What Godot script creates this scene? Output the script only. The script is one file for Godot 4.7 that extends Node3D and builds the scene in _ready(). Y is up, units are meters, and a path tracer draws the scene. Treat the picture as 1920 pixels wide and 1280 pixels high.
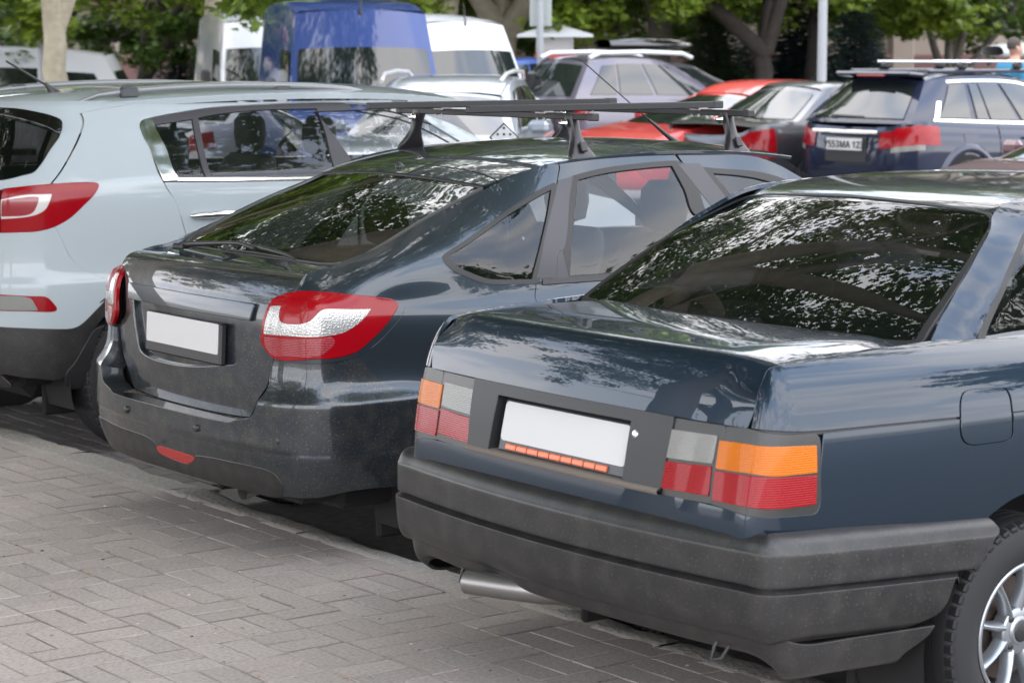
extends Node3D

# ---------------------------------------------------------------- mesh builder
class MB:
	var V := PackedVector3Array()
	var N := PackedVector3Array()
	var I := PackedInt32Array()
	var C := PackedColorArray()
	func vert(p: Vector3, n: Vector3) -> int:
		V.append(p); N.append(n)
		return V.size() - 1
	func tri(a: int, b: int, c: int) -> void:
		var g := (V[b] - V[a]).cross(V[c] - V[a])
		if g.dot(N[a] + N[b] + N[c]) > 0.0:
			I.append(a); I.append(c); I.append(b)
		else:
			I.append(a); I.append(b); I.append(c)
	func quad(a: int, b: int, c: int, d: int) -> void:
		tri(a, b, c); tri(a, c, d)
	func flat(pts: Array, n := Vector3.ZERO) -> void:
		var nn := n
		if nn == Vector3.ZERO:
			nn = (pts[1] - pts[0]).cross(pts[2] - pts[0]).normalized()
		var k := V.size()
		for p in pts:
			vert(p, nn)
		for i in range(1, pts.size() - 1):
			tri(k, k + i, k + i + 1)
	# rows of points with smooth normals; wrap closes each row into a ring
	func grid(rows: Array, wrap := false, flip := false) -> void:
		var nr := rows.size()
		var nc: int = rows[0].size()
		var k := V.size()
		for r in nr:
			for c in nc:
				var c0 := c - 1
				var c1 := c + 1
				if wrap:
					c0 = (c + nc - 1) % nc
					c1 = (c + 1) % nc
				else:
					c0 = maxi(c0, 0)
					c1 = mini(c1, nc - 1)
				var du: Vector3 = rows[r][c1] - rows[r][c0]
				var dv: Vector3 = rows[mini(r + 1, nr - 1)][c] - rows[maxi(r - 1, 0)][c]
				var n := du.cross(dv)
				if n.length_squared() < 1e-16:
					var rr := r + 1 if r == 0 else r - 1
					du = rows[rr][c1] - rows[rr][c0]
					n = du.cross(dv)
				n = n.normalized()
				vert(rows[r][c], -n if flip else n)
		for r in nr - 1:
			for c in (nc if wrap else nc - 1):
				var d := (c + 1) % nc
				quad(k + r * nc + c, k + r * nc + d, k + (r + 1) * nc + d, k + (r + 1) * nc + c)
	func box(c: Vector3, s: Vector3, b := 0.004, B := Basis.IDENTITY) -> void:
		var h := s * 0.5
		b = minf(b, minf(h.x, minf(h.y, h.z)) * 0.9)
		var ax := [Vector3.RIGHT, Vector3.UP, Vector3.BACK]
		for i in 3:
			for sg in [-1.0, 1.0]:
				var j := (i + 1) % 3
				var k := (i + 2) % 3
				var pts := []
				for q in [[-1, -1], [1, -1], [1, 1], [-1, 1]]:
					var p: Vector3 = ax[i] * sg * h[i] + ax[j] * q[0] * (h[j] - b) + ax[k] * q[1] * (h[k] - b)
					pts.append(c + B * p)
				flat(pts, B * (ax[i] * sg))
		if b < 0.0005:
			return
		for i in 3:
			var j := (i + 1) % 3
			var k := (i + 2) % 3
			for sj in [-1.0, 1.0]:
				for sk in [-1.0, 1.0]:
					var pts := []
					for q in [[-1, 0], [1, 0], [1, 1], [-1, 1]]:
						var p: Vector3 = ax[i] * q[0] * (h[i] - b) + ax[j] * sj * (h[j] - (b if q[1] == 1 else 0.0)) + ax[k] * sk * (h[k] - (0.0 if q[1] == 1 else b))
						pts.append(c + B * p)
					flat(pts, B * (ax[j] * sj + ax[k] * sk).normalized())
		for sx in [-1.0, 1.0]:
			for sy in [-1.0, 1.0]:
				for sz in [-1.0, 1.0]:
					var a := Vector3(sx * h.x, sy * (h.y - b), sz * (h.z - b))
					var d := Vector3(sx * (h.x - b), sy * h.y, sz * (h.z - b))
					var e := Vector3(sx * (h.x - b), sy * (h.y - b), sz * h.z)
					flat([c + B * a, c + B * d, c + B * e], B * Vector3(sx, sy, sz).normalized())
	# round bar along a list of points
	func tube(P: Array, R, segs := 10, caps := true) -> void:
		var rows := []
		var prev := Vector3.UP
		for i in P.size():
			var t: Vector3 = (P[mini(i + 1, P.size() - 1)] - P[maxi(i - 1, 0)]).normalized()
			if i == 0:
				prev = Vector3.UP if absf(t.y) < 0.9 else Vector3.RIGHT
			var a := (prev - t * prev.dot(t)).normalized()
			prev = a
			var b := t.cross(a)
			var r: float = R[i] if R is Array else R
			var row := []
			for k in segs:
				var an := TAU * k / segs
				row.append(P[i] + a * cos(an) * r + b * sin(an) * r)
			rows.append(row)
		grid(rows, true, true)
		if caps:
			var e0: Vector3 = (P[0] - P[1]).normalized()
			var e1: Vector3 = (P[-1] - P[-2]).normalized()
			flat(rows[0], e0)
			flat(rows[-1], e1)
	# profile of [radius, height] turned about an axis
	func lathe(prof: Array, B: Basis, o: Vector3, segs := 32, from := 0.0, to := TAU) -> void:
		var rows := []
		var full := to - from > TAU - 0.001
		for p in prof:
			var row := []
			for k in (segs if full else segs + 1):
				var an := from + (to - from) * k / segs
				row.append(o + B * Vector3(cos(an) * p[0], p[1], sin(an) * p[0]))
			rows.append(row)
		grid(rows, full)
	func mesh() -> ArrayMesh:
		var a := []
		a.resize(Mesh.ARRAY_MAX)
		a[Mesh.ARRAY_VERTEX] = V
		a[Mesh.ARRAY_NORMAL] = N
		if C.size() == V.size() and C.size() > 0:
			a[Mesh.ARRAY_COLOR] = C
		a[Mesh.ARRAY_INDEX] = I
		var m := ArrayMesh.new()
		m.add_surface_from_arrays(Mesh.PRIMITIVE_TRIANGLES, a)
		return m

# ---------------------------------------------------------------- smooth surfaces and panels cut from them
var SF := {}
var LP := {}

func surf(called: String, nu: int, nv: int, sym: bool, a: Array) -> void:
	var c := PackedVector3Array()
	var full := nu + 2
	c.resize(full * (nv + 2))
	var w: int = a.size() / 3 / (nv + 2)
	for r in nv + 2:
		for k in w:
			var i := (r * w + k) * 3
			var p := Vector3(a[i], a[i + 1], a[i + 2])
			if sym:
				var mid := (full - 1) / 2
				c[r * full + mid + k] = p
				c[r * full + mid - k] = Vector3(-p.x, p.y, p.z)
			else:
				c[r * full + k] = p
	var s := {"nu": nu, "nv": nv, "c": c, "u0": (nu - 1) / 2 if sym else 0, "o": 1.0}
	SF[called] = s
	var u: float = s.u0 * 0.5 if sym else (nu - 1) * 0.5
	var p := ev(s, u, (nv - 1) * 0.5)
	if nrm(s, u, (nv - 1) * 0.5).dot(p - Vector3(0, 0.6, -2.0)) < 0.0:
		s.o = -1.0

func lp(called: String, a: Array) -> void:
	LP[called] = a

func wt(f: float) -> Vector4:
	var g := 1.0 - f
	return Vector4(g * g * g, 3.0 * f * f * f - 6.0 * f * f + 4.0, -3.0 * f * f * f + 3.0 * f * f + 3.0 * f + 1.0, f * f * f) / 6.0

func ev(s: Dictionary, u: float, v: float) -> Vector3:
	u += s.u0
	var nu: int = s.nu
	var iu := clampi(int(floor(u)), 0, nu - 2)
	var iv := clampi(int(floor(v)), 0, s.nv - 2)
	var a := wt(u - iu)
	var b := wt(v - iv)
	var c: PackedVector3Array = s.c
	var w := nu + 2
	var k := iv * w + iu
	var out := Vector3.ZERO
	for r in 4:
		out += (c[k] * a.x + c[k + 1] * a.y + c[k + 2] * a.z + c[k + 3] * a.w) * b[r]
		k += w
	return out

func nrm(s: Dictionary, u: float, v: float) -> Vector3:
	var h := 0.01
	var n := (ev(s, u + h, v) - ev(s, u - h, v)).cross(ev(s, u, v + h) - ev(s, u, v - h))
	return n.normalized() * s.o

# [u, v, corner, ...] -> dense closed outline, rounded through the points that are not corners
func dense(a: Array, sub := 6, mirror := 0) -> PackedVector2Array:
	var pts := []
	for i in a.size() / 3:
		pts.append([Vector2(a[i * 3], a[i * 3 + 1]), a[i * 3 + 2] > 0])
	if mirror == 1:      # right half given from the bottom centre to the top centre: add the left half
		for i in range(a.size() / 3 - 1, -1, -1):
			pts.append([Vector2(-a[i * 3], a[i * 3 + 1]), a[i * 3 + 2] > 0])
	elif mirror == 2:    # the mirrored outline
		for p in pts:
			p[0].x = -p[0].x
	var out := PackedVector2Array()
	var n := pts.size()
	for i in n:
		var p1: Vector2 = pts[i][0]
		var p2: Vector2 = pts[(i + 1) % n][0]
		var p0: Vector2 = p1 if pts[i][1] else pts[(i + n - 1) % n][0]
		var p3: Vector2 = p2 if pts[(i + 1) % n][1] else pts[(i + 2) % n][0]
		if p0 == p1:
			p0 = p1 * 2.0 - p2 if p3 == p2 else p1
		if p3 == p2:
			p3 = p2
		# centripetal spacing keeps tight corners from looping
		var t1 := maxf(sqrt(p0.distance_to(p1)), 1e-3)
		var t2 := maxf(sqrt(p1.distance_to(p2)), 1e-3)
		var t3 := maxf(sqrt(p2.distance_to(p3)), 1e-3)
		var m1 := Vector2.ZERO
		var m2 := Vector2.ZERO
		if pts[i][1]:
			m1 = p2 - p1
		else:
			m1 = t2 * ((p1 - p0) / t1 - (p2 - p0) / (t1 + t2) + (p2 - p1) / t2)
		if pts[(i + 1) % n][1]:
			m2 = p2 - p1
		else:
			m2 = t2 * ((p2 - p1) / t2 - (p3 - p1) / (t2 + t3) + (p3 - p2) / t3)
		for k in sub:
			var t := float(k) / sub
			var q := p1 * (2 * t * t * t - 3 * t * t + 1) + m1 * (t * t * t - 2 * t * t + t) + p2 * (-2 * t * t * t + 3 * t * t) + m2 * (t * t * t - t * t)
			if out.size() == 0 or out[-1].distance_to(q) > 1e-4:
				out.append(q)
	return out

func offset_loop(l: PackedVector2Array, d: float) -> PackedVector2Array:
	var r := Geometry2D.offset_polygon(l, d, Geometry2D.JOIN_ROUND)
	return r[0] if r.size() else l

func put_panel(mb: MB, s: Dictionary, loop: PackedVector2Array, holes := [], opt := {}) -> void:
	var sub: int = opt.get("sub", 4)
	var off: float = opt.get("off", 0.0)
	var depth: float = opt.get("depth", 0.012)
	var mx: float = opt.get("mx", 1.0)
	var rolled: float = opt.get("roll", 0.002)
	var lo := loop[0]
	var hi := loop[0]
	for p in loop:
		lo = lo.min(p); hi = hi.max(p)
	var g0 := Vector2i(floori(lo.x * sub), floori(lo.y * sub))
	var g1 := Vector2i(ceili(hi.x * sub), ceili(hi.y * sub))
	var touched := {}
	for l in [loop] + holes:
		for i in l.size():
			var a: Vector2 = l[i] * sub
			var b: Vector2 = l[(i + 1) % l.size()] * sub
			var m := maxi(1, ceili(a.distance_to(b) * 2.0))
			for k in m:
				var p := a.lerp(b, float(k) / m)
				var q := a.lerp(b, float(k + 1) / m)
				for x in range(floori(minf(p.x, q.x) - 1e-4), floori(maxf(p.x, q.x) + 1e-4) + 1):
					for y in range(floori(minf(p.y, q.y) - 1e-4), floori(maxf(p.y, q.y) + 1e-4) + 1):
						touched[Vector2i(x, y)] = true
	var ids := {}
	var put := func(q: Vector2) -> int:
		var key := Vector2i(roundi(q.x * 20000.0), roundi(q.y * 20000.0))
		if ids.has(key):
			return ids[key]
		var n := nrm(s, q.x, q.y)
		var p := ev(s, q.x, q.y) + n * off
		p.x *= mx
		n.x *= mx
		var id := mb.vert(p, n)
		ids[key] = id
		return id
	for x in range(g0.x, g1.x):
		for y in range(g0.y, g1.y):
			var A := Vector2(x, y) / sub
			var B := Vector2(x + 1, y + 1) / sub
			var cell := PackedVector2Array([A, Vector2(B.x, A.y), B, Vector2(A.x, B.y)])
			if not touched.has(Vector2i(x, y)):
				var mid := (A + B) * 0.5
				if not Geometry2D.is_point_in_polygon(mid, loop):
					continue
				var inside := false
				for h in holes:
					if Geometry2D.is_point_in_polygon(mid, h):
						inside = true
				if inside:
					continue
				mb.quad(put.call(cell[0]), put.call(cell[1]), put.call(cell[2]), put.call(cell[3]))
				continue
			var polys := Geometry2D.intersect_polygons(cell, loop)
			for h in holes:
				var next: Array[PackedVector2Array] = []
				for p in polys:
					next.append_array(Geometry2D.clip_polygons(p, h))
				polys = next
			for p in polys:
				var t := Geometry2D.triangulate_polygon(p)
				for i in t.size() / 3:
					mb.tri(put.call(p[t[i * 3]]), put.call(p[t[i * 3 + 1]]), put.call(p[t[i * 3 + 2]]))
	if depth <= 0.0:
		return
	var all := [loop] + holes
	for li in all.size():
		var l: PackedVector2Array = all[li]
		# closer points so that the edge follows the curved surface
		var f := PackedVector2Array()
		for i in l.size():
			var a: Vector2 = l[i]
			var b: Vector2 = l[(i + 1) % l.size()]
			var m := maxi(1, ceili(a.distance_to(b) * sub))
			for k in m:
				f.append(a.lerp(b, float(k) / m))
		l = f
		var ccw := -1.0 if Geometry2D.is_polygon_clockwise(l) else 1.0
		if li > 0:
			ccw = -ccw
		var n := l.size()
		var P := []
		var NN := []
		for q in l:
			var nn := nrm(s, q.x, q.y)
			NN.append(nn)
			P.append(ev(s, q.x, q.y) + nn * off)
		var rows := [[], [], []]
		var outs := []
		var hand: float = s.o
		for i in n:
			var T: Vector3 = P[(i + 1) % n] - P[(i + n - 1) % n]
			var o: Vector3 = -(NN[i] as Vector3).cross(T).normalized() * ccw * hand
			outs.append(o)
		var k0 := mb.V.size()
		var M := Vector3(mx, 1, 1)
		for i in n:
			var o: Vector3 = outs[i]
			var nn: Vector3 = NN[i]
			mb.vert(P[i] * M, (nn + o * 0.15).normalized() * M)
			mb.vert((P[i] + o * rolled * 0.6 - nn * rolled) * M, (nn + o * 1.2).normalized() * M)
			mb.vert((P[i] + o * rolled * 0.6 - nn * rolled) * M, o * M)
			mb.vert((P[i] + o * rolled * 0.6 - nn * depth) * M, o * M)
		for i in n:
			var a := k0 + i * 4
			var b := k0 + ((i + 1) % n) * 4
			mb.quad(a, b, b + 1, a + 1)
			mb.quad(a + 2, b + 2, b + 3, a + 3)

# ---------------------------------------------------------------- nodes
var taken := {}
func numbered(called: String) -> String:
	var n: int = taken.get(called, 0)
	taken[called] = n + 1
	return called if n == 0 else "%s_%03d" % [called, n]

func thing(called: String, label: String, category: String, at := Vector3.ZERO, turn := 0.0, group := "") -> Node3D:
	var o := Node3D.new()
	o.name = numbered(called)
	add_child(o)
	o.position = at
	o.rotation.y = turn
	tag(o, label, category, group)
	return o

func tag(o: Node, label: String, category: String, group := "") -> void:
	o.set_meta("label", label)
	o.set_meta("category", category)
	if group:
		o.set_meta("group", group)

func part(parent: Node, called: String, mb: MB, m: Material) -> MeshInstance3D:
	var o := MeshInstance3D.new()
	o.name = called if parent != self else numbered(called)
	o.mesh = mb.mesh()
	o.mesh.surface_set_material(0, m)
	parent.add_child(o, true)
	return o

func pan(parent: Node, called: String, s: String, l, m: Material, opt := {}) -> MeshInstance3D:
	var mb := MB.new()
	add_pan(mb, s, l, opt)
	return part(parent, called, mb, m)

func add_pan(mb: MB, s: String, l, opt := {}) -> void:
	var loop: PackedVector2Array = l if l is PackedVector2Array else dense(LP[l] if l is String else l, opt.get("dn", 6), opt.get("mirror", 0))
	put_panel(mb, SF[s], loop, opt.get("holes", []), opt)

# ---------------------------------------------------------------- materials
var MT := {}
func mat(called: String, col: Color, rough := 0.5, metal := 0.0, opt := {}) -> StandardMaterial3D:
	if MT.has(called):
		return MT[called]
	var m := StandardMaterial3D.new()
	m.resource_name = called
	m.albedo_color = col.linear_to_srgb()
	m.albedo_color.a = opt.get("alpha", 1.0)
	m.roughness = rough
	m.metallic = metal
	m.metallic_specular = opt.get("spec", 0.5)
	if opt.has("alpha"):
		m.transparency = BaseMaterial3D.TRANSPARENCY_ALPHA
	if opt.has("coat"):
		m.clearcoat_enabled = true
		m.clearcoat = opt.coat
		m.clearcoat_roughness = opt.get("coat_rough", 0.03)
	if opt.has("back"):
		m.backlight_enabled = true
		m.backlight = opt.back
	MT[called] = m
	return m

func ramp(stops: Array) -> Gradient:
	var g := Gradient.new()
	var o := PackedFloat32Array()
	var c := PackedColorArray()
	for s in stops:
		o.append(s[0]); c.append(s[1])
	g.offsets = o
	g.colors = c
	return g

func noise_tex(stops: Array, freq := 0.02, oct := 4, size := 512, seed_ := 1, kind := FastNoiseLite.TYPE_SIMPLEX_SMOOTH, as_normal := 0.0) -> NoiseTexture2D:
	var n := FastNoiseLite.new()
	n.seed = seed_
	n.frequency = freq
	n.noise_type = kind
	n.fractal_octaves = oct
	var t := NoiseTexture2D.new()
	t.width = size
	t.height = size
	t.seamless = true
	t.noise = n
	if as_normal > 0.0:
		t.as_normal_map = true
		t.bump_strength = as_normal
	else:
		t.color_ramp = ramp(stops)
	return t

func triplanar(m: StandardMaterial3D, scale: float, world := true) -> void:
	m.uv1_triplanar = true
	m.uv1_world_triplanar = world
	m.uv1_scale = Vector3.ONE * scale
func sedan_data() -> void:
	SF.clear()
	LP.clear()
	surf("belt",45,14,true,[0,.1611,.0526,.1784,.1611,.0504,.3771,.1611,.041,.4948,.1611,.0325,.589,.1611,.0232,.6402,.1611,.0217,.6683,.1611,.0048,.6848,.1611,-.0321,.6945,.1611,-.0726,.6991,.1611,-.123,.709,.1611,-.1855,.7217,.1611,-.2751,.7371,.1611,-.3942,.7555,.1611,-.548,.7672,.1611,-.7139,.7814,.1611,-.9164,.7833,.1611,-1.1403,.7868,.1611,-1.4823,.789,.1611,-1.9306,.7844,.1611,-2.4954,.7835,.1611,-3.0879,.7516,.1611,-3.753,.71,.1611,-4.1,.6684,.1611,-4.447,0,.28,.0607,.1835,.28,.0585,.3879,.28,.0492,.509,.28,.0407,.6058,.28,.0312,.6585,.28,.0302,.6874,.28,.0116,.7043,.28,-.0285,.7143,.28,-.0716,.7192,.28,-.1233,.729,.28,-.1854,.7417,.28,-.2751,.7571,.28,-.3942,.7755,.28,-.548,.7872,.28,-.7139,.8014,.28,-.9164,.8033,.28,-1.1403,.8068,.28,-1.4823,.809,.28,-1.9306,.8044,.28,-2.4954,.8035,.28,-3.0879,.7716,.28,-3.753,.73,.28,-4.1,.6884,.28,-4.447,0,.3989,.0689,.1886,.3989,.0666,.3987,.3989,.0573,.5231,.3989,.0488,.6226,.3989,.0393,.6768,.3989,.0387,.7065,.3989,.0183,.7239,.3989,-.025,.7341,.3989,-.0706,.7392,.3989,-.1235,.7489,.3989,-.1853,.7617,.3989,-.2751,.7771,.3989,-.3942,.7955,.3989,-.548,.8072,.3989,-.7139,.8214,.3989,-.9164,.8233,.3989,-1.1403,.8268,.3989,-1.4823,.829,.3989,-1.9306,.8244,.3989,-2.4954,.8235,.3989,-3.0879,.7916,.3989,-3.753,.75,.3989,-4.1,.7084,.3989,-4.447,0,.5242,.0773,.1937,.5242,.0751,.4095,.5242,.0658,.5373,.5242,.0573,.6395,.5242,.0476,.6951,.5242,.0475,.7256,.5242,.0254,.7435,.5242,-.0213,.754,.5242,-.0695,.7593,.5242,-.1238,.769,.5242,-.1853,.7817,.5242,-.2751,.7971,.5242,-.3942,.8156,.5242,-.548,.8272,.5242,-.7139,.8414,.5242,-.9164,.8433,.5242,-1.1403,.8468,.5242,-1.4823,.849,.5242,-1.9306,.8444,.5242,-2.4954,.8435,.5242,-3.0879,.8117,.5242,-3.753,.77,.5242,-4.1,.7284,.5242,-4.447,0,.6242,.0762,.1958,.6242,.074,.4137,.6242,.0646,.5428,.6242,.0562,.6461,.6242,.0465,.7023,.6242,.0464,.7331,.6242,.0244,.7512,.6242,-.0218,.7618,.6242,-.0696,.7672,.6242,-.1238,.7768,.6242,-.1853,.7896,.6242,-.2751,.805,.6242,-.3942,.8234,.6242,-.548,.8351,.6242,-.7139,.8493,.6242,-.9164,.8512,.6242,-1.1403,.8547,.6242,-1.4823,.8569,.6242,-1.9306,.8523,.6242,-2.4954,.8514,.6242,-3.0879,.8195,.6242,-3.753,.7779,.6242,-4.1,.7363,.6242,-4.447,0,.699,.0723,.1964,.699,.07,.4151,.699,.0607,.5446,.699,.0522,.6482,.699,.0426,.7046,.699,.0422,.7355,.699,.0211,.7537,.699,-.0235,.7643,.699,-.0701,.7697,.699,-.1236,.7793,.699,-.1853,.7921,.699,-.2751,.8075,.699,-.3942,.826,.699,-.548,.8376,.699,-.7139,.8518,.699,-.9164,.8537,.699,-1.1403,.8572,.699,-1.4823,.8594,.699,-1.9306,.8548,.699,-2.4954,.8539,.699,-3.0879,.822,.699,-3.753,.7804,.699,-4.1,.7388,.699,-4.447,0,.7799,.0592,.1964,.7799,.057,.4151,.7799,.0477,.5446,.7799,.0392,.6482,.7799,.0297,.7047,.7799,.0286,.7355,.7799,.0103,.7537,.7799,-.0292,.7643,.7799,-.0717,.7697,.7799,-.1232,.7794,.7799,-.1854,.7921,.7799,-.2751,.8075,.7799,-.3942,.826,.7799,-.548,.8376,.7799,-.7139,.8519,.7799,-.9164,.8537,.7799,-1.1403,.8572,.7799,-1.4823,.8594,.7799,-1.9306,.8548,.7799,-2.4954,.8539,.7799,-3.0879,.8221,.7799,-3.753,.7804,.7799,-4.1,.7388,.7799,-4.447,0,.8614,.0467,.1957,.8614,.0445,.4137,.8614,.0351,.5428,.8614,.0266,.646,.8614,.0173,.7022,.8614,.0155,.733,.8614,-.0001,.7511,.8614,-.0346,.7617,.8614,-.0733,.7671,.8614,-.1228,.7767,.8614,-.1855,.7895,.8614,-.2751,.8049,.8614,-.3942,.8233,.8614,-.548,.835,.8614,-.7139,.8492,.8614,-.9164,.8511,.8614,-1.1403,.8546,.8614,-1.4823,.8568,.8614,-1.9306,.8522,.8614,-2.4954,.8513,.8614,-3.0879,.8194,.8614,-3.753,.7778,.8614,-4.1,.7362,.8614,-4.447,0,.9344,.0297,.1938,.9344,.0274,.4096,.9344,.0181,.5375,.9344,.0095,.6397,.9344,.0005,.6954,.9344,-.0023,.7259,.9344,-.0142,.7438,.9344,-.0421,.7543,.9344,-.0754,.7596,.9344,-.1222,.7693,.9344,-.1857,.7821,.9344,-.275,.7974,.9344,-.3943,.8159,.9344,-.548,.8275,.9344,-.7139,.8418,.9344,-.9164,.8436,.9344,-1.1403,.8471,.9344,-1.4823,.8493,.9344,-1.9306,.8447,.9344,-2.4954,.8439,.9344,-3.0879,.812,.9344,-3.753,.7704,.9344,-4.1,.7287,.9344,-4.447,0,.9809,.0192,.1914,.9809,.0169,.4045,.9809,.0076,.5307,.9809,-.0011,.6317,.9809,-.0099,.6867,.9809,-.0133,.7168,.9809,-.0229,.7345,.9809,-.0467,.7448,.9809,-.0767,.75,.9809,-.1219,.7597,.9809,-.1858,.7725,.9809,-.275,.7879,.9809,-.3943,.8063,.9809,-.548,.8179,.9809,-.7139,.8322,.9809,-.9164,.8341,.9809,-1.1403,.8376,.9809,-1.4823,.8398,.9809,-1.9306,.8352,.9809,-2.4954,.8343,.9809,-3.0879,.8024,.9809,-3.753,.7608,.9809,-4.1,.7192,.9809,-4.447,0,1.0222,.0062,.1877,1.0222,.0039,.3968,1.0222,-.0053,.5206,1.0222,-.0141,.6197,1.0222,-.0227,.6736,1.0222,-.0269,.7031,1.0222,-.0337,.7205,1.0222,-.0523,.7307,1.0222,-.0783,.7357,1.0222,-.1214,.7455,1.0222,-.1859,.7582,1.0222,-.275,.7736,1.0222,-.3943,.792,1.0222,-.548,.8037,1.0222,-.7139,.8179,1.0222,-.9164,.8198,1.0222,-1.1403,.8233,1.0222,-1.4823,.8255,1.0222,-1.9306,.8209,1.0222,-2.4954,.82,1.0222,-3.0879,.7881,1.0222,-3.753,.7465,1.0222,-4.1,.7049,1.0222,-4.447,0,1.0505,-.0082,.1833,1.0505,-.0105,.3875,1.0505,-.0197,.5084,1.0505,-.0285,.6051,1.0505,-.0369,.6578,1.0505,-.0419,.6866,1.0505,-.0456,.7036,1.0505,-.0586,.7135,1.0505,-.0801,.7184,1.0505,-.121,.7282,1.0505,-.186,.7409,1.0505,-.2749,.7563,1.0505,-.3943,.7748,1.0505,-.548,.7864,1.0505,-.7139,.8006,1.0505,-.9164,.8025,1.0505,-1.1403,.806,1.0505,-1.4823,.8082,1.0505,-1.9306,.8036,1.0505,-2.4954,.8027,1.0505,-3.0879,.7708,1.0505,-3.753,.7292,1.0505,-4.1,.6876,1.0505,-4.447,0,1.0759,-.0228,.1771,1.0759,-.0251,.3742,1.0759,-.0343,.491,1.0759,-.0431,.5844,1.0759,-.0513,.6353,1.0759,-.0572,.6631,1.0759,-.0577,.6795,1.0759,-.065,.6891,1.0759,-.0819,.6937,1.0759,-.1205,.7036,1.0759,-.1862,.7163,1.0759,-.2749,.7317,1.0759,-.3943,.7501,1.0759,-.548,.7618,1.0759,-.7139,.776,1.0759,-.9164,.7779,1.0759,-1.1403,.7814,1.0759,-1.4823,.7836,1.0759,-1.9306,.779,1.0759,-2.4954,.7781,1.0759,-3.0879,.7462,1.0759,-3.753,.7046,1.0759,-4.1,.663,1.0759,-4.447,0,1.096,-.0383,.1699,1.096,-.0406,.359,1.096,-.0498,.4711,1.096,-.0587,.5606,1.096,-.0666,.6095,1.096,-.0734,.6362,1.096,-.0706,.6518,1.096,-.0718,.6611,1.096,-.0839,.6654,1.096,-.12,.6753,1.096,-.1863,.688,1.096,-.2749,.7034,1.096,-.3943,.7219,1.096,-.5479,.7335,1.096,-.7139,.7478,1.096,-.9164,.7496,1.096,-1.1403,.7531,1.096,-1.4823,.7553,1.096,-1.9306,.7507,1.096,-2.4954,.7498,1.096,-3.0879,.718,1.096,-3.753,.6763,1.096,-4.1,.6347,1.096,-4.447,0,1.11,-.0505,.1606,1.11,-.0528,.3394,1.11,-.062,.4454,1.11,-.071,.5301,1.11,-.0787,.5762,1.11,-.0862,.6015,1.11,-.0807,.6163,1.11,-.0771,.6251,1.11,-.0854,.629,1.11,-.1196,.639,1.11,-.1864,.6517,1.11,-.2748,.6671,1.11,-.3943,.6855,1.11,-.5479,.6972,1.11,-.7139,.7114,1.11,-.9164,.7133,1.11,-1.1403,.7168,1.11,-1.4823,.719,1.11,-1.9306,.7144,1.11,-2.4954,.7135,1.11,-3.0879,.6816,1.11,-3.753,.64,1.11,-4.1,.5984,1.11,-4.447,0,1.124,-.0628,.1513,1.124,-.0651,.3198,1.124,-.0743,.4197,1.124,-.0833,.4995,1.124,-.0908,.543,1.124,-.099,.5668,1.124,-.0909,.5807,1.124,-.0824,.5891,1.124,-.0869,.5925,1.124,-.1191,.6027,1.124,-.1865,.6153,1.124,-.2748,.6308,1.124,-.3943,.6492,1.124,-.5479,.6608,1.124,-.7139,.6751,1.124,-.9164,.6769,1.124,-1.1403,.6804,1.124,-1.4823,.6826,1.124,-1.9306,.678,1.124,-2.4954,.6772,1.124,-3.0879,.6453,1.124,-3.753,.6037,1.124,-4.1,.562,1.124,-4.447])
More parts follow.
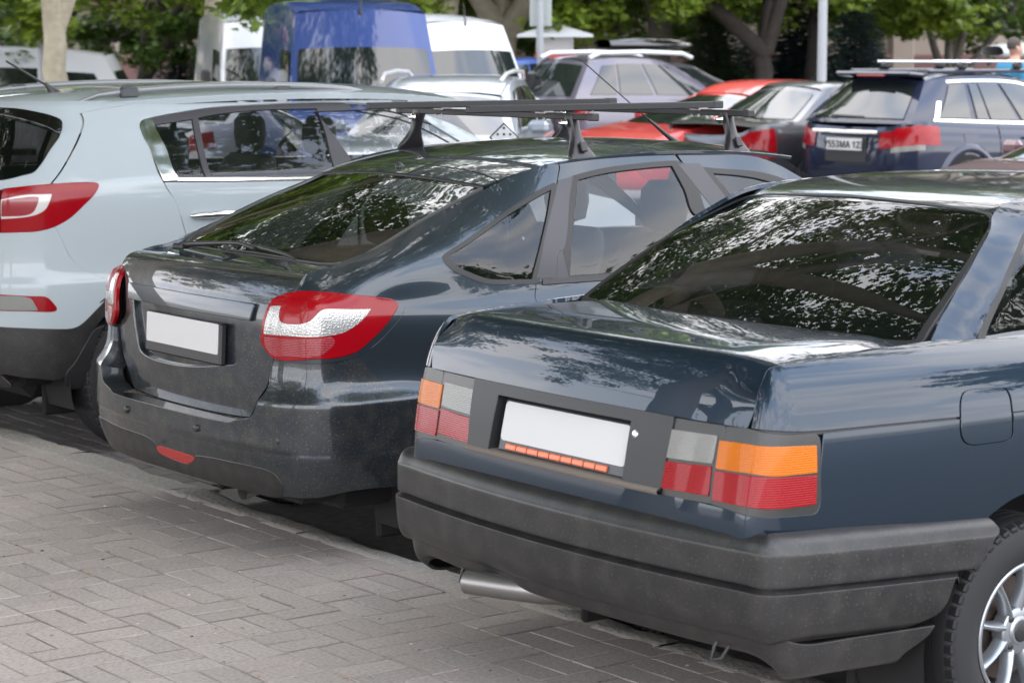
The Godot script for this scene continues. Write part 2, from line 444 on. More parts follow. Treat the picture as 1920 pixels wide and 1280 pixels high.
	surf("lid",15,15,true,[0,.8912,.0395,.2085,.8912,.0363,.3659,.8912,.03,.4879,.8912,.0228,.5625,.8913,.0174,.622,.8916,.0129,.6695,.8919,.009,.72,.8924,.0046,.7705,.893,.0002,0,.925,.0321,.2085,.925,.0289,.3659,.925,.0225,.4879,.925,.0153,.5625,.925,.0099,.622,.925,.0052,.6695,.925,.0011,.72,.925,-.0036,.7705,.925,-.0084,0,.9588,.0246,.2085,.9588,.0214,.3659,.9588,.015,.4879,.9588,.0078,.5625,.9587,.0024,.622,.9584,-.0025,.6695,.9581,-.0068,.72,.9576,-.0119,.7705,.957,-.017,0,.9998,.014,.2085,.9998,.0108,.3659,.9999,.0044,.4879,.9999,-.0027,.5625,1,-.008,.622,1.0014,-.0119,.6695,1.0025,-.0154,.72,1.0048,-.0188,.7705,1.0071,-.0221,0,1.0421,-.002,.2085,1.0418,-.0054,.3659,1.0417,-.0119,.4879,1.0417,-.019,.5625,1.0411,-.0247,.622,1.0361,-.0325,.6695,1.032,-.039,.72,1.0234,-.049,.7705,1.0147,-.059,0,1.0723,-.0172,.2085,1.0717,-.0208,.3659,1.0713,-.0274,.4879,1.0714,-.0345,.5625,1.07,-.0407,.622,1.0584,-.0524,.6695,1.0491,-.0621,.72,1.0292,-.0787,.7705,1.0092,-.0953,0,1.0898,-.03,.2085,1.089,-.0337,.3659,1.0887,-.0403,.4879,1.0888,-.0474,.5625,1.0873,-.0537,.622,1.075,-.0659,.6695,1.0651,-.076,.72,1.0441,-.0936,.7705,1.023,-.1113,0,1.098,-.0413,.2085,1.0973,-.045,.3659,1.097,-.0515,.4879,1.0971,-.0587,.5625,1.0956,-.0649,.622,1.0834,-.0764,.6695,1.0737,-.086,.72,1.0529,-.1023,.7705,1.0321,-.1187,0,1.1015,-.0553,.2085,1.1008,-.0591,.3659,1.1005,-.0657,.4879,1.1006,-.0727,.5625,1.0991,-.0791,.622,1.0869,-.093,.6695,1.0771,-.1044,.72,1.0563,-.1249,.7705,1.0354,-.1453,0,1.1033,-.0781,.2085,1.1025,-.0814,.3659,1.1022,-.088,.4879,1.1023,-.0954,.5625,1.1008,-.1009,.622,1.0886,-.1061,.6695,1.0789,-.1106,.72,1.058,-.116,.7705,1.0372,-.1215,0,1.1048,-.1358,.2085,1.1041,-.1388,.3659,1.1038,-.1445,.4879,1.1039,-.1508,.5625,1.1024,-.1559,.622,1.0902,-.1628,.6695,1.0804,-.1686,.72,1.0596,-.1774,.7705,1.0387,-.1862,0,1.1088,-.2131,.2085,1.1081,-.2152,.3659,1.1078,-.2193,.4879,1.1078,-.2238,.5625,1.1064,-.2274,.622,1.0942,-.2324,.6695,1.0844,-.2366,.72,1.0636,-.2431,.7705,1.0427,-.2496,0,1.1093,-.3278,.2085,1.1086,-.3286,.3659,1.1082,-.33,.4879,1.1083,-.3315,.5625,1.1068,-.3329,.622,1.0946,-.3361,.6695,1.0849,-.3387,.72,1.0641,-.3435,.7705,1.0432,-.3483,0,1.1094,-.4539,.2085,1.1087,-.4538,.3659,1.1084,-.4535,.4879,1.1084,-.4531,.5625,1.107,-.4531,.622,1.0948,-.455,.6695,1.085,-.4565,.72,1.0642,-.46,.7705,1.0433,-.4635,0,1.1084,-.5565,.2085,1.1077,-.5567,.3659,1.1074,-.5568,.4879,1.1075,-.5569,.5625,1.106,-.5572,.622,1.0938,-.5595,.6695,1.0841,-.5613,.72,1.0632,-.5651,.7705,1.0424,-.5689,0,1.1062,-.68,.2085,1.1055,-.6801,.3659,1.1052,-.6801,.4879,1.1053,-.6801,.5625,1.1038,-.6804,.622,1.0916,-.6826,.6695,1.0819,-.6843,.72,1.061,-.6881,.7705,1.0401,-.6919,0,1.104,-.8034,.2085,1.1033,-.8035,.3659,1.103,-.8035,.4879,1.1031,-.8034,.5625,1.1016,-.8036,.622,1.0894,-.8057,.6695,1.0796,-.8074,.72,1.0588,-.8111,.7705,1.0379,-.8148])
	surf("bumper",29,17,true,[0,.6926,.038,.1981,.6926,.034,.4075,.6926,.0205,.5717,.6926,.0019,.6656,.6926,-.0087,.7261,.6925,-.0258,.7502,.6926,.0003,.753,.6924,.0069,.7437,.6931,.0061,.7483,.6905,-.0452,.7555,.6872,-.1251,.7661,.6825,-.2343,.7771,.6764,-.3775,.7868,.6696,-.5356,.7987,.6617,-.72,.8107,.6538,-.9044,0,.688,.0563,.1981,.688,.0523,.4076,.688,.0387,.5716,.688,.0203,.6659,.688,.0093,.7249,.688,-.0063,.7546,.688,.0142,.7641,.6879,.0142,.761,.6885,.0071,.7668,.686,-.0455,.7737,.6827,-.125,.7845,.678,-.2344,.7953,.6718,-.3775,.8051,.665,-.5356,.817,.6571,-.72,.8289,.6492,-.9044,0,.6834,.0746,.1981,.6834,.0706,.4076,.6834,.057,.5716,.6834,.0387,.6662,.6834,.0273,.7237,.6834,.0132,.759,.6835,.0281,.7751,.6833,.0214,.7783,.684,.0081,.7854,.6814,-.0458,.7919,.6781,-.125,.8028,.6734,-.2344,.8136,.6673,-.3775,.8234,.6605,-.5356,.8353,.6526,-.72,.8472,.6447,-.9044,0,.6702,.0972,.1981,.6702,.0932,.4076,.6702,.0795,.5715,.6702,.0613,.6666,.6702,.0494,.7222,.6702,.0372,.7644,.6703,.0452,.7887,.6701,.0304,.7996,.6708,.0093,.8082,.6682,-.0461,.8144,.6649,-.1249,.8253,.6602,-.2344,.8362,.6541,-.3775,.8459,.6473,-.5356,.8578,.6394,-.72,.8698,.6315,-.9044,0,.6436,.1087,.1981,.6436,.1047,.4076,.6436,.091,.5714,.6436,.0729,.6668,.6436,.0608,.7215,.6436,.0494,.7672,.6437,.0539,.7957,.6435,.0349,.8105,.6442,.0099,.8199,.6416,-.0463,.8259,.6383,-.1248,.8369,.6336,-.2344,.8477,.6275,-.3775,.8574,.6207,-.5356,.8694,.6128,-.72,.8813,.6049,-.9044,0,.6432,.1121,.1981,.6432,.1081,.4076,.6432,.0944,.5714,.6432,.0763,.6668,.6432,.0641,.7213,.6432,.053,.768,.6433,.0565,.7977,.6431,.0363,.8137,.6438,.0101,.8234,.6412,-.0463,.8293,.6379,-.1248,.8403,.6332,-.2344,.8511,.627,-.3775,.8608,.6203,-.5356,.8727,.6124,-.72,.8847,.6045,-.9044,0,.5995,.111,.1981,.5995,.107,.4076,.5995,.0933,.5714,.5995,.0752,.6668,.5995,.063,.7214,.5995,.0519,.7678,.5995,.0557,.7971,.5993,.0359,.8127,.6,.0101,.8223,.5975,-.0463,.8282,.5941,-.1248,.8392,.5894,-.2344,.85,.5833,-.3775,.8597,.5765,-.5356,.8717,.5686,-.72,.8836,.5607,-.9044,0,.5589,.1119,.1981,.5589,.108,.4076,.5589,.0943,.5714,.5589,.0762,.6668,.5589,.064,.7213,.5589,.0529,.768,.5589,.0564,.7977,.5587,.0362,.8136,.5594,.0101,.8232,.5569,-.0463,.8291,.5535,-.1248,.8401,.5488,-.2344,.8509,.5427,-.3775,.8607,.5359,-.5356,.8726,.528,-.72,.8845,.5201,-.9044,0,.5611,.1092,.1981,.5611,.1053,.4076,.5611,.0916,.5714,.5611,.0735,.6668,.5611,.0613,.7215,.5611,.05,.7673,.5611,.0543,.796,.5609,.0352,.811,.5616,.01,.8205,.5591,-.0463,.8264,.5557,-.1248,.8374,.551,-.2344,.8482,.5449,-.3775,.858,.5381,-.5356,.8699,.5302,-.72,.8818,.5223,-.9044,0,.5569,.0951,.1981,.5569,.0911,.4076,.5569,.0775,.5715,.5569,.0593,.6665,.5569,.0474,.7224,.5569,.035,.764,.5569,.0436,.7875,.5567,.0296,.7977,.5574,.0092,.8062,.5549,-.0461,.8124,.5515,-.1249,.8233,.5468,-.2344,.8341,.5407,-.3775,.8438,.5339,-.5356,.8558,.526,-.72,.8677,.5181,-.9044,0,.5564,.0943,.1981,.5564,.0903,.4076,.5564,.0766,.5715,.5564,.0584,.6665,.5564,.0466,.7224,.5564,.0341,.7638,.5565,.043,.787,.5563,.0292,.7969,.557,.0092,.8053,.5544,-.0461,.8115,.5511,-.1249,.8225,.5464,-.2344,.8333,.5403,-.3775,.843,.5335,-.5356,.855,.5256,-.72,.8669,.5177,-.9044,0,.5414,.1177,.1981,.5414,.1137,.4076,.5414,.1001,.5714,.5414,.082,.6669,.5414,.0696,.7209,.5414,.059,.7694,.5414,.0608,.8011,.5413,.0385,.8191,.5419,.0104,.8291,.5394,-.0464,.8349,.5361,-.1248,.8459,.5314,-.2344,.8567,.5252,-.3775,.8665,.5185,-.5356,.8784,.5105,-.72,.8903,.5026,-.9044,0,.5539,.1208,.1981,.5539,.1168,.4076,.5539,.1031,.5713,.5539,.0851,.667,.5539,.0727,.7207,.5539,.0623,.7701,.554,.0631,.803,.5538,.0397,.822,.5545,.0106,.8322,.5519,-.0465,.8379,.5486,-.1248,.849,.5439,-.2344,.8598,.5378,-.3775,.8695,.531,-.5356,.8815,.5231,-.72,.8934,.5152,-.9044,0,.4828,.1151,.1981,.4828,.1111,.4076,.4828,.0974,.5714,.4828,.0793,.6669,.4828,.067,.7211,.4828,.0562,.7687,.4829,.0588,.7995,.4827,.0375,.8166,.4834,.0103,.8264,.4808,-.0464,.8322,.4775,-.1248,.8432,.4728,-.2344,.8541,.4666,-.3775,.8638,.4599,-.5356,.8757,.452,-.72,.8877,.4441,-.9044,0,.4548,.1109,.1981,.4548,.107,.4076,.4548,.0933,.5714,.4548,.0752,.6668,.4548,.063,.7214,.4548,.0518,.7678,.4548,.0556,.797,.4546,.0358,.8127,.4553,.0101,.8222,.4528,-.0463,.8281,.4494,-.1248,.8391,.4447,-.2344,.8499,.4386,-.3775,.8597,.4318,-.5356,.8716,.4239,-.72,.8835,.416,-.9044,0,.4281,.0972,.1981,.4281,.0932,.4076,.4281,.0795,.5715,.4281,.0613,.6666,.4281,.0494,.7222,.428,.0372,.7644,.4281,.0452,.7887,.4279,.0304,.7996,.4286,.0093,.8082,.426,-.0461,.8144,.4227,-.1249,.8253,.418,-.2344,.8362,.4119,-.3775,.8459,.4051,-.5356,.8578,.3972,-.72,.8698,.3893,-.9044,0,.413,.0724,.1981,.413,.0684,.4076,.413,.0548,.5716,.413,.0364,.6661,.413,.0251,.7238,.413,.0108,.7585,.413,.0263,.7738,.4128,.0206,.7762,.4135,.008,.7831,.411,-.0457,.7897,.4076,-.125,.8005,.4029,-.2344,.8114,.3968,-.3775,.8211,.39,-.5356,.833,.3821,-.72,.845,.3742,-.9044,0,.41,.0113,.1981,.41,.0073,.4075,.41,-.0062,.5718,.41,-.0249,.6651,.41,-.0349,.7278,.41,-.0542,.7438,.41,-.02,.7369,.4099,-.0036,.7185,.4105,.0046,.7212,.408,-.0449,.7289,.4047,-.1252,.7394,.4,-.2343,.7503,.3938,-.3775,.7601,.387,-.5356,.772,.3791,-.72,.7839,.3712,-.9044,0,.407,-.0497,.1981,.407,-.0537,.4074,.407,-.0672,.5721,.407,-.0862,.664,.407,-.0949,.7317,.407,-.1192,.7292,.4071,-.0664,.7001,.4069,-.0278,.6608,.4076,.0013,.6592,.405,-.044,.6681,.4017,-.1254,.6783,.397,-.2343,.6893,.3908,-.3775,.699,.3841,-.5356,.711,.3762,-.72,.7229,.3683,-.9044])
	surf("apron",23,5,true,[0,.4899,.0794,.1977,.4897,.0759,.4092,.4901,.0631,.5656,.4888,.0472,.6884,.4937,.0336,.761,.4752,.0167,.8037,.4544,-.0147,.82,.4344,-.072,.8259,.4373,-.1771,.8367,.4335,-.2994,.8474,.4314,-.4251,.8533,.4294,-.52,.8591,.4275,-.6149,0,.46,.0762,.1977,.4599,.0726,.4092,.4603,.0599,.5656,.4589,.044,.6886,.4639,.0301,.76,.4454,.0144,.8014,.4246,-.0157,.8165,.4046,-.0718,.8227,.4075,-.1772,.8334,.4037,-.2994,.8442,.4016,-.4251,.85,.3996,-.52,.8558,.3976,-.6149,0,.4302,.0729,.1977,.4301,.0694,.4092,.4305,.0566,.5655,.4291,.0408,.6889,.4341,.0266,.759,.4155,.0121,.7991,.3948,-.0166,.813,.3747,-.0715,.8195,.3777,-.1773,.8301,.3739,-.2994,.841,.3717,-.4252,.8468,.3698,-.52,.8525,.3678,-.6148,0,.3993,.0652,.1977,.3992,.0616,.4092,.3996,.0488,.5653,.3982,.0332,.6895,.4032,.0182,.7568,.3847,.0066,.7936,.3639,-.0189,.8046,.3439,-.0709,.812,.3468,-.1774,.8223,.343,-.2994,.8332,.3409,-.4252,.839,.3389,-.52,.8448,.3369,-.6148,0,.3727,.0514,.1977,.3726,.0479,.4093,.373,.035,.565,.3716,.0198,.6906,.3766,.0034,.7528,.358,-.0031,.7839,.3373,-.0229,.7898,.3172,-.0698,.7985,.3202,-.1777,.8085,.3164,-.2993,.8195,.3142,-.4252,.8252,.3123,-.52,.831,.3103,-.6148,0,.36,.0061,.1976,.3599,.0027,.4096,.3603,-.0105,.5641,.3589,-.0245,.6941,.3639,-.0454,.7395,.3454,-.0351,.7519,.3246,-.0361,.741,.3046,-.0663,.7542,.3075,-.1787,.763,.3037,-.299,.7743,.3016,-.4252,.78,.2996,-.52,.7857,.2976,-.6148,0,.3474,-.0392,.1975,.3472,-.0424,.4098,.3476,-.056,.5631,.3463,-.0688,.6977,.3512,-.0942,.7263,.3327,-.0671,.7199,.3119,-.0494,.6922,.2919,-.0627,.7099,.2948,-.1796,.7175,.291,-.2988,.7291,.2889,-.4253,.7348,.2869,-.52,.7404,.285,-.6147])
	surf("rglass",13,8,true,[0,1.0453,-.376,.1777,1.0455,-.3839,.3605,1.0461,-.4092,.5231,1.047,-.447,.6329,1.0478,-.4804,.7167,1.0485,-.5094,.7857,1.0492,-.5365,.8546,1.0498,-.5635,0,1.099,-.4526,.1717,1.099,-.4598,.3483,1.099,-.4831,.5053,1.099,-.5179,.6114,1.099,-.5486,.6924,1.099,-.5753,.759,1.099,-.6002,.8256,1.099,-.6251,0,1.1527,-.5291,.1657,1.1525,-.5358,.336,1.1519,-.557,.4875,1.151,-.5888,.5899,1.1502,-.6168,.6681,1.1495,-.6412,.7323,1.1488,-.6639,.7966,1.1482,-.6866,0,1.2146,-.6275,.1585,1.2143,-.6337,.3215,1.213,-.6534,.4665,1.2112,-.6829,.5644,1.2096,-.709,.6393,1.2082,-.7316,.7007,1.2069,-.7527,.7622,1.2056,-.7738,0,1.2735,-.7286,.1513,1.273,-.7337,.3069,1.2711,-.7498,.4453,1.2684,-.774,.5388,1.266,-.7953,.6102,1.2639,-.8139,.6689,1.2619,-.8312,.7276,1.26,-.8485,0,1.3364,-.8457,.1424,1.3356,-.8502,.2889,1.3332,-.8647,.4192,1.3296,-.8864,.5072,1.3263,-.9056,.5745,1.3235,-.9222,.6297,1.3209,-.9377,.685,1.3183,-.9533,0,1.3864,-.9495,.1329,1.3855,-.9536,.2695,1.3824,-.9666,.3911,1.3779,-.9862,.4732,1.3738,-1.0034,.5359,1.3703,-1.0184,.5874,1.3671,-1.0324,.6389,1.3638,-1.0464,0,1.4239,-1.0364,.1248,1.4227,-1.0391,.2531,1.4191,-1.048,.3673,1.4136,-1.0612,.4444,1.4088,-1.0729,.5032,1.4046,-1.083,.5516,1.4007,-1.0925,.6,1.3967,-1.102,0,1.4344,-1.079,.1219,1.4331,-1.082,.2473,1.4289,-1.0917,.3588,1.4225,-1.1062,.4342,1.4168,-1.119,.4917,1.4119,-1.1301,.539,1.4074,-1.1405,.5863,1.4028,-1.1509,0,1.445,-1.1216,.1191,1.4435,-1.1249,.2415,1.4386,-1.1354,.3504,1.4313,-1.1512,.424,1.4249,-1.1651,.4802,1.4193,-1.1772,.5264,1.4141,-1.1885,.5725,1.4089,-1.1998])
	surf("roof",13,8,true,[0,1.3799,-.9305,.1411,1.3785,-.9364,.2534,1.3755,-.9491,.3447,1.3722,-.9643,.4124,1.3683,-.9785,.4592,1.3678,-.9899,.4771,1.3591,-.9945,.495,1.3504,-.9992,0,1.4045,-.9982,.1466,1.4031,-1.0035,.2632,1.4001,-1.0147,.3581,1.3968,-1.0283,.4284,1.3929,-1.0409,.477,1.3924,-1.051,.4956,1.3837,-1.0551,.5142,1.375,-1.0593,0,1.429,-1.066,.1521,1.4277,-1.0706,.2731,1.4247,-1.0804,.3715,1.4214,-1.0922,.4444,1.4175,-1.1033,.4948,1.4169,-1.1121,.5141,1.4083,-1.1157,.5334,1.3996,-1.1194,0,1.4441,-1.1487,.1545,1.4427,-1.1526,.2774,1.4398,-1.161,.3774,1.4364,-1.1712,.4516,1.4326,-1.1807,.5028,1.432,-1.1882,.5224,1.4233,-1.1913,.542,1.4146,-1.1944,0,1.4553,-1.2915,.1579,1.4539,-1.2948,.2835,1.4509,-1.3018,.3857,1.4476,-1.3103,.4615,1.4437,-1.3182,.5138,1.4432,-1.3245,.5338,1.4345,-1.327,.5539,1.4258,-1.3296,0,1.4616,-1.4788,.1605,1.4602,-1.4814,.2882,1.4572,-1.487,.3921,1.4539,-1.4938,.4691,1.45,-1.5001,.5223,1.4495,-1.5052,.5427,1.4408,-1.5072,.5631,1.4321,-1.5093,0,1.4672,-1.7881,.1616,1.4659,-1.7901,.2901,1.4629,-1.7943,.3946,1.4595,-1.7994,.4722,1.4557,-1.8041,.5257,1.4551,-1.8079,.5462,1.4464,-1.8094,.5667,1.4378,-1.811,0,1.4563,-2.1649,.1623,1.4549,-2.1662,.2914,1.4519,-2.169,.3964,1.4486,-2.1724,.4742,1.4447,-2.1755,.528,1.4442,-2.1781,.5486,1.4355,-2.1791,.5692,1.4268,-2.1801,0,1.4225,-2.4498,.1584,1.4211,-2.4504,.2844,1.4181,-2.4518,.3869,1.4148,-2.4535,.4629,1.4109,-2.4551,.5154,1.4104,-2.4564,.5355,1.4017,-2.4569,.5556,1.393,-2.4574,0,1.3886,-2.7347,.1545,1.3873,-2.7347,.2775,1.3843,-2.7347,.3775,1.381,-2.7347,.4516,1.3771,-2.7347,.5028,1.3765,-2.7347,.5224,1.3679,-2.7347,.542,1.3592,-2.7347])
	surf("side",12,10,false,[.7449,.9493,-.3594,.7941,.9493,-.46,.8434,.9493,-.5606,.824,.9493,-.6578,.826,.9493,-.7684,.8252,.9493,-.8885,.8253,.9493,-1.0175,.8253,.9493,-1.1616,.8252,.9493,-1.3561,.8257,.9493,-1.6939,.8239,.9493,-2.0683,.8307,.9493,-2.6329,.8053,.9493,-3,.7799,.9493,-3.3671,.7231,1,-.3594,.7559,1,-.46,.7887,1,-.5606,.7929,1,-.6578,.7918,1,-.7684,.7921,1,-.8885,.792,1,-1.0175,.792,1,-1.1616,.7919,1,-1.3561,.7924,1,-1.6939,.7906,1,-2.0683,.7974,1,-2.6329,.772,1,-3,.7466,1,-3.3671,.7014,1.0507,-.3594,.7177,1.0507,-.46,.7339,1.0507,-.5606,.7617,1.0507,-.6578,.7575,1.0507,-.7684,.759,1.0507,-.8885,.7586,1.0507,-1.0175,.7587,1.0507,-1.1616,.7586,1.0507,-1.3561,.7591,1.0507,-1.6939,.7573,1.0507,-2.0683,.7641,1.0507,-2.6329,.7387,1.0507,-3,.7133,1.0507,-3.3671,.7029,1.0971,-.3594,.6855,1.0971,-.46,.6681,1.0971,-.5606,.7257,1.0971,-.6578,.7267,1.0971,-.7684,.725,1.0971,-.8885,.7252,1.0971,-1.0175,.7253,1.0971,-1.1616,.7251,1.0971,-1.3561,.7256,1.0971,-1.6939,.7238,1.0971,-2.0683,.7306,1.0971,-2.6329,.7052,1.0971,-3,.6799,1.0971,-3.3671,.6536,1.1607,-.3594,.6624,1.1607,-.46,.6712,1.1607,-.5606,.635,1.1607,-.6578,.7135,1.1607,-.7684,.6987,1.1607,-.8885,.7038,1.1607,-1.0175,.7021,1.1607,-1.1616,.7024,1.1607,-1.3561,.7028,1.1607,-1.6939,.701,1.1607,-2.0683,.7078,1.1607,-2.6329,.6824,1.1607,-3,.6571,1.1607,-3.3671,.6381,1.22,-.3594,.6359,1.22,-.46,.6336,1.22,-.5606,.6427,1.22,-.6578,.624,1.22,-.7684,.6926,1.22,-.8885,.6701,1.22,-1.0175,.6776,1.22,-1.1616,.6753,1.22,-1.3561,.6764,1.22,-1.6939,.6744,1.22,-2.0683,.6812,1.22,-2.6329,.6559,1.22,-3,.6305,1.22,-3.3671,.6099,1.2794,-.3594,.6102,1.2794,-.46,.6104,1.2794,-.5606,.6098,1.2794,-.6578,.6077,1.2794,-.7684,.6161,1.2794,-.8885,.664,1.2794,-1.0175,.6459,1.2794,-1.1616,.6512,1.2794,-1.3561,.6502,1.2794,-1.6939,.6488,1.2794,-2.0683,.6555,1.2794,-2.6329,.6302,1.2794,-3,.6048,1.2794,-3.3671,.5774,1.3423,-.3594,.5775,1.3423,-.46,.5777,1.3423,-.5606,.5768,1.3423,-.6578,.5813,1.3423,-.7684,.5644,1.3423,-.8885,.606,1.3423,-1.0175,.623,1.3423,-1.1616,.616,1.3423,-1.3561,.6183,1.3423,-1.6939,.616,1.3423,-2.0683,.6229,1.3423,-2.6329,.5975,1.3423,-3,.5721,1.3423,-3.3671,.5439,1.3914,-.3594,.5438,1.3914,-.46,.5436,1.3914,-.5606,.5443,1.3914,-.6578,.5416,1.3914,-.7684,.5516,1.3914,-.8885,.5199,1.3914,-1.0175,.5922,1.3914,-1.1616,.5814,1.3914,-1.3561,.5848,1.3914,-1.6939,.5822,1.3914,-2.0683,.5892,1.3914,-2.6329,.5638,1.3914,-3,.5384,1.3914,-3.3671,.4904,1.4322,-.3594,.4904,1.4322,-.46,.4904,1.4322,-.5606,.4905,1.4322,-.6578,.4903,1.4322,-.7684,.4909,1.4322,-.8885,.4872,1.4322,-1.0175,.5126,1.4322,-1.1616,.5351,1.4322,-1.3561,.5295,1.4322,-1.6939,.5293,1.4322,-2.0683,.5357,1.4322,-2.6329,.5104,1.4322,-3,.4852,1.4322,-3.3671,.43,1.46,-.3594,.43,1.46,-.46,.43,1.46,-.5606,.43,1.46,-.6578,.43,1.46,-.7684,.4299,1.46,-.8885,.4304,1.46,-1.0175,.4286,1.46,-1.1616,.481,1.46,-1.3561,.4674,1.46,-1.6939,.4694,1.46,-2.0683,.4752,1.46,-2.6329,.45,1.46,-3,.4248,1.46,-3.3671,.3695,1.4878,-.3594,.3696,1.4878,-.46,.3696,1.4878,-.5606,.3695,1.4878,-.6578,.3697,1.4878,-.7684,.3689,1.4878,-.8885,.3736,1.4878,-1.0175,.3445,1.4878,-1.1616,.4269,1.4878,-1.3561,.4053,1.4878,-1.6939,.4094,1.4878,-2.0683,.4146,1.4878,-2.6329,.3896,1.4878,-3,.3645,1.4878,-3.3671])
	lp("lid_r",[5.958,.208,1,6.22,1.699,0,5.946,3.214,0,5.749,4.755,0,5.863,6.777,0,5.961,9.079,0,5.739,10.853,0,5.432,12.273,0,6.218,13.296,1])
	lp("quarter",[4.81,7.079,1,5.049,8.193,0,5.473,9.501,0,6.459,10.659,0,8.068,11.147,0,9.493,11.29,0,11.05,11.719,0,12.157,12.124,0,13.025,12.448,0,13.999,12.831,0,15.139,12.916,1,16.3,6.907,1,14.461,6.824,0,13.268,6.879,0,11.626,6.899,0,9.404,6.908,0,7.244,7.009,0,6.042,7.061,0])
	lp("amber",[3.498,6.427,1,4.623,6.461,0,6.341,6.442,0,8.036,6.417,0,9.234,6.377,1,9.223,5.537,1,8.02,5.541,0,6.603,5.538,0,5.111,5.595,0,3.477,5.557,1])
	lp("red_out",[3.458,5.47,1,5.133,5.507,0,6.612,5.471,0,8.021,5.456,0,9.21,5.429,1,9.172,4.572,1,8.058,4.561,0,6.414,4.559,0,5.366,4.598,0,3.472,4.598,1])
	lp("clear",[2.116,6.517,1,3.39,6.571,1,3.336,5.686,1,2.094,5.604,1])
	lp("red_in",[2.077,5.478,1,3.314,5.573,1,3.332,4.707,1,2.087,4.655,1])
	lp("frame_out",[3.64,6.974,1,4.69,7.021,0,6.456,6.892,0,8.065,6.816,0,9.296,6.791,1,9.45,6.598,0,9.428,5.523,0,9.415,4.64,0,9.207,4.31,0,8.398,4.281,0,7.091,4.29,0,4.922,4.346,0,3.442,4.463,1])
	lp("frame_in",[2.185,6.967,1,3.6,6.984,1,3.433,4.475,1,2.085,4.446,1])
	lp("flap",[13.376,7.762,0,13.495,8.086,0,13.869,8.091,0,14.171,8.021,0,14.252,7.693,0,14.278,6.873,0,14.281,6.275,0,14.226,5.891,0,13.891,5.842,0,13.463,5.878,0,13.334,6.079,0,13.313,6.89,0])
	lp("cpillar",[1.405,1.908,1,2.846,2.026,1,3.682,3.347,0,4.953,5.472,0,5.432,6.274,0,6.174,7.27,0,8.536,7.362,0,9.402,6.561,0,9.402,8.139,1,7.714,8.495,0,6.089,8.19,0,5.48,7.768,0,5.048,7.175,0,4.704,6.457,0,3.108,4.176,0,1.451,1.944,0])
	lp("lower",[0,3,1,2.323,3,0,5.074,3,0,6.974,3.002,0,8.568,3.004,0,11.618,2.78,0,12.563,2.016,1,13.044,1.954,0,13.423,2.721,0,13.896,3.447,0,14.402,3.955,0,14.906,4.128,0,15.38,3.953,0,15.778,3.439,0,16.079,2.703,0,16.289,1.922,0,16.412,1.14,0,16.513,.13,1,16.541,6.726,1,14.907,6.753,0,13.002,6.769,0,11.191,6.785,0,9.653,6.76,1,9.459,5.521,0,9.448,4.603,0,9.247,4.286,0,8.399,4.257,0,7.093,4.27,0,4.927,4.326,0,3.553,4.42,0,1.479,4.466,0,0,4.48,1])
	lp("groove",[9.728,6.743,1,11.191,6.77,0,13.002,6.754,0,14.907,6.738,0,17,6.714,0,21.435,6.628,1,21.435,6.939,1,17,7.058,0,14.907,7.018,0,13.003,6.987,0,11.193,6.988,0,8.536,6.981,0,6.325,7.079,0,5.21,7.111,1,5.192,6.951,1,6.334,6.904,0,8.526,6.83,0])
	lp("door_rear",[16.559,.143,1,16.558,12.716,1,18.561,12.745,1,18.561,.142,1])
	lp("door_front",[18.571,.142,1,18.572,12.744,1,20.079,12.489,1,20.077,.155,1])
	lp("fender",[20.087,.141,1,20.082,1.109,0,20.163,2.028,0,20.297,2.912,0,20.471,3.616,0,20.672,3.876,0,20.886,3.621,0,21.099,2.93,0,21.282,2.065,0,21.399,1.163,0,21.704,.635,1,21.769,8.424,1,20.089,12.251,1])
	lp("garnish",[0,4.559,1,1.239,4.559,0,2.069,4.53,1,2.178,7.003,1,1.013,7.021,0,0,7.016,1])
	lp("bump",[0,16,1,9,16,0,11.5,15.6,0,12.395,13.786,0,12.761,12.792,0,13.342,7.018,0,13.783,4.253,0,13.921,2.578,0,13.892,1.94,0,13.838,0,1,12,0,0,9,0,0,0,0,1])
	lp("apr",[0,4,1,7,4,0,9.5,4,0,9.823,2.058,0,10.473,.74,0,10.675,0,1,9,0,0,6,0,0,0,0,1])
	lp("rglass2",[0,.211,1,1.744,.177,0,3.436,.029,0,4.733,.076,0,4.844,.151,0,4.894,.732,0,5.021,2.443,0,5.045,3.99,0,4.981,4.988,0,4.878,5.406,0,4.347,5.868,0,2.405,6.032,0,0,6.155,1])
	lp("roofp",[0,.25,1,2,.3,0,4,.35,0,5,.55,0,5.45,1.1,0,5.5,2,0,5.5,7,1,0,7,1])
	lp("swin",[3.257,.429,0,3.086,.498,0,2.956,1.178,0,3.128,2.025,0,3.952,3.506,0,5.104,5.563,0,5.759,6.612,0,6.283,7.017,0,6.76,7.009,1,6.76,.156,1])
	lp("dwin",[7.037,.294,1,7.037,7.007,1,8,7.061,0,9.206,7.014,1,9.206,.299,1])
	lp("fwin",[9.363,.304,1,9.363,6.963,1,9.635,6.432,0,10.86,.282,1])
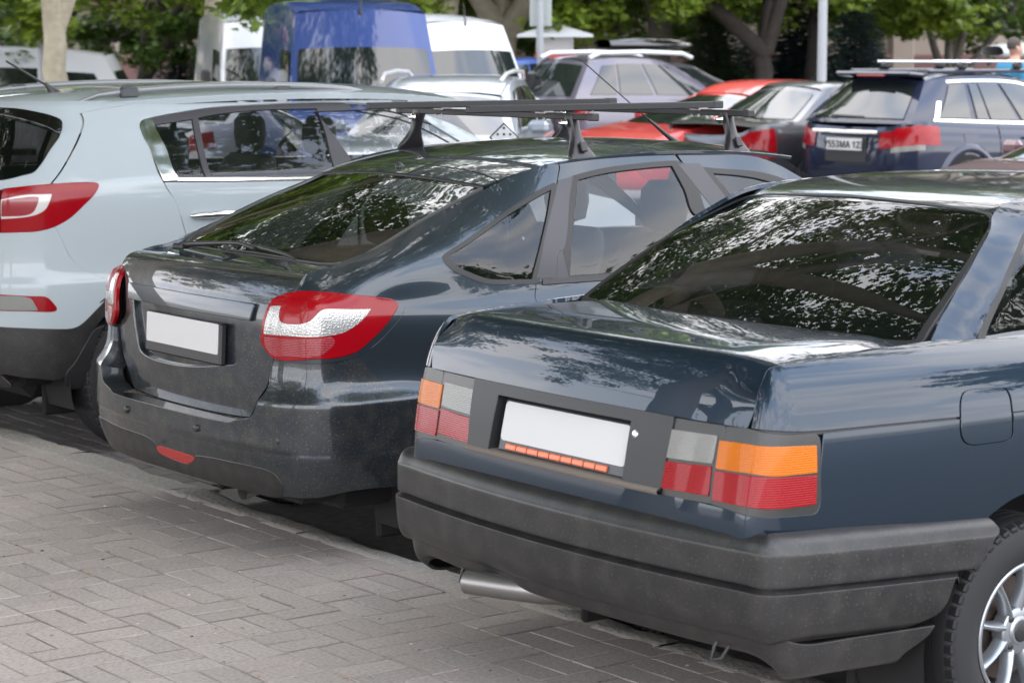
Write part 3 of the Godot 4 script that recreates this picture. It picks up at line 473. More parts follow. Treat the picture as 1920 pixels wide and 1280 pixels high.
func wheel(car: Node3D, at: Vector3, R: float, rim: float, width: float, sx: float, spokes: int, m_rim: Material) -> void:
	var w := Node3D.new()
	w.name = "wheel"
	car.add_child(w, true)
	w.position = at
	# axle along +x (outside) for sx = 1
	var B := Basis(Vector3(0, 0, 1), Vector3(sx, 0, 0), Vector3(0, 1, 0))
	var h := width * 0.5
	var t := MB.new()
	t.lathe([[rim - 0.004, -h + 0.02], [rim + 0.012, -h + 0.004], [rim + 0.05, -h - 0.004], [R - 0.03, -h], [R - 0.012, -h + 0.012], [R - 0.003, -h + 0.035], [R, -h * 0.3], [R, h * 0.3], [R - 0.003, h - 0.035], [R - 0.012, h - 0.012], [R - 0.03, h], [rim + 0.05, h + 0.004], [rim + 0.012, h - 0.004], [rim - 0.004, h - 0.02]], B, Vector3.ZERO, 64)
	for g in [-0.3, 0.0, 0.3]:
		t.lathe([[R + 0.0008, h * g - 0.005], [R - 0.007, h * g - 0.004], [R - 0.007, h * g + 0.004], [R + 0.0008, h * g + 0.005]], B, Vector3.ZERO, 64)
	for k in 56:
		var a := TAU * k / 56
		var d := Vector3(cos(a), 0, sin(a))
		var e := Vector3(-sin(a), 0, cos(a))
		for q in [-1.0, 1.0]:
			t.box(B * (d * (R - 0.0185) + Vector3(0, q * (h - 0.016), 0)), Vector3(0.022, 0.024, 0.026), 0.004, B * Basis(d, Vector3(0, 1, 0) + d * -0.35 * q, e))
	part(w, "tyre", t, MT.tyre)
	var r := MB.new()
	r.lathe([[rim - 0.005, h - 0.022], [rim + 0.004, h - 0.012], [rim + 0.004, h - 0.004], [rim - 0.006, h - 0.004], [rim - 0.012, h - 0.012], [rim - 0.02, h - 0.03], [rim - 0.03, -h + 0.02]], B, Vector3.ZERO, 64)
	if spokes > 0:
		r.lathe([[0.0, h - 0.028], [0.034, h - 0.028], [0.038, h - 0.032], [0.04, h - 0.036], [0.06, h - 0.034], [0.066, h - 0.042], [0.066, h - 0.075]], B, Vector3.ZERO, 40)
		for k in spokes:
			var a := TAU * (k + 0.35) / spokes
			var d := Vector3(cos(a), 0, sin(a))
			var e := Vector3(-sin(a), 0, cos(a))
			var sec := []
			for j in 7:
				var f := j / 6.0
				var rad := lerpf(0.055, rim - 0.006, f)
				var half := lerpf(0.017, 0.009, sin(f * PI * 0.5)) + 0.012 * pow(f, 6.0)
				var top := h - 0.034 + 0.010 * sin(f * PI) + 0.018 * f * f
				var low := top - 0.035
				var row := []
				for c in [[-1.0, 0.0], [-0.85, 0.62], [-0.25, 1.0], [0.25, 1.0], [0.85, 0.62], [1.0, 0.0]]:
					row.append(B * (d * rad + e * c[0] * half + Vector3(0, lerpf(low, top, c[1]), 0)))
				sec.append(row)
			r.grid(sec, false, sx > 0)
	else:
		r.lathe([[0.0, h - 0.03], [0.06, h - 0.03], [0.09, h - 0.045], [rim * 0.75, h - 0.03], [rim - 0.01, h - 0.02]], B, Vector3.ZERO, 40)
	part(w, "rim", r, m_rim)
	var hub := MB.new()
	hub.lathe([[0.0, h - 0.022], [0.026, h - 0.023], [0.030, h - 0.028], [0.030, h - 0.034]], B, Vector3.ZERO, 24)
	for k in 4:
		var a := TAU * (k + 0.5) / 4
		var c := B * Vector3(cos(a) * 0.052, 0, sin(a) * 0.052)
		hub.lathe([[0.0, h - 0.030], [0.008, h - 0.030], [0.010, h - 0.034], [0.010, h - 0.04]], B, c, 12)
	part(w, "hub_cap", hub, MT.dark_plastic)
	var dk := MB.new()
	dk.lathe([[0.02, h - 0.09], [rim - 0.05, h - 0.09], [rim - 0.05, h - 0.11], [0.02, h - 0.11]], B, Vector3.ZERO, 32)
	part(w, "brake_disc", dk, MT.brake)

func cabin(car: Node3D, w: float, floor_y: float, rows: Array, roof_y: float) -> void:
	# dark trim and the seats that show through the glass
	var seats := Node3D.new()
	for r in rows:
		for sx in ([-1.0, 1.0] if r[1] else [0.0]):
			var s := MB.new()
			var half: float = 0.25 if r[1] else w * 0.9
			var x: float = sx * w * 0.52
			var y0: float = floor_y
			var z: float = r[0]
			var sec := []
			for f in [[0.0, 0.30, 0.09], [0.15, 0.25, 0.10], [0.45, 0.10, 0.10], [0.62, 0.02, 0.085], [0.70, 0.0, 0.06], [0.725, 0.0, 0.02]]:
				var ring := []
				for k in 14:
					var a := TAU * k / 14
					var hw := half * (1.0 - 0.25 * clampf((f[0] - 0.4) * 2.5, 0, 1))
					ring.append(Vector3(x + hw * signf(cos(a)) * pow(absf(cos(a)), 0.35), y0 + f[0] * r[2], z + 0.28 - f[1] * 0.9 * -1.0 - 0.3 + f[2] * signf(sin(a)) * pow(absf(sin(a)), 0.5)))
				sec.append(ring)
			s.grid(sec, true)
			part(car, "seat_back", s, MT.seat)
			var heads: Array = [x] if r[1] else [-w * 0.55, w * 0.55]
			for hx in heads:
				var hr := MB.new()
				var hs := []
				for f in [[0.0, 0.3], [0.02, 0.85], [0.09, 1.0], [0.16, 0.95], [0.20, 0.6], [0.205, 0.1]]:
					var ring := []
					for k in 14:
						var a := TAU * k / 14
						ring.append(Vector3(hx + 0.13 * f[1] * signf(cos(a)) * pow(absf(cos(a)), 0.5), y0 + 0.74 * r[2] + f[0], z - 0.02 + 0.05 * f[1] * sin(a)))
					hs.append(ring)
				hr.grid(hs, true)
				for q in [-0.05, 0.05]:
					hr.tube([Vector3(hx + q, y0 + 0.6 * r[2], z), Vector3(hx + q, y0 + 0.74 * r[2] + 0.05, z - 0.02)], 0.006, 6)
				part(car, "headrest", hr, MT.seat)

func build_sedan() -> void:
	sedan_data()
	var car := thing("parked_sedan", "dark blue older sedan with amber and red block tail lamps, nearest the camera", "car", Vector3(-4.725, 0, -3.773), 0.0, "cars parked along the kerb")
	var paint: Material = MT.blue_paint
	var blk: Material = MT.black_trim
	# dark inner shell behind the panel gaps
	var inner := MB.new()
	var arch := PackedVector2Array()
	put_panel(inner, SF.belt, dense([-9.4, 2.9, 1, -9.4, 11.4, 1, 9.4, 11.4, 1, 9.4, 2.9, 1], 4), [], {"off": -0.03, "depth": 0.0, "sub": 2})
	for q in [1.0, -1.0]:
		put_panel(inner, SF.belt, dense([9.3, 6.6, 1, 9.3, 11.5, 1, 21.5, 11.5, 1, 21.5, 6.6, 1], 4), [], {"off": -0.02, "depth": 0.0, "sub": 2, "mx": q})
	put_panel(inner, SF.lid, dense([-6.6, 0.2, 1, -6.6, 13.5, 1, 6.6, 13.5, 1, 6.6, 0.2, 1], 4), [], {"off": -0.02, "depth": 0.0, "sub": 2})
	inner.box(Vector3(0, 0.33, -2.1), Vector3(1.35, 0.12, 3.7), 0.02)
	inner.box(Vector3(0, 0.62, -3.95), Vector3(1.5, 0.5, 0.12), 0.05)
	inner.box(Vector3(0, 0.55, -0.45), Vector3(1.2, 0.5, 0.05), 0.02)
	for q in [-0.9, -3.52]:
		for s in [-1.0, 1.0]:
			inner.lathe([[0.42, -0.17], [0.42, 0.1]], Basis(Vector3(0, 0, 1), Vector3(s, 0, 0), Vector3(0, 1, 0)), Vector3(s * 0.72, 0.31, q), 24, -0.3, PI + 0.3)
			inner.box(Vector3(s * 0.56, 0.5, q), Vector3(0.03, 0.75, 0.85), 0.01)
	part(car, "inner_shell", inner, MT.underside)
	pan(car, "trunk_lid", "lid", LP.lid_r, paint, {"mirror": 1, "depth": 0.014})
	for q in [[1.0, 0], [-1.0, 2]]:
		var o := {"mx": q[0], "depth": 0.014}
		var hf := {"mx": q[0], "depth": 0.014, "holes": [offset_loop(dense(LP.flap), 0.045)]}
		var qp := MB.new()
		add_pan(qp, "belt", "quarter", hf if q[0] > 0 else o)
		part(car, "quarter_panel", qp, paint)
		pan(car, "side_moulding", "belt", "groove", blk, {"mx": q[0], "off": -0.006, "depth": 0.004})
		pan(car, "door", "belt", "door_rear", paint, o)
		pan(car, "door", "belt", "door_front", paint, o)
		pan(car, "fender", "belt", "fender", paint, o)
		# tail lamp: outer unit on the body, inner unit on the lid
		var lamp := pan(car, "tail_lamp", "belt", "frame_out", MT.lamp_frame, {"mx": q[0], "depth": 0.012})
		pan(lamp, "amber_lens", "belt", "amber", MT.ribbed_amber_lens, {"mx": q[0], "off": 0.004, "depth": 0.006})
		pan(lamp, "red_lens", "belt", "red_out", MT.ribbed_red_lens, {"mx": q[0], "off": 0.004, "depth": 0.006})
		var lamp2 := pan(car, "tail_lamp", "belt", "frame_in", MT.lamp_frame, {"mx": q[0], "depth": 0.012})
		pan(lamp2, "clear_lens", "belt", "clear", MT.ribbed_clear_lens, {"mx": q[0], "off": 0.004, "depth": 0.006})
		pan(lamp2, "red_lens", "belt", "red_in", MT.ribbed_red_lens, {"mx": q[0], "off": 0.004, "depth": 0.006})
		pan(car, "roof_pillar", "side", "cpillar", paint, {"mx": q[0], "depth": 0.014})
		for w in [["swin", MT.tint_glass], ["dwin", MT.tint_glass], ["fwin", MT.tint_glass]]:
			var l := dense(LP[w[0]])
			var big := offset_loop(l, 0.18)
			pan(car, "window_seal", "side", big, MT.rubber, {"mx": q[0], "off": -0.002, "depth": 0.01, "holes": [offset_loop(l, -0.05)]})
			pan(car, "side_window", "side", l, w[1], {"mx": q[0], "off": -0.006, "depth": 0.0})
		wheel(car, Vector3(q[0] * 0.715, 0.31, -0.90), 0.31, 0.190, 0.19, q[0], 9, MT.alloy)
		wheel(car, Vector3(q[0] * 0.715, 0.31, -3.52), 0.31, 0.190, 0.19, q[0], 9, MT.alloy)
	var lower := MB.new()
	add_pan(lower, "belt", "lower", {"mirror": 1, "depth": 0.014, "holes": [offset_loop(dense(LP.flap), 0.045)]})
	part(car, "lower_body", lower, paint)
	pan(car, "fuel_flap", "belt", "flap", paint, {"depth": 0.01, "off": 0.001})
	# plate recess in the black garnish
	var rec := dense([-2.05, 4.62, 1, -2.05, 6.55, 1, 1.37, 6.55, 1, 1.37, 4.62, 1], 1)
	rec = PackedVector2Array()
	pan(car, "bumper", "bumper", "bump", MT.bumper_scuffed, {"mirror": 1, "depth": 0.02})
	pan(car, "apron", "apron", "apr", MT.bumper_scuffed, {"mirror": 1, "depth": 0.01})
	garnish(car)
	# rear window with its rubber seal
	var rl := dense(LP.rglass2, 6, 1)
	pan(car, "window_seal", "rglass", offset_loop(rl, 0.22), MT.rubber, {"off": -0.001, "depth": 0.012, "holes": [offset_loop(rl, -0.04)]})
	pan(car, "rear_window", "rglass", rl, MT.dark_glass, {"off": -0.004, "depth": 0.0})
	pan(car, "roof", "roof", "roofp", MT.blue_roof, {"mirror": 1, "depth": 0.012})
	cabin(car, 0.62, 0.55, [[-1.15, false, 0.72], [-2.0, true, 0.78]], 1.4)
	# shelf under the rear window, dash and windscreen
	var shelf := MB.new()
	shelf.box(Vector3(0, 1.05, -0.85), Vector3(1.2, 0.03, 0.55), 0.01)
	part(car, "parcel_shelf", shelf, MT.seat)
	var dash := MB.new()
	dash.box(Vector3(0, 0.95, -2.75), Vector3(1.3, 0.25, 0.5), 0.05)
	part(car, "dashboard", dash, MT.seat)
	var ws := MB.new()
	ws.grid([[Vector3(-0.62, 1.05, -2.98), Vector3(0, 1.06, -3.1), Vector3(0.62, 1.05, -2.98)], [Vector3(-0.56, 1.25, -2.66), Vector3(0, 1.28, -2.76), Vector3(0.56, 1.25, -2.66)], [Vector3(-0.5, 1.41, -2.42), Vector3(0, 1.43, -2.46), Vector3(0.5, 1.41, -2.42)]])
	part(car, "windscreen", ws, MT.tint_glass)
	var hood := MB.new()
	hood.grid([[Vector3(-0.7, 1.06, -3.0), Vector3(0, 1.08, -3.12), Vector3(0.7, 1.06, -3.0)], [Vector3(-0.72, 1.03, -3.5), Vector3(0, 1.04, -3.6), Vector3(0.72, 1.03, -3.5)], [Vector3(-0.68, 0.92, -4.1), Vector3(0, 0.93, -4.2), Vector3(0.68, 0.92, -4.1)], [Vector3(-0.66, 0.55, -4.18), Vector3(0, 0.55, -4.3), Vector3(0.66, 0.55, -4.18)]])
	part(car, "bonnet", hood, paint)
	# exhaust with a slash-cut tip
	var ex := MB.new()
	ex.tube([Vector3(0.1, 0.375, -0.45), Vector3(-0.02, 0.372, -0.12), Vector3(-0.14, 0.37, 0.0), Vector3(-0.22, 0.37, 0.04), Vector3(-0.365, 0.37, 0.095)], 0.034, 20, false)
	ex.tube([Vector3(-0.365, 0.37, 0.095), Vector3(-0.14, 0.37, 0.0)], 0.029, 16, false)
	part(car, "exhaust_pipe", ex, MT.exhaust)
	for x in [-0.47, 0.60]:
		var hk := MB.new()
		hk.tube([Vector3(x, 0.42, 0.0), Vector3(x - 0.012, 0.375, 0.025), Vector3(x - 0.004, 0.345, 0.04), Vector3(x + 0.02, 0.352, 0.03), Vector3(x + 0.03, 0.40, 0.0)], 0.005, 8)
		part(car, "tow_hook", hk, MT.dark_plastic)

func garnish(car: Node3D) -> void:
	var mb := MB.new()
	var loop := dense(LP.garnish, 4, 1)
	# opening for the plate, measured on the lid face
	var hole := PackedVector2Array([Vector2(-1.54, 4.50), Vector2(-1.47, 6.55), Vector2(1.37, 6.58), Vector2(1.34, 4.50)])
	put_panel(mb, SF.belt, loop, [hole], {"off": 0.006, "depth": 0.05})
	put_panel(mb, SF.belt, offset_loop(hole, 0.05), [], {"off": -0.042, "depth": 0.0})
	var g := part(car, "plate_garnish", mb, MT.black_trim)
	var lip := MB.new()
	var rows := []
	for q in [[0.752, 0.0], [0.751, 0.066], [0.748, 0.076], [0.740, 0.079], [0.734, 0.074]]:
		var row := []
		for k in 13:
			var x := -0.412 + 0.824 * k / 12.0
			row.append(Vector3(x, q[0], q[1] - 0.03 * pow(x / 0.67, 2)))
		rows.append(row)
	lip.grid(rows, false, false)
	part(g, "ledge", lip, MT.dusty_trim)
	# blank plate in its frame, leaning with the face
	var pl := Node3D.new()
	var face := Basis(Vector3.RIGHT, -0.22)
	var pm := MB.new()
	var c := Vector3(-0.003, 0.834, 0.036)
	plate_mesh(pm, c, face, 0.535, 0.108, 0.014, 0.004)
	var fr := MB.new()
	fr.box(c + face * Vector3(0, -0.012, -0.008), Vector3(0.552, 0.142, 0.012), 0.004, face)
	var fm := part(car, "plate_frame", fr, MT.grey_plastic)
	part(fm, "license_plate", pm, MT.plate_white)
	for k in 9:
		var rb := MB.new()
		rb.box(c + face * Vector3(-0.215 + k * 0.049, -0.069, 0.001), Vector3(0.044, 0.017, 0.010), 0.003, face)
		part(fm, "reflector", rb, MT.orange_reflector)
	var lk := MB.new()
	lk.box(Vector3(0.295, 0.875, 0.030), Vector3(0.05, 0.062, 0.012), 0.004, face)
	var lo := part(g, "lock_plate", lk, MT.black_trim)
	var cyl := MB.new()
	cyl.lathe([[0.0, 0.006], [0.009, 0.006], [0.012, 0.003], [0.012, -0.01]], Basis(Vector3.RIGHT, PI / 2 - 0.22), Vector3(0.297, 0.872, 0.038), 20)
	part(g, "lock", cyl, MT.chrome)

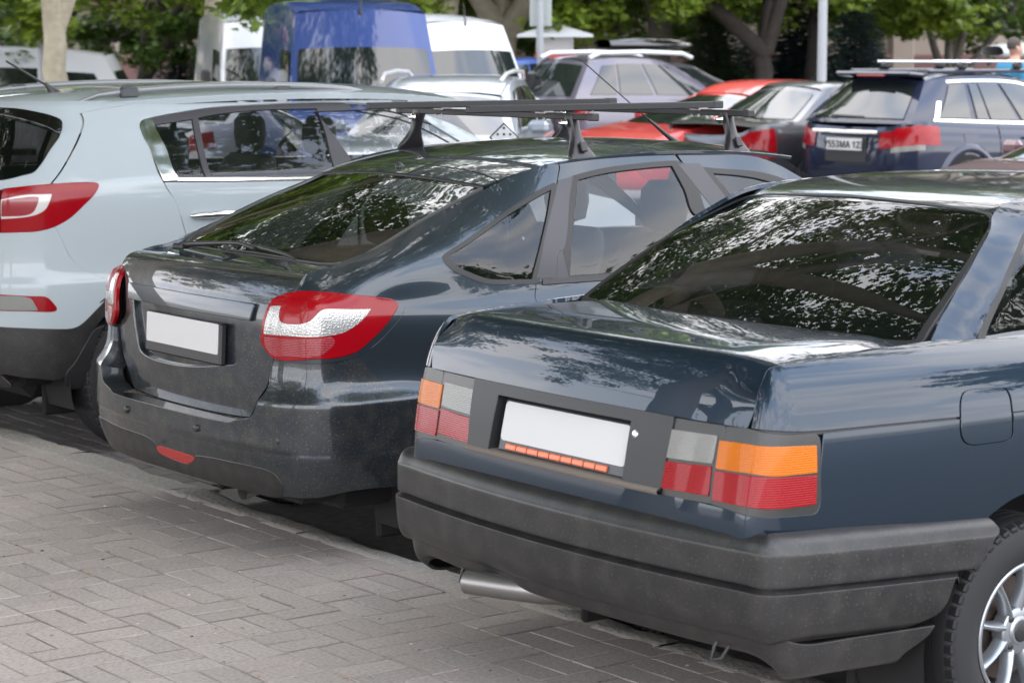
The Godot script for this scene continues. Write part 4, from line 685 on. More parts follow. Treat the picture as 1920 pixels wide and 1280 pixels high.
# flat sign with rounded corners
func plate_mesh(mb: MB, c: Vector3, B: Basis, w: float, h: float, r: float, t: float) -> void:
	var ring := []
	for q in [[1, 1, 0.0], [-1, 1, PI / 2], [-1, -1, PI], [1, -1, PI * 1.5]]:
		for k in 5:
			var a: float = q[2] + PI / 2 * k / 4
			ring.append(Vector3(q[0] * (w / 2 - r) + cos(a) * r, q[1] * (h / 2 - r) + sin(a) * r, 0))
	var f := []
	for p in ring:
		f.append(c + B * (p + Vector3(0, 0, t / 2)))
	mb.flat(f, B * Vector3.BACK)
	for i in ring.size():
		var a: Vector3 = ring[i]
		var b: Vector3 = ring[(i + 1) % ring.size()]
		var z := Vector3(0, 0, t / 2)
		mb.flat([c + B * (a + z), c + B * (b + z), c + B * (b - z), c + B * (a - z)], B * ((a + b).normalized()))
func liftback_data() -> void:
	SF.clear()
	LP.clear()
	surf("rglass",13,9,true,[0,1.0891,-.1506,.138,1.0894,-.1539,.2799,1.0902,-.1645,.4061,1.0914,-.1805,.4914,1.0925,-.1946,.5565,1.0934,-.2068,.6101,1.0943,-.2182,.6636,1.0951,-.2296,0,1.098,-.1839,.1388,1.098,-.1872,.2816,1.098,-.1979,.4086,1.098,-.2138,.4944,1.098,-.2279,.5599,1.098,-.2401,.6138,1.098,-.2515,.6677,1.098,-.263,0,1.1069,-.2172,.1397,1.1066,-.2205,.2833,1.1058,-.2312,.4111,1.1046,-.2471,.4974,1.1035,-.2612,.5633,1.1026,-.2735,.6175,1.1017,-.2849,.6717,1.1009,-.2963,0,1.1471,-.2906,.1414,1.1466,-.2939,.2869,1.1449,-.3046,.4163,1.1425,-.3206,.5037,1.1404,-.3346,.5704,1.1385,-.3469,.6253,1.1368,-.3583,.6802,1.1351,-.3697,0,1.2059,-.4137,.1425,1.2051,-.417,.2891,1.2027,-.4276,.4195,1.1991,-.4436,.5076,1.1959,-.4577,.5748,1.1931,-.4699,.6301,1.1905,-.4813,.6854,1.188,-.4927,0,1.2609,-.5381,.1424,1.2599,-.5414,.2888,1.2566,-.5521,.4191,1.2518,-.568,.507,1.2475,-.5821,.5742,1.2438,-.5943,.6295,1.2403,-.6058,.6847,1.2368,-.6172,0,1.3126,-.6673,.1419,1.3113,-.6706,.2878,1.3074,-.6813,.4176,1.3014,-.6972,.5052,1.2962,-.7113,.5722,1.2916,-.7235,.6272,1.2874,-.7349,.6823,1.2831,-.7464,0,1.3513,-.7761,.141,1.3497,-.7794,.2861,1.3446,-.7901,.4151,1.337,-.8061,.5023,1.3303,-.8201,.5689,1.3245,-.8324,.6236,1.3191,-.8438,.6783,1.3136,-.8552,0,1.3853,-.8716,.1389,1.3838,-.8749,.2818,1.379,-.8856,.4088,1.3719,-.9015,.4947,1.3655,-.9156,.5602,1.36,-.9278,.6141,1.3549,-.9392,.668,1.3498,-.9507,0,1.4025,-.9389,.1393,1.401,-.9422,.2826,1.3962,-.9529,.4101,1.3889,-.9688,.4962,1.3825,-.9829,.562,1.3769,-.9951,.616,1.3717,-1.0066,.67,1.3666,-1.018,0,1.4197,-1.0062,.1398,1.4182,-1.0095,.2835,1.4133,-1.0202,.4114,1.4059,-1.0361,.4977,1.3995,-1.0502,.5637,1.3938,-1.0624,.6179,1.3886,-1.0739,.6721,1.3833,-1.0853])
	surf("body",49,22,true,[0,.2402,.0002,.2017,.2402,-.0025,.3931,.2402,-.0125,.5058,.2402,-.0298,.5837,.2402,-.0466,.6395,.2402,-.0581,.6984,.2402,-.089,.7068,.2402,-.074,.7179,.2402,-.0843,.7208,.2402,-.1016,.7196,.2402,-.1278,.7217,.2402,-.1737,.7319,.2402,-.2575,.7371,.2402,-.3565,.7525,.2402,-.4767,.7725,.2402,-.6167,.7813,.2402,-.7764,.7801,.2402,-.9577,.7815,.2402,-1.1526,.7819,.2402,-1.3917,.7796,.2402,-1.6807,.7802,.2402,-2.0855,.7693,.2402,-2.5772,.7738,.2402,-3.2057,.7129,.2402,-3.8,.652,.2402,-4.3943,0,.3,.0409,.2017,.3,.0382,.3931,.3,.0283,.5058,.3,.0106,.5835,.3,-.0048,.6402,.3,-.0216,.6959,.3,-.047,.7164,.3,-.0486,.7359,.3,-.0662,.7469,.3,-.0918,.7524,.3,-.1247,.7585,.3,-.1745,.7676,.3,-.2572,.7732,.3,-.3565,.7856,.3,-.4767,.8009,.3,-.6167,.808,.3,-.7764,.8073,.3,-.9577,.8086,.3,-1.1526,.809,.3,-1.3917,.8067,.3,-1.6807,.8074,.3,-2.0855,.7964,.3,-2.5772,.8009,.3,-3.2057,.74,.3,-3.8,.6791,.3,-4.3943,0,.3598,.0816,.2017,.3598,.0789,.3931,.3598,.0691,.5059,.3598,.051,.5833,.3598,.037,.6409,.3598,.015,.6933,.3598,-.005,.7261,.3598,-.0232,.7539,.3598,-.048,.773,.3598,-.082,.7852,.3598,-.1215,.7953,.3598,-.1754,.8033,.3598,-.257,.8092,.3598,-.3566,.8188,.3598,-.4767,.8293,.3598,-.6167,.8348,.3598,-.7764,.8345,.3598,-.9577,.8357,.3598,-1.1526,.8361,.3598,-1.3917,.8339,.3598,-1.6807,.8345,.3598,-2.0855,.8236,.3598,-2.5772,.828,.3598,-3.2057,.7671,.3598,-3.8,.7062,.3598,-4.3943,0,.4207,.0881,.2017,.4207,.0855,.3931,.4207,.0753,.5059,.4207,.0588,.5832,.4207,.0391,.6414,.4207,.0383,.6911,.4207,.0101,.7341,.4207,.0036,.7691,.4207,-.0342,.795,.4207,-.0734,.8128,.4207,-.119,.8262,.4207,-.1761,.8333,.4207,-.2568,.8396,.4207,-.3566,.844,.4207,-.4767,.8459,.4207,-.6167,.8486,.4207,-.7764,.849,.4207,-.9577,.85,.4207,-1.1526,.8505,.4207,-1.3917,.8482,.4207,-1.6807,.8489,.4207,-2.0855,.8379,.4207,-2.5772,.8424,.4207,-3.2057,.7815,.4207,-3.8,.7206,.4207,-4.3943,0,.4772,.1051,.2017,.4772,.1025,.3931,.4772,.0924,.506,.4772,.0754,.5831,.4772,.0573,.6416,.4772,.0508,.6903,.4772,.0263,.7371,.4772,.0106,.7747,.4772,-.0283,.8031,.4772,-.0704,.823,.4772,-.118,.8377,.4772,-.1763,.8444,.4772,-.2568,.8509,.4772,-.3566,.8534,.4772,-.4767,.8521,.4772,-.6167,.8538,.4772,-.7764,.8545,.4772,-.9577,.8554,.4772,-1.1526,.8559,.4772,-1.3917,.8536,.4772,-1.6807,.8543,.4772,-2.0855,.8433,.4772,-2.5772,.8478,.4772,-3.2057,.7869,.4772,-3.8,.726,.4772,-4.3943,0,.4903,.1027,.2017,.4903,.1001,.3931,.4903,.09,.506,.4903,.073,.5831,.4903,.055,.6416,.4903,.048,.6905,.4903,.0235,.7363,.4903,.0083,.7732,.4903,-.0297,.801,.4903,-.0713,.8202,.4903,-.1182,.8346,.4903,-.1763,.8414,.4903,-.2568,.8478,.4903,-.3566,.8513,.4903,-.4767,.8517,.4903,-.6167,.8539,.4903,-.7764,.8544,.4903,-.9577,.8554,.4903,-1.1526,.8559,.4903,-1.3917,.8536,.4903,-1.6807,.8542,.4903,-2.0855,.8433,.4903,-2.5772,.8478,.4903,-3.2057,.7869,.4903,-3.8,.726,.4903,-4.3943,0,.5017,.1194,.2017,.5017,.1167,.3931,.5017,.1069,.506,.5017,.0889,.5831,.5017,.0748,.6416,.5017,.0531,.6905,.5017,.0361,.7365,.5017,.0058,.7736,.5017,-.0285,.8015,.5017,-.0713,.821,.5017,-.1181,.8354,.5017,-.1763,.8422,.5017,-.2568,.8486,.5017,-.3566,.8521,.5017,-.4767,.8524,.5017,-.6167,.8546,.5017,-.7764,.8552,.5017,-.9577,.8561,.5017,-1.1526,.8566,.5017,-1.3917,.8544,.5017,-1.6807,.855,.5017,-2.0855,.8441,.5017,-2.5772,.8485,.5017,-3.2057,.7876,.5017,-3.8,.7267,.5017,-4.3943,0,.5331,.115,.2017,.5331,.1123,.3931,.5331,.1024,.506,.5331,.0846,.5831,.5331,.0695,.6416,.5331,.0517,.6905,.5331,.0327,.7365,.5331,.0065,.7735,.5331,-.0288,.8014,.5331,-.0713,.8208,.5331,-.1181,.8352,.5331,-.1763,.842,.5331,-.2568,.8484,.5331,-.3566,.8529,.5331,-.4767,.855,.5331,-.6167,.8578,.5331,-.7764,.8582,.5331,-.9577,.8592,.5331,-1.1526,.8597,.5331,-1.3917,.8574,.5331,-1.6807,.858,.5331,-2.0855,.8471,.5331,-2.5772,.8515,.5331,-3.2057,.7906,.5331,-3.8,.7297,.5331,-4.3943,0,.6059,.1161,.2017,.6059,.1134,.3931,.6059,.1035,.506,.6059,.0857,.5831,.6059,.0709,.6416,.6059,.052,.6905,.6059,.0335,.7365,.6059,.0063,.7735,.6059,-.0288,.8014,.6059,-.0713,.8208,.6059,-.1181,.8352,.6059,-.1763,.842,.6059,-.2568,.8484,.6059,-.3566,.8526,.6059,-.4767,.8543,.6059,-.6167,.8569,.6059,-.7764,.8574,.6059,-.9577,.8583,.6059,-1.1526,.8588,.6059,-1.3917,.8566,.6059,-1.6807,.8572,.6059,-2.0855,.8463,.6059,-2.5772,.8507,.6059,-3.2057,.7898,.6059,-3.8,.7289,.6059,-4.3943,0,.6433,.1161,.2017,.6433,.1133,.3931,.6433,.1035,.506,.6433,.0857,.5831,.6433,.0708,.6416,.6433,.0522,.6905,.6433,.0336,.7366,.6433,.0065,.7736,.6433,-.0287,.8016,.6433,-.0712,.821,.6433,-.1181,.8355,.6433,-.1763,.8423,.6433,-.2568,.8487,.6433,-.3566,.8529,.6433,-.4767,.8546,.6433,-.6167,.8572,.6433,-.7764,.8576,.6433,-.9577,.8586,.6433,-1.1526,.8591,.6433,-1.3917,.8568,.6433,-1.6807,.8575,.6433,-2.0855,.8465,.6433,-2.5772,.851,.6433,-3.2057,.7901,.6433,-3.8,.7292,.6433,-4.3943,0,.661,.1151,.2017,.661,.1124,.3931,.661,.1025,.506,.661,.0847,.5831,.661,.0698,.6416,.661,.0512,.6905,.661,.0326,.7363,.661,.0057,.7731,.661,-.0292,.8008,.661,-.0715,.8201,.661,-.1182,.8344,.661,-.1763,.8413,.661,-.2568,.8476,.661,-.3566,.8521,.661,-.4767,.8542,.661,-.6167,.8569,.661,-.7764,.8574,.661,-.9577,.8583,.661,-1.1526,.8588,.661,-1.3917,.8566,.661,-1.6807,.8572,.661,-2.0855,.8463,.661,-2.5772,.8507,.661,-3.2057,.7898,.661,-3.8,.7289,.661,-4.3943,0,.6728,.1069,.2017,.6728,.1042,.3931,.6728,.0943,.5059,.6728,.0765,.5832,.6728,.0616,.6414,.6728,.0432,.6911,.6728,.0238,.7341,.6728,-.0002,.769,.6728,-.0332,.7949,.6728,-.0737,.8126,.6728,-.1189,.8261,.6728,-.1761,.8332,.6728,-.2568,.8394,.6728,-.3566,.8468,.6728,-.4767,.8537,.6728,-.6167,.8581,.6728,-.7764,.8581,.6728,-.9577,.8592,.6728,-1.1526,.8596,.6728,-1.3917,.8574,.6728,-1.6807,.858,.6728,-2.0855,.8471,.6728,-2.5772,.8515,.6728,-3.2057,.7906,.6728,-3.8,.7297,.6728,-4.3943,0,.6978,.0806,.2017,.6978,.0779,.3931,.6978,.068,.5059,.6978,.0503,.5833,.6978,.0352,.6409,.6978,.0174,.693,.6978,-.0044,.7271,.6978,-.0195,.7558,.6978,-.0464,.7758,.6978,-.0809,.7886,.6978,-.1212,.7991,.6978,-.1755,.8071,.6978,-.257,.8129,.6978,-.3566,.8279,.6978,-.4767,.8475,.6979,-.6167,.8561,.6979,-.7764,.8549,.6979,-.9578,.8563,.6979,-1.1527,.8567,.6979,-1.3917,.8544,.6979,-1.6807,.8551,.6979,-2.0855,.8441,.6979,-2.5772,.8486,.6978,-3.2057,.7877,.6978,-3.8,.7268,.6978,-4.3943,0,.7359,.062,.2017,.7359,.0593,.3931,.7359,.0494,.5059,.7359,.0317,.5834,.7359,.0165,.6406,.7359,-.0009,.6944,.7359,-.0243,.7221,.7359,-.0331,.7465,.7359,-.0556,.7623,.7359,-.086,.7717,.7359,-.1228,.7801,.7359,-.175,.7886,.7358,-.2571,.7941,.7358,-.3565,.8147,.7358,-.4767,.8439,.7358,-.6167,.8556,.7358,-.7763,.8536,.7358,-.9577,.8552,.7358,-1.1526,.8556,.7358,-1.3917,.8533,.7358,-1.6807,.854,.7358,-2.0855,.843,.7358,-2.5772,.8475,.7359,-3.2057,.7866,.7359,-3.8,.7257,.7359,-4.3943,0,.7986,.0547,.2017,.7986,.052,.3931,.7986,.0421,.5059,.7986,.0244,.5834,.7986,.0091,.6404,.7986,-.008,.6948,.7986,-.0321,.72,.7986,-.0385,.7428,.7987,-.0593,.7569,.7987,-.0881,.765,.7987,-.1236,.7726,.7987,-.175,.7814,.7988,-.2572,.7869,.7988,-.3566,.8084,.7989,-.4768,.839,.7989,-.6169,.8511,.799,-.7765,.849,.799,-.9579,.8506,.799,-1.1527,.8509,.799,-1.3917,.8487,.799,-1.6808,.8493,.799,-2.0856,.8384,.7991,-2.577,.8429,.7986,-3.2057,.782,.7985,-3.8,.7212,.7985,-4.3943,0,.8696,.0545,.2017,.8696,.0518,.3931,.8696,.0419,.5059,.8696,.0242,.5834,.8696,.0089,.6406,.8696,-.0083,.6953,.8696,-.0325,.7204,.8695,-.0385,.743,.8695,-.0591,.757,.8694,-.0877,.7649,.8693,-.123,.7724,.8693,-.1745,.781,.8691,-.2569,.7863,.8689,-.3563,.8065,.8687,-.4763,.8348,.8684,-.6162,.8465,.8684,-.7758,.8446,.8682,-.9573,.8463,.8682,-1.1524,.8466,.8682,-1.3915,.8444,.8681,-1.6805,.845,.8682,-2.0854,.8341,.8679,-2.5778,.8384,.8698,-3.2056,.7774,.8699,-3.8,.7163,.8701,-4.3944,0,.9431,.0507,.2017,.9431,.048,.3931,.9431,.038,.5058,.9431,.0204,.5836,.9431,.0051,.6398,.943,-.0117,.6937,.9432,-.0362,.7178,.9432,-.042,.7397,.9434,-.0623,.7532,.9437,-.0907,.7609,.944,-.1255,.7684,.9443,-.1762,.7778,.945,-.2582,.784,.9456,-.3576,.8009,.9465,-.4779,.8237,.9473,-.6187,.8324,.9475,-.7785,.8309,.9481,-.9594,.8319,.9481,-1.1537,.8324,.9483,-1.3922,.8302,.9485,-1.6815,.8309,.9481,-2.0859,.8198,.9495,-2.5749,.8247,.9424,-3.2063,.7645,.9418,-3.8,.7043,.9413,-4.3937,0,.998,.0301,.2017,.998,.0276,.3931,.9981,.0179,.506,.9982,0,.583,.9982,-.0155,.6419,.9983,-.0332,.702,.9978,-.0595,.7181,.9976,-.0543,.7348,.9968,-.0677,.7422,.9959,-.089,.7442,.9949,-.1193,.7478,.9937,-.1688,.7551,.9911,-.2536,.7582,.9889,-.3526,.7742,.9854,-.472,.7952,.9822,-.6093,.8074,.9815,-.7684,.8067,.9793,-.9517,.8097,.9793,-1.1486,.8096,.9784,-1.3896,.8071,.9778,-1.6778,.8076,.9794,-2.0842,.7971,.9741,-2.5856,.8001,1.0008,-3.2036,.7366,1.0028,-3.8,.6731,1.0048,-4.3964,0,1.0048,.0141,.2017,1.0047,.011,.3933,1.0045,.0001,.5053,1.0042,-.0165,.5856,1.0041,-.0319,.6323,1.0036,-.0439,.6778,1.0055,-.0717,.6922,1.0066,-.0764,.7065,1.0093,-.0938,.7158,1.0126,-.1205,.7218,1.0166,-.1505,.7299,1.0211,-.1942,.7478,1.0308,-.2712,.7617,1.039,-.3712,.7714,1.0521,-.4943,.7821,1.0639,-.6444,.7759,1.0666,-.8061,.7737,1.0747,-.9804,.769,1.0746,-1.1676,.7713,1.0779,-1.3993,.7697,1.0803,-1.6916,.7709,1.0742,-2.0907,.7583,1.0939,-2.5458,.7683,.9946,-3.2136,.7171,.987,-3.8,.6659,.9794,-4.3864,0,1.0277,-.0063,.2016,1.0275,-.0099,.3934,1.027,-.0218,.5047,1.0265,-.0374,.5877,1.0264,-.0527,.6245,1.0253,-.06,.659,1.029,-.0896,.6695,1.0314,-.0997,.6797,1.0361,-.1187,.6878,1.042,-.1481,.6942,1.0492,-.1762,.7028,1.0568,-.2142,.7266,1.074,-.2854,.7477,1.0895,-.386,.7512,1.1155,-.5122,.7528,1.1398,-.6724,.7352,1.1483,-.8362,.733,1.1655,-1.0034,.7244,1.167,-1.1828,.7288,1.1735,-1.407,.7279,1.1785,-1.7027,.7297,1.1662,-2.0959,.7156,1.2062,-2.5139,.7314,1.0061,-3.2215,.6902,.991,-3.8,.6489,.9758,-4.3785,0,1.0459,-.0252,.2016,1.0456,-.0292,.3936,1.0449,-.0422,.5041,1.0441,-.0567,.5899,1.0438,-.072,.6164,1.0423,-.0743,.6391,1.0478,-.1056,.6466,1.0519,-.1221,.6525,1.0575,-.1437,.6584,1.0646,-.1764,.6634,1.0736,-.2031,.6692,1.0824,-.2352,.6947,1.1038,-.3001,.7211,1.1253,-.4016,.7177,1.1643,-.5308,.7113,1.2024,-.7017,.6879,1.2215,-.8677,.6875,1.2495,-1.0274,.6786,1.2557,-1.1987,.685,1.2656,-1.4151,.685,1.2733,-1.7142,.6877,1.2548,-2.1013,.6722,1.3159,-2.4806,.6943,1.0109,-3.2299,.6637,.988,-3.8,.633,.9652,-4.3701,0,1.0669,-.046,.2016,1.0665,-.0505,.3937,1.0655,-.0646,.5035,1.0644,-.078,.5922,1.0641,-.0932,.6077,1.062,-.0902,.6179,1.0694,-.1235,.6221,1.0757,-.1465,.6225,1.0806,-.171,.6238,1.0873,-.2073,.6243,1.0966,-.2321,.6227,1.1038,-.2575,.6441,1.125,-.3159,.6735,1.1508,-.4182,.6617,1.2029,-.5508,.6479,1.2569,-.733,.6259,1.2931,-.9014,.6296,1.3344,-1.053,.6252,1.3494,-1.2157,.6337,1.3629,-1.4237,.635,1.3737,-1.7266,.6387,1.3486,-2.1071,.622,1.4326,-2.4449,.6511,1.0156,-3.2388,.6322,.9847,-3.8,.6132,.9539,-4.3612,0,1.0872,-.0664,.2015,1.0867,-.0713,.3939,1.0854,-.0866,.5029,1.0841,-.0987,.5945,1.0836,-.1139,.5991,1.0811,-.1058,.597,1.0902,-.141,.5981,1.0989,-.1703,.5927,1.1023,-.198,.5882,1.1075,-.2378,.5825,1.1157,-.2607,.5707,1.1196,-.2795,.5845,1.1377,-.3315,.6151,1.1664,-.4345,.5944,1.231,-.5704,.5742,1.3011,-.7638,.5585,1.3581,-.9345,.5677,1.4136,-1.0783,.5707,1.4395,-1.2324,.5813,1.4565,-1.4322,.5839,1.4704,-1.7387,.5888,1.439,-2.1128,.571,1.5456,-2.4099,.6073,1.0186,-3.2475,.6,.98,-3.8,.5927,.9414,-4.3525,0,1.1074,-.0867,.2015,1.1069,-.0921,.3941,1.1053,-.1085,.5023,1.1037,-.1195,.5968,1.1031,-.1347,.5906,1.1001,-.1213,.5761,1.111,-.1584,.5741,1.1221,-.1941,.5629,1.124,-.225,.5526,1.1276,-.2684,.5407,1.1349,-.2893,.5188,1.1355,-.3014,.525,1.1505,-.3471,.5567,1.1821,-.4508,.5272,1.2591,-.5901,.5006,1.3454,-.7946,.4911,1.4231,-.9676,.5057,1.4928,-1.1035,.5162,1.5296,-1.2491,.5289,1.5502,-1.4407,.5328,1.5672,-1.7509,.5388,1.5294,-2.1186,.52,1.6586,-2.3749,.5634,1.0216,-3.2563,.5678,.9753,-3.8,.5723,.9289,-4.3437])
	surf("hatch",13,17,true,[0,.522,.0277,.161,.522,.0244,.3159,.522,.0149,.4352,.522,.0033,.5233,.522,-.0074,.5917,.5219,-.017,.65,.5219,-.0262,.7083,.5219,-.0355,0,.57,.0311,.161,.57,.0278,.3159,.57,.0183,.4352,.57,.0067,.5233,.57,-.004,.5917,.57,-.0136,.65,.57,-.0228,.7083,.57,-.0321,0,.618,.0345,.161,.618,.0313,.3159,.618,.0217,.4352,.618,.0102,.5233,.618,-.0006,.5917,.6181,-.0102,.65,.6181,-.0194,.7083,.6181,-.0286,0,.6778,.0354,.161,.6778,.0322,.3159,.6778,.0227,.4352,.6778,.0111,.5233,.6778,.0004,.5917,.6778,-.0092,.65,.6778,-.0185,.7083,.6778,-.0277,0,.7507,.0343,.161,.7507,.0311,.3159,.7507,.0215,.4352,.7507,.01,.5233,.7507,-.0008,.5917,.7508,-.0104,.65,.7508,-.0196,.7083,.7508,-.0289,0,.8192,.0319,.161,.8192,.0287,.3159,.8192,.0192,.4352,.8192,.0076,.5233,.8192,-.0032,.5917,.8192,-.0127,.65,.8192,-.022,.7083,.8192,-.0312,0,.8923,.0305,.161,.8923,.0273,.3159,.8924,.0178,.4352,.8924,.0062,.5233,.8924,-.0045,.5917,.8925,-.0141,.65,.8925,-.0234,.7083,.8925,-.0326,0,.9515,.0264,.161,.9515,.0232,.3159,.9514,.0137,.4352,.9512,.0021,.5233,.9511,-.0086,.5917,.9509,-.0182,.65,.9508,-.0274,.7083,.9507,-.0367,0,1.0016,.0142,.161,1.0018,.0109,.3159,1.0022,.0014,.4352,1.0028,-.0102,.5233,1.0033,-.0209,.5917,1.0038,-.0305,.65,1.0042,-.0397,.7083,1.0047,-.049,0,1.0421,-.0046,.161,1.0415,-.0079,.3159,1.0398,-.0174,.4352,1.0376,-.029,.5233,1.0357,-.0397,.5917,1.0339,-.0493,.65,1.0323,-.0585,.7083,1.0306,-.0678,0,1.0709,-.0252,.161,1.0706,-.0284,.3159,1.0694,-.0379,.4352,1.068,-.0495,.5233,1.0667,-.0602,.5917,1.0656,-.0698,.65,1.0645,-.079,.7083,1.0633,-.0883,0,1.083,-.0443,.161,1.0826,-.0475,.3159,1.0813,-.057,.4352,1.0797,-.0686,.5233,1.0782,-.0794,.5917,1.0769,-.0889,.65,1.0757,-.0982,.7083,1.0744,-.1074,0,1.0898,-.0613,.161,1.0894,-.0645,.3159,1.0881,-.074,.4352,1.0866,-.0856,.5233,1.0852,-.0963,.5917,1.0839,-.1059,.65,1.0827,-.1152,.7083,1.0815,-.1244,0,1.0926,-.0762,.161,1.0921,-.0794,.3159,1.0909,-.0889,.4352,1.0893,-.1005,.5233,1.0879,-.1113,.5917,1.0866,-.1208,.65,1.0854,-.1301,.7083,1.0841,-.1393,0,1.0927,-.1195,.161,1.0923,-.1227,.3159,1.091,-.1322,.4352,1.0895,-.1438,.5233,1.0881,-.1545,.5917,1.0868,-.1641,.65,1.0856,-.1734,.7083,1.0843,-.1826,0,1.0953,-.1594,.161,1.0949,-.1627,.3159,1.0936,-.1722,.4352,1.0921,-.1838,.5233,1.0906,-.1945,.5917,1.0894,-.2041,.65,1.0881,-.2133,.7083,1.0869,-.2226,0,1.1029,-.1963,.161,1.1024,-.1995,.3159,1.1012,-.209,.4352,1.0996,-.2206,.5233,1.0982,-.2314,.5917,1.0969,-.2409,.65,1.0957,-.2502,.7083,1.0944,-.2594,0,1.1121,-.2189,.161,1.1117,-.2222,.3159,1.1104,-.2317,.4352,1.1089,-.2433,.5233,1.1075,-.254,.5917,1.1062,-.2636,.65,1.105,-.2728,.7083,1.1037,-.2821,0,1.1214,-.2416,.161,1.121,-.2448,.3159,1.1197,-.2543,.4352,1.1182,-.2659,.5233,1.1168,-.2766,.5917,1.1155,-.2862,.65,1.1143,-.2954,.7083,1.113,-.3047])
	surf("roof",13,8,true,[0,1.3468,-.7242,.1732,1.3441,-.7302,.3111,1.3384,-.7431,.4232,1.3315,-.7586,.5063,1.3251,-.773,.5637,1.32,-.7845,.5857,1.3179,-.7892,.6077,1.3158,-.794,0,1.3799,-.8382,.1739,1.3772,-.8435,.3123,1.3713,-.8547,.4248,1.3643,-.8683,.5083,1.3577,-.8809,.5659,1.3525,-.891,.588,1.3503,-.8951,.6101,1.3482,-.8993,0,1.413,-.9523,.1746,1.4102,-.9568,.3135,1.4043,-.9664,.4265,1.3971,-.978,.5103,1.3903,-.9888,.5681,1.385,-.9975,.5903,1.3828,-1.001,.6125,1.3806,-1.0046,0,1.4336,-1.0437,.1749,1.4308,-1.0475,.3141,1.4246,-1.0555,.4273,1.4173,-1.0652,.5112,1.4104,-1.0742,.5692,1.405,-1.0814,.5914,1.4027,-1.0844,.6136,1.4005,-1.0873,0,1.4563,-1.1653,.1748,1.4534,-1.1683,.3139,1.4471,-1.1747,.4271,1.4396,-1.1825,.511,1.4326,-1.1897,.5689,1.427,-1.1955,.5911,1.4247,-1.1978,.6133,1.4225,-1.2002,0,1.4831,-1.369,.1786,1.4802,-1.3712,.3207,1.4738,-1.3761,.4362,1.4661,-1.3818,.5219,1.459,-1.3873,.5811,1.4533,-1.3916,.6038,1.4509,-1.3934,.6264,1.4486,-1.3951,0,1.4972,-1.7542,.1823,1.4941,-1.7557,.3274,1.4877,-1.759,.4453,1.4799,-1.7628,.5328,1.4725,-1.7664,.5932,1.4667,-1.7693,.6163,1.4643,-1.7705,.6395,1.462,-1.7717,0,1.4862,-2.1111,.1823,1.4831,-2.1118,.3274,1.4765,-2.1134,.4453,1.4686,-2.1154,.5328,1.4611,-2.1172,.5932,1.4552,-2.1186,.6164,1.4528,-2.1192,.6395,1.4503,-2.1198,0,1.4561,-2.4,.1786,1.4529,-2.4,.3207,1.4462,-2.4,.4362,1.438,-2.4,.5219,1.4304,-2.4,.5811,1.4244,-2.4,.6038,1.4219,-2.4,.6264,1.4194,-2.4,0,1.4259,-2.6889,.1749,1.4227,-2.6882,.314,1.4158,-2.6866,.4271,1.4075,-2.6846,.511,1.3998,-2.6828,.569,1.3936,-2.6814,.5911,1.3911,-2.6808,.6133,1.3886,-2.6802])
	lp("lamp",[4.673,18.004,0,8.659,17.529,0,12.065,16.484,0,12.955,16.091,0,13.137,15.844,0,13.059,15.457,0,12.525,14.591,0,11.911,13.961,0,11.282,13.501,0,10.16,13.289,0,7.734,13.263,0,4.196,13.153,0,3.689,13.497,0,3.403,13.823,0,3.409,14.277,0,3.51,15.188,0,3.626,15.887,0,3.812,17.019,0])
	lp("lampclear",[3.799,15.679,1,4.439,15.774,1,4.431,15.471,0,4.546,15.029,0,4.821,14.844,0,6.808,14.901,0,7.574,15.059,0,8.536,15.557,0,9.1,15.697,0,12.05,15.53,1,11.783,15.131,0,11.322,14.748,0,10.674,14.462,0,10.012,14.358,0,8.952,14.308,0,3.606,14.242,1,3.61,14.456,0,3.72,15.146,0])
	lp("lampdeep",[3.669,14.088,1,5.284,14.116,0,9.614,14.23,1,9.908,14.023,0,9.387,13.668,0,8.465,13.415,0,5.294,13.283,0,4.233,13.268,0,3.799,13.562,0,3.65,13.873,0])
	lp("bezel",[4.837,18.056,1,8.641,17.596,0,12.06,16.548,0,12.993,16.163,0,13.336,15.899,0,13.384,15.655,0,13.207,15.048,0,12.6,14.187,0,11.954,13.61,0,11.274,13.225,0,9.968,13.056,0,6.29,12.996,0,4.225,13.013,1,4.196,13.141,1,7.734,13.257,0,10.159,13.283,0,11.281,13.496,0,11.911,13.956,0,12.524,14.585,0,13.058,15.45,0,13.145,15.843,0,12.954,16.098,0,12.065,16.494,0,8.655,17.543,0])
	lp("hatch_r",[0,.165,1,1.254,.173,0,2.723,.248,0,2.888,.262,0,3.469,1.573,0,4.083,2.413,0,4.273,2.977,0,4.499,3.812,0,4.254,4.15,0,3.768,4.486,0,3.692,4.874,0,3.875,5.943,0,4.094,6.618,0,4.515,7.112,0,5.52,7.838,0,5.221,11.133,1,5.111,11.949,0,5.077,13.391,0,4.54,15.28,0,3.75,15.358,0,1.927,15.267,0,0,15.387,1])
	lp("grip",[-3.121,5.515,1,-3.256,6.493,1,0,6.548,0,3.254,6.485,1,3.121,5.515,1,0,5.55,0])
	lp("recess",[-3.144,6.266,1,0,6.249,0,3.215,6.263,1,2.979,4.585,0,2.803,4.011,0,2.578,3.529,0,2.23,3.101,0,1.803,2.959,0,0,2.508,0,-1.784,2.506,0,-2.374,2.785,0,-2.706,3.708,0,-2.986,4.844,0])
	lp("bump",[0,.637,1,2.135,.601,0,4.682,.61,0,8.559,.761,0,11.312,1.035,0,13.021,.959,1,13.522,2.552,0,14.152,7,0,14.264,8.97,1,13.688,9.737,0,13.012,10.455,0,12.951,10.952,0,12.587,11.357,0,12.246,11.899,0,11.916,12.524,0,11.592,13.058,0,11.27,13.485,1,10.158,13.25,0,7.734,13.23,0,4.166,13.118,1,3.948,12.263,0,4.035,11.444,0,4.009,9.758,0,3.567,7.151,0,2.615,6.744,0,2.441,6.601,0,1.874,6.553,0,0,6.538,1])
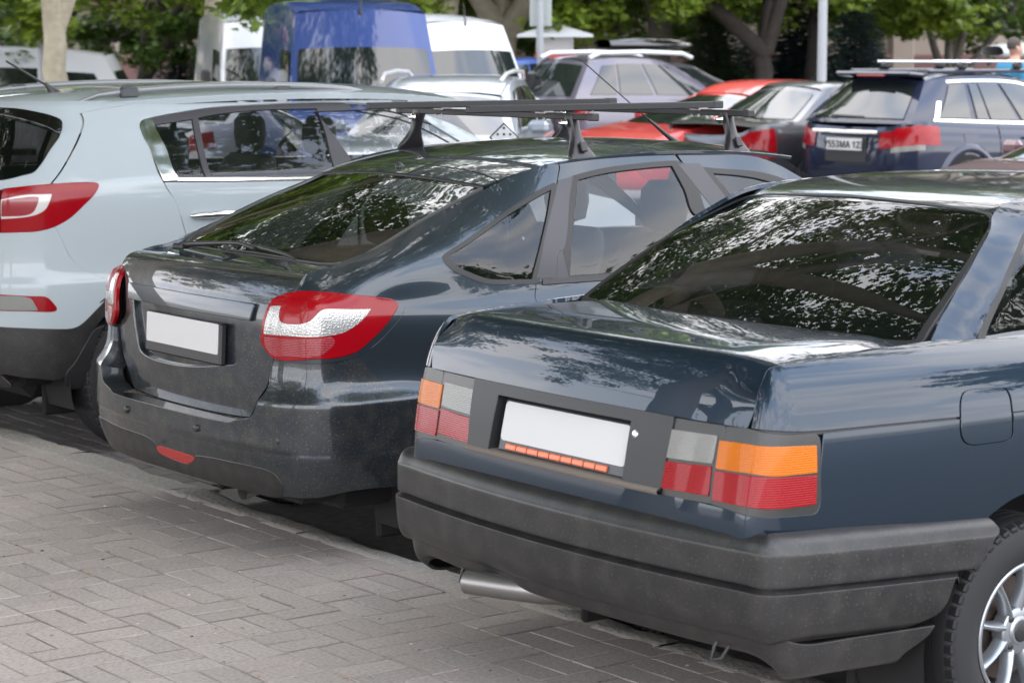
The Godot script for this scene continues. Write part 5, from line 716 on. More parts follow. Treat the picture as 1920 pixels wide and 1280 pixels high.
	lp("quarter",[11.27,13.485,1,11.592,13.058,0,11.916,12.524,0,12.246,11.899,0,12.587,11.357,0,12.951,10.952,0,13.012,10.455,0,13.688,9.777,0,14.301,9.099,1,14.926,8.639,0,15.502,11.05,0,16.088,11.715,0,16.654,11.741,0,17.178,11.153,0,17.634,8.941,0,17.998,6.891,0,18.261,5.264,0,18.423,1.982,0,18.525,.527,1,18.269,13.723,0,16.947,15.201,0,16.944,16.408,1,17.808,20.275,0,17.927,20.751,0,17.932,20.982,1,18.6,20.97,1,17,20.97,0,14.5,20.97,0,12,20.97,0,9,20.97,0,7,20.97,0,5.2,20.95,0,5.355,20.808,1,4.828,18.12,1,4.826,18.091,0,8.633,17.622,0,12.059,16.566,0,13.012,16.184,0,13.366,15.903,0,13.408,15.636,0,13.227,15.026,0,12.621,14.159,0,11.977,13.581,0])
	lp("qwin",[14.534,18.145,0,14.586,17.78,0,14.865,17.319,0,15.265,16.964,0,15.657,16.702,0,15.952,16.612,0,16.932,16.477,1,17.015,16.989,0,17.739,20.095,1,17.468,19.989,0,16.884,19.729,0,16.261,19.441,0,15.636,19.018,0,15.035,18.539,0,14.657,18.267,0])
	lp("appl",[17.831,20.237,1,18.21,20.314,1,18.022,19.541,0,17.638,17.547,0,17.544,17.56,0,17.443,16.536,1,16.96,16.603,1,17.284,18.324,0])
	lp("appl2",[17.633,17.522,1,17.725,16.498,1,17.456,16.535,1,17.552,17.481,0])
	lp("dwin",[17.65,16.499,1,17.765,17.525,0,17.981,18.942,0,18.24,20.246,1,18.905,20.386,0,19.499,20.438,0,20.097,20.498,1,20.2,19.554,0,20.3,18.515,0,20.561,18.705,0,20.885,16.606,1,19.686,16.495,0])
	lp("fwin",[21.157,16.48,1,20.446,20.253,1,21,20.011,0,21.517,19.394,0,22.301,17.56,0,22.443,16.759,1])
	lp("bpost",[20.909,16.493,1,20.103,20.464,1,20.412,20.499,1,21.135,16.482,1])
	lp("waist",[17.11,16.53,1,19.352,16.489,0,20.885,16.475,1,20.886,16.275,1,19.358,16.281,0,17.108,16.313,1])
	lp("doorR",[16.96,15.198,0,16.958,16.406,1,17.822,20.272,0,17.947,20.745,0,17.954,20.987,1,19.197,20.858,0,20.091,20.884,1,21.023,16.273,1,21.066,12.997,0,20.999,.681,1,18.566,.663,1,18.304,13.723,0])
	lp("doorF",[21.039,16.272,1,20.111,20.887,1,21,20.754,0,21.588,20.026,0,22.605,16.922,1,22.674,14.358,1,22.673,.73,1,21.013,.681,1,21.082,12.997,0])
	lp("fend",[22.683,.731,1,22.553,1.41,0,22.644,5.622,0,22.815,7.823,0,23.042,10.933,0,23.293,11.132,0,23.532,8.62,0,23.722,6.211,0,23.832,2.053,0,23.913,1.725,1,23.912,15.039,1,22.683,15.447,1])
	lp("rgl",[0,.96,1,2.141,.998,0,3.812,.969,0,4.477,1.152,0,5.213,1.766,0,5.316,2.654,0,5.067,3.937,0,4.799,5.446,0,4.667,6.731,1,2.535,6.829,0,0,6.856,1])
	lp("spoil",[0,.19,1,1.935,.167,0,4.671,.158,1,4.878,.623,1,2.426,1.034,0,0,1.144,1])
	lp("roofp",[0,1.228,1,2.424,1.118,0,4.872,.694,1,5.146,2.939,0,5.3,3,0,5.35,4,0,5.35,7,1,0,7,1])
	lp("diff",[0,.637,1,2.135,.601,0,4.682,.61,0,5.181,1.344,1,4.867,1.881,0,4.355,2.086,0,.937,2.051,0,.787,1.735,0,.655,1.43,0,.464,1.336,0,-.417,1.566,0,-.571,2.125,0,-.847,2.387,0,-2.357,2.458,0,-6.734,2.324,0,-8.796,1.077,1,-4.682,.61,0,-2.135,.601,0])
	lp("refl",[-.48,1.96,0,.137,2.014,0,.845,1.915,0,.757,1.638,0,.556,1.43,0,.153,1.426,0,-.413,1.603,0])
func build_liftback() -> void:
	liftback_data()
	var car := thing("parked_liftback", "dark grey liftback with a black roof rack and large red tail lamp, in the middle", "car", Vector3(-7.23, 0, -4.0), 0.0, "cars parked along the kerb")
	var paint: Material = MT.grey_paint
	var inner := MB.new()
	put_panel(inner, SF.hatch, dense([-5.4, 0.1, 1, -5.4, 15.5, 1, 5.4, 15.5, 1, 5.4, 0.1, 1], 4), [], {"off": -0.034, "depth": 0.0, "sub": 2})
	for q in [1.0, -1.0]:
		put_panel(inner, SF.body, dense([4.0, 3.0, 1, 4.0, 20.0, 1, 11.5, 18.0, 1, 13.4, 14.0, 1, 13.4, 10.0, 1, 11.0, 4.0, 1], 4), [], {"off": -0.03, "depth": 0.0, "sub": 2, "mx": q})
		put_panel(inner, SF.body, dense([12.8, 12.0, 1, 12.8, 16.3, 1, 22.5, 16.3, 1, 22.5, 12.0, 1], 4), [], {"off": -0.03, "depth": 0.0, "sub": 2, "mx": q})
		for zc in [-0.85, -3.32]:
			inner.lathe([[0.44, -0.17], [0.44, 0.1]], Basis(Vector3(0, 0, 1), Vector3(q, 0, 0), Vector3(0, 1, 0)), Vector3(q * 0.72, 0.31, zc), 24, -0.3, PI + 0.3)
			inner.box(Vector3(q * 0.56, 0.5, zc), Vector3(0.03, 0.75, 0.85), 0.01)
	inner.box(Vector3(0, 0.33, -2.0), Vector3(1.35, 0.12, 3.6), 0.02)
	inner.box(Vector3(0, 0.40, -0.3), Vector3(1.3, 0.2, 0.5), 0.02)
	inner.box(Vector3(0, 0.62, -3.7), Vector3(1.5, 0.5, 0.12), 0.05)
	part(car, "inner_shell", inner, MT.underside)
	var rec := dense(LP.recess)
	var hm := MB.new()
	add_pan(hm, "hatch", "hatch_r", {"mirror": 1, "depth": 0.016, "holes": [rec]})
	put_panel(hm, SF.hatch, offset_loop(rec, 0.12), [], {"off": -0.020, "depth": 0.0})
	put_panel(hm, SF.hatch, rec, [offset_loop(rec, -0.02)], {"off": 0.0005, "depth": 0.024, "roll": 0.006})
	var hatch := part(car, "tailgate", hm, MT.grey_paint_dusty)
	pan(hatch, "grip_bar", "hatch", "grip", paint, {"off": 0.014, "depth": 0.03, "roll": 0.005})
	# blank plate in a black holder
	var face := Basis(Vector3.RIGHT, -0.05)
	var c := Vector3(0.0, 0.835, 0.030)
	var fr := MB.new()
	fr.box(c + face * Vector3(0.0, -0.014, -0.008), Vector3(0.552, 0.148, 0.026), 0.006, face)
	var holder := part(car, "plate_frame", fr, MT.dark_plastic)
	var pm := MB.new()
	plate_mesh(pm, c + face * Vector3(0, 0.004, 0.006), face, 0.522, 0.107, 0.006, 0.004)
	part(holder, "license_plate", pm, MT.plate_white)
	pan(car, "bumper", "body", "bump", MT.grey_paint_dusty, {"mirror": 1, "depth": 0.085})
	pan(car, "diffuser", "body", "diff", MT.bumper_dark_dusty, {"off": 0.004, "depth": 0.012, "roll": 0.004})
	pan(car, "reflector", "body", "refl", MT.red_reflector, {"off": 0.006, "depth": 0.008})
	# textured step on the bumper
	var stp := MB.new()
	var rows := []
	for f in 5:
		var row := []
		for k in 25:
			var x := -0.455 + 0.91 * k / 24.0
			var zo := 0.113 - 0.028 * pow(x / 0.5, 2)
			var zi := 0.026 - 0.045 * pow(x / 0.6, 2)
			row.append(Vector3(x, 0.574 - 0.004 * f / 4.0 + 0.006 * pow(absf(x) / 0.45, 6), lerpf(zi, zo, f / 4.0)))
		rows.append(row)
	stp.grid(rows, false, true)
	part(car, "bumper_step", stp, MT.dirty_step)
	for p in [[-0.29, 0.53], [0.235, 0.53], [0.66, 0.535]]:
		var sn := MB.new()
		var z := 0.117 - 0.09 * pow(p[0] / 0.66, 4) - (0.0 if absf(p[0]) < 0.5 else -0.012)
		sn.lathe([[0.0, 0.006], [0.010, 0.006], [0.013, 0.002], [0.014, -0.012]], Basis(Vector3.RIGHT, PI / 2), Vector3(p[0], p[1], z), 20)
		part(car, "parking_sensor", sn, MT.dark_plastic)
	for q in [1.0, -1.0]:
		var o := {"mx": q, "depth": 0.014}
		var qw := dense(LP.qwin)
		var dw := dense(LP.dwin)
		var fw := dense(LP.fwin)
		pan(car, "quarter_panel", "body", "quarter", paint, {"mx": q, "depth": 0.014, "holes": [qw]})
		var d1 := pan(car, "door", "body", offset_loop(dense(LP.doorR), -0.012), paint, {"mx": q, "depth": 0.014, "holes": [dw]})
		var d2 := pan(car, "door", "body", offset_loop(dense(LP.doorF), -0.012), paint, {"mx": q, "depth": 0.014, "holes": [fw]})
		pan(car, "fender", "body", "fend", paint, o)
		pan(d1, "waist_strip", "body", "waist", MT.black_trim, {"mx": q, "off": 0.005, "depth": 0.008})
		pan(d1, "pillar_trim", "body", "appl", MT.satin_trim, {"mx": q, "off": 0.002, "depth": 0.006})
		pan(d1, "pillar_trim", "body", "appl2", MT.satin_trim, {"mx": q, "off": 0.002, "depth": 0.006})
		pan(d1, "pillar_trim", "body", "bpost", MT.satin_trim, {"mx": q, "off": 0.002, "depth": 0.006})
		for w in [[car, qw, MT.tint_glass], [d1, dw, MT.clear_glass], [d2, fw, MT.clear_glass]]:
			pan(w[0], "window_seal", "body", offset_loop(w[1], 0.10), MT.rubber, {"mx": q, "off": 0.0015, "depth": 0.014, "holes": [offset_loop(w[1], -0.09)]})
			pan(w[0], "side_window", "body", w[1], w[2], {"mx": q, "off": -0.006, "depth": 0.0})
		var lamp := pan(car, "tail_lamp", "body", "lamp", MT.red_lens, {"mx": q, "off": 0.010, "depth": 0.018, "roll": 0.006})
		pan(lamp, "clear_lens", "body", "lampclear", MT.crystal_lens, {"mx": q, "off": 0.0125, "depth": 0.004, "roll": 0.001})
		pan(lamp, "stop_lens", "body", "lampdeep", MT.ribbed_dark_red_lens, {"mx": q, "off": 0.0122, "depth": 0.003, "roll": 0.001})
		pan(car, "lamp_bezel", "body", "bezel", paint, {"mx": q, "off": 0.004, "depth": 0.008, "roll": 0.003})
		var bulb := MB.new()
		var bc := ev(SF.body, 0, 0)
		bulb.lathe([[0.0, 0.010], [0.008, 0.008], [0.011, 0.0]], Basis(Vector3.RIGHT, PI / 2) , Vector3(q * 0.722, 0.918, -0.078), 12)
		part(lamp, "bulb", bulb, MT.orange_reflector)
		wheel(car, Vector3(q * 0.72, 0.305, -0.85), 0.305, 0.185, 0.185, q, 6, MT.alloy)
		wheel(car, Vector3(q * 0.72, 0.305, -3.32), 0.305, 0.185, 0.185, q, 6, MT.alloy)
	var gl := dense(LP.rgl, 6, 1)
	pan(hatch, "window_seal", "rglass", offset_loop(gl, 0.13), MT.rubber_grey, {"off": 0.0, "depth": 0.014, "holes": [offset_loop(gl, -0.03)]})
	pan(hatch, "rear_window", "rglass", gl, MT.dark_glass, {"off": -0.002, "depth": 0.0})
	pan(car, "roof_edge", "roof", "spoil", paint, {"mirror": 1, "depth": 0.012})
	var roof := pan(car, "roof", "roof", "roofp", paint, {"mirror": 1, "depth": 0.012})
	var wn := MB.new()
	wn.lathe([[0.0, 0.016], [0.010, 0.013], [0.016, 0.004], [0.02, -0.01]], Basis(Vector3.RIGHT, 0.5), Vector3(-0.02, 1.402, -0.925), 14)
	part(car, "washer_jet", wn, MT.dark_plastic)
	var ant := MB.new()
	ant.tube([Vector3(0.02, 1.455, -2.30), Vector3(0.018, 1.49, -2.24), Vector3(0.014, 1.56, -2.14)], [0.016, 0.010, 0.0055], 8)
	ant.tube([Vector3(0.014, 1.56, -2.14), Vector3(0.0, 1.80, -1.80)], 0.0028, 6)
	part(car, "aerial", ant, MT.dark_plastic)
	cabin(car, 0.60, 0.52, [[-1.05, false, 0.74], [-1.95, true, 0.82]], 1.44)
	var dash := MB.new()
	dash.box(Vector3(0, 0.95, -2.85), Vector3(1.3, 0.25, 0.5), 0.05)
	part(car, "dashboard", dash, MT.seat)
	var shelf := MB.new()
	shelf.box(Vector3(0, 0.985, -0.6), Vector3(1.15, 0.025, 0.7), 0.01)
	part(car, "parcel_shelf", shelf, MT.seat)
	var ws := MB.new()
	ws.grid([[Vector3(-0.66, 1.0, -3.05), Vector3(0, 1.02, -3.2), Vector3(0.66, 1.0, -3.05)], [Vector3(-0.6, 1.24, -2.68), Vector3(0, 1.28, -2.78), Vector3(0.6, 1.24, -2.68)], [Vector3(-0.53, 1.43, -2.38), Vector3(0, 1.46, -2.43), Vector3(0.53, 1.43, -2.38)]])
	part(car, "windscreen", ws, MT.clear_glass)
	var hood := MB.new()
	hood.grid([[Vector3(-0.72, 1.0, -3.05), Vector3(0, 1.03, -3.2), Vector3(0.72, 1.0, -3.05)], [Vector3(-0.74, 0.95, -3.5), Vector3(0, 0.98, -3.6), Vector3(0.74, 0.95, -3.5)], [Vector3(-0.68, 0.8, -3.85), Vector3(0, 0.82, -3.98), Vector3(0.68, 0.8, -3.85)], [Vector3(-0.66, 0.45, -3.9), Vector3(0, 0.45, -4.05), Vector3(0.66, 0.45, -3.9)]])
	part(car, "bonnet", hood, paint)
	# rear wiper lying across the glass foot
	var wp := MB.new()
	wp.box(Vector3(-0.36, 1.115, -0.165), Vector3(0.05, 0.022, 0.05), 0.006, Basis(Vector3.UP, 0.3))
	wp.tube([Vector3(-0.36, 1.118, -0.165), Vector3(-0.30, 1.126, -0.185), Vector3(-0.06, 1.145, -0.195), Vector3(0.02, 1.148, -0.20), Vector3(0.10, 1.135, -0.21)], [0.013, 0.011, 0.008, 0.008, 0.007], 8)
	wp.tube([Vector3(-0.14, 1.118, -0.215), Vector3(0.0, 1.142, -0.225), Vector3(0.12, 1.139, -0.225), Vector3(0.28, 1.125, -0.235), Vector3(0.33, 1.112, -0.24)], [0.004, 0.006, 0.009, 0.007, 0.004], 6)
	wp.tube([Vector3(-0.15, 1.116, -0.22), Vector3(0.1, 1.118, -0.225), Vector3(0.34, 1.110, -0.243)], 0.0045, 6)
	part(hatch, "wiper", wp, MT.dark_plastic)
	# exhaust
	var ex := MB.new()
	ex.tube([Vector3(0.38, 0.33, -0.4), Vector3(0.40, 0.325, -0.02), Vector3(0.41, 0.315, 0.035)], 0.024, 14, false)
	part(car, "exhaust_pipe", ex, MT.exhaust)
	build_rack()

func build_rack() -> void:
	var o := Vector3(-7.23, 0, -4.0)
	var rack := thing("roof_rack", "black square-tube roof rack clamped on the dark grey liftback", "roof rack", o)
	var zb := [-1.35, -2.13]
	for i in 2:
		var z: float = zb[i]
		var y := 1.597
		var cb := MB.new()
		cb.box(Vector3(0, y, z), Vector3(1.24, 0.024, 0.032), 0.003)
		var bar := part(rack, "crossbar", cb, MT.rack_black)
		for q in [-1.0, 1.0]:
			var cap := MB.new()
			cap.box(Vector3(q * 0.628, y, z), Vector3(0.034, 0.028, 0.036), 0.004)
			part(bar, "end_cap", cap, MT.dark_plastic)
			# flared clamp foot
			var ft := MB.new()
			var secs := []
			for s in [[1.600, 0.50, 0.020, 0.024], [1.585, 0.50, 0.022, 0.026], [1.555, 0.512, 0.020, 0.022], [1.52, 0.527, 0.022, 0.020], [1.49, 0.541, 0.036, 0.019], [1.465, 0.553, 0.054, 0.018], [1.452, 0.562, 0.062, 0.017], [1.442, 0.566, 0.060, 0.016]]:
				var ring := []
				for k in 12:
					var a := TAU * k / 12
					ring.append(Vector3(q * (s[1] + s[3] * signf(cos(a)) * pow(absf(cos(a)), 0.5)), s[0], z + s[2] * signf(sin(a)) * pow(absf(sin(a)), 0.5)))
				secs.append(ring)
			ft.grid(secs, true, q < 0)
			var foot := part(rack, "foot", ft, MT.rack_foot)
			var sl := MB.new()
			sl.box(Vector3(q * 0.572, 1.487, z), Vector3(0.012, 0.040, 0.028), 0.003, Basis(Vector3.BACK, q * 0.35))
			part(foot, "slot_plate", sl, MT.dark_plastic)
			var bt := MB.new()
			bt.lathe([[0.0, 0.018], [0.008, 0.017], [0.009, 0.0], [0.016, -0.001], [0.016, -0.006]], Basis(Vector3.RIGHT, PI / 2), Vector3(q * 0.497, 1.572, z + 0.036), 14)
			part(foot, "bolt", bt, MT.chrome)
	for q in [-1.0, 1.0]:
		var lb := MB.new()
		lb.box(Vector3(q * 0.335, 1.625, -1.61), Vector3(0.03, 0.026, 1.24), 0.003)
		var bar := part(rack, "long_bar", lb, MT.rack_black)
		var cap := MB.new()
		cap.box(Vector3(q * 0.335, 1.625, -2.225), Vector3(0.034, 0.030, 0.05), 0.004)
		part(bar, "end_cap", cap, MT.dark_plastic)
		for zc in zb:
			var u := MB.new()
			u.box(Vector3(q * 0.335, 1.608, zc), Vector3(0.06, 0.012, 0.05), 0.003)
			for s in [-0.02, 0.02]:
				u.lathe([[0.0, 0.0], [0.006, 0.0], [0.006, 0.012]], Basis(Vector3.RIGHT, PI), Vector3(q * 0.335 + s, 1.59, zc + 0.018), 8)
			part(bar, "clamp", u, MT.exhaust)
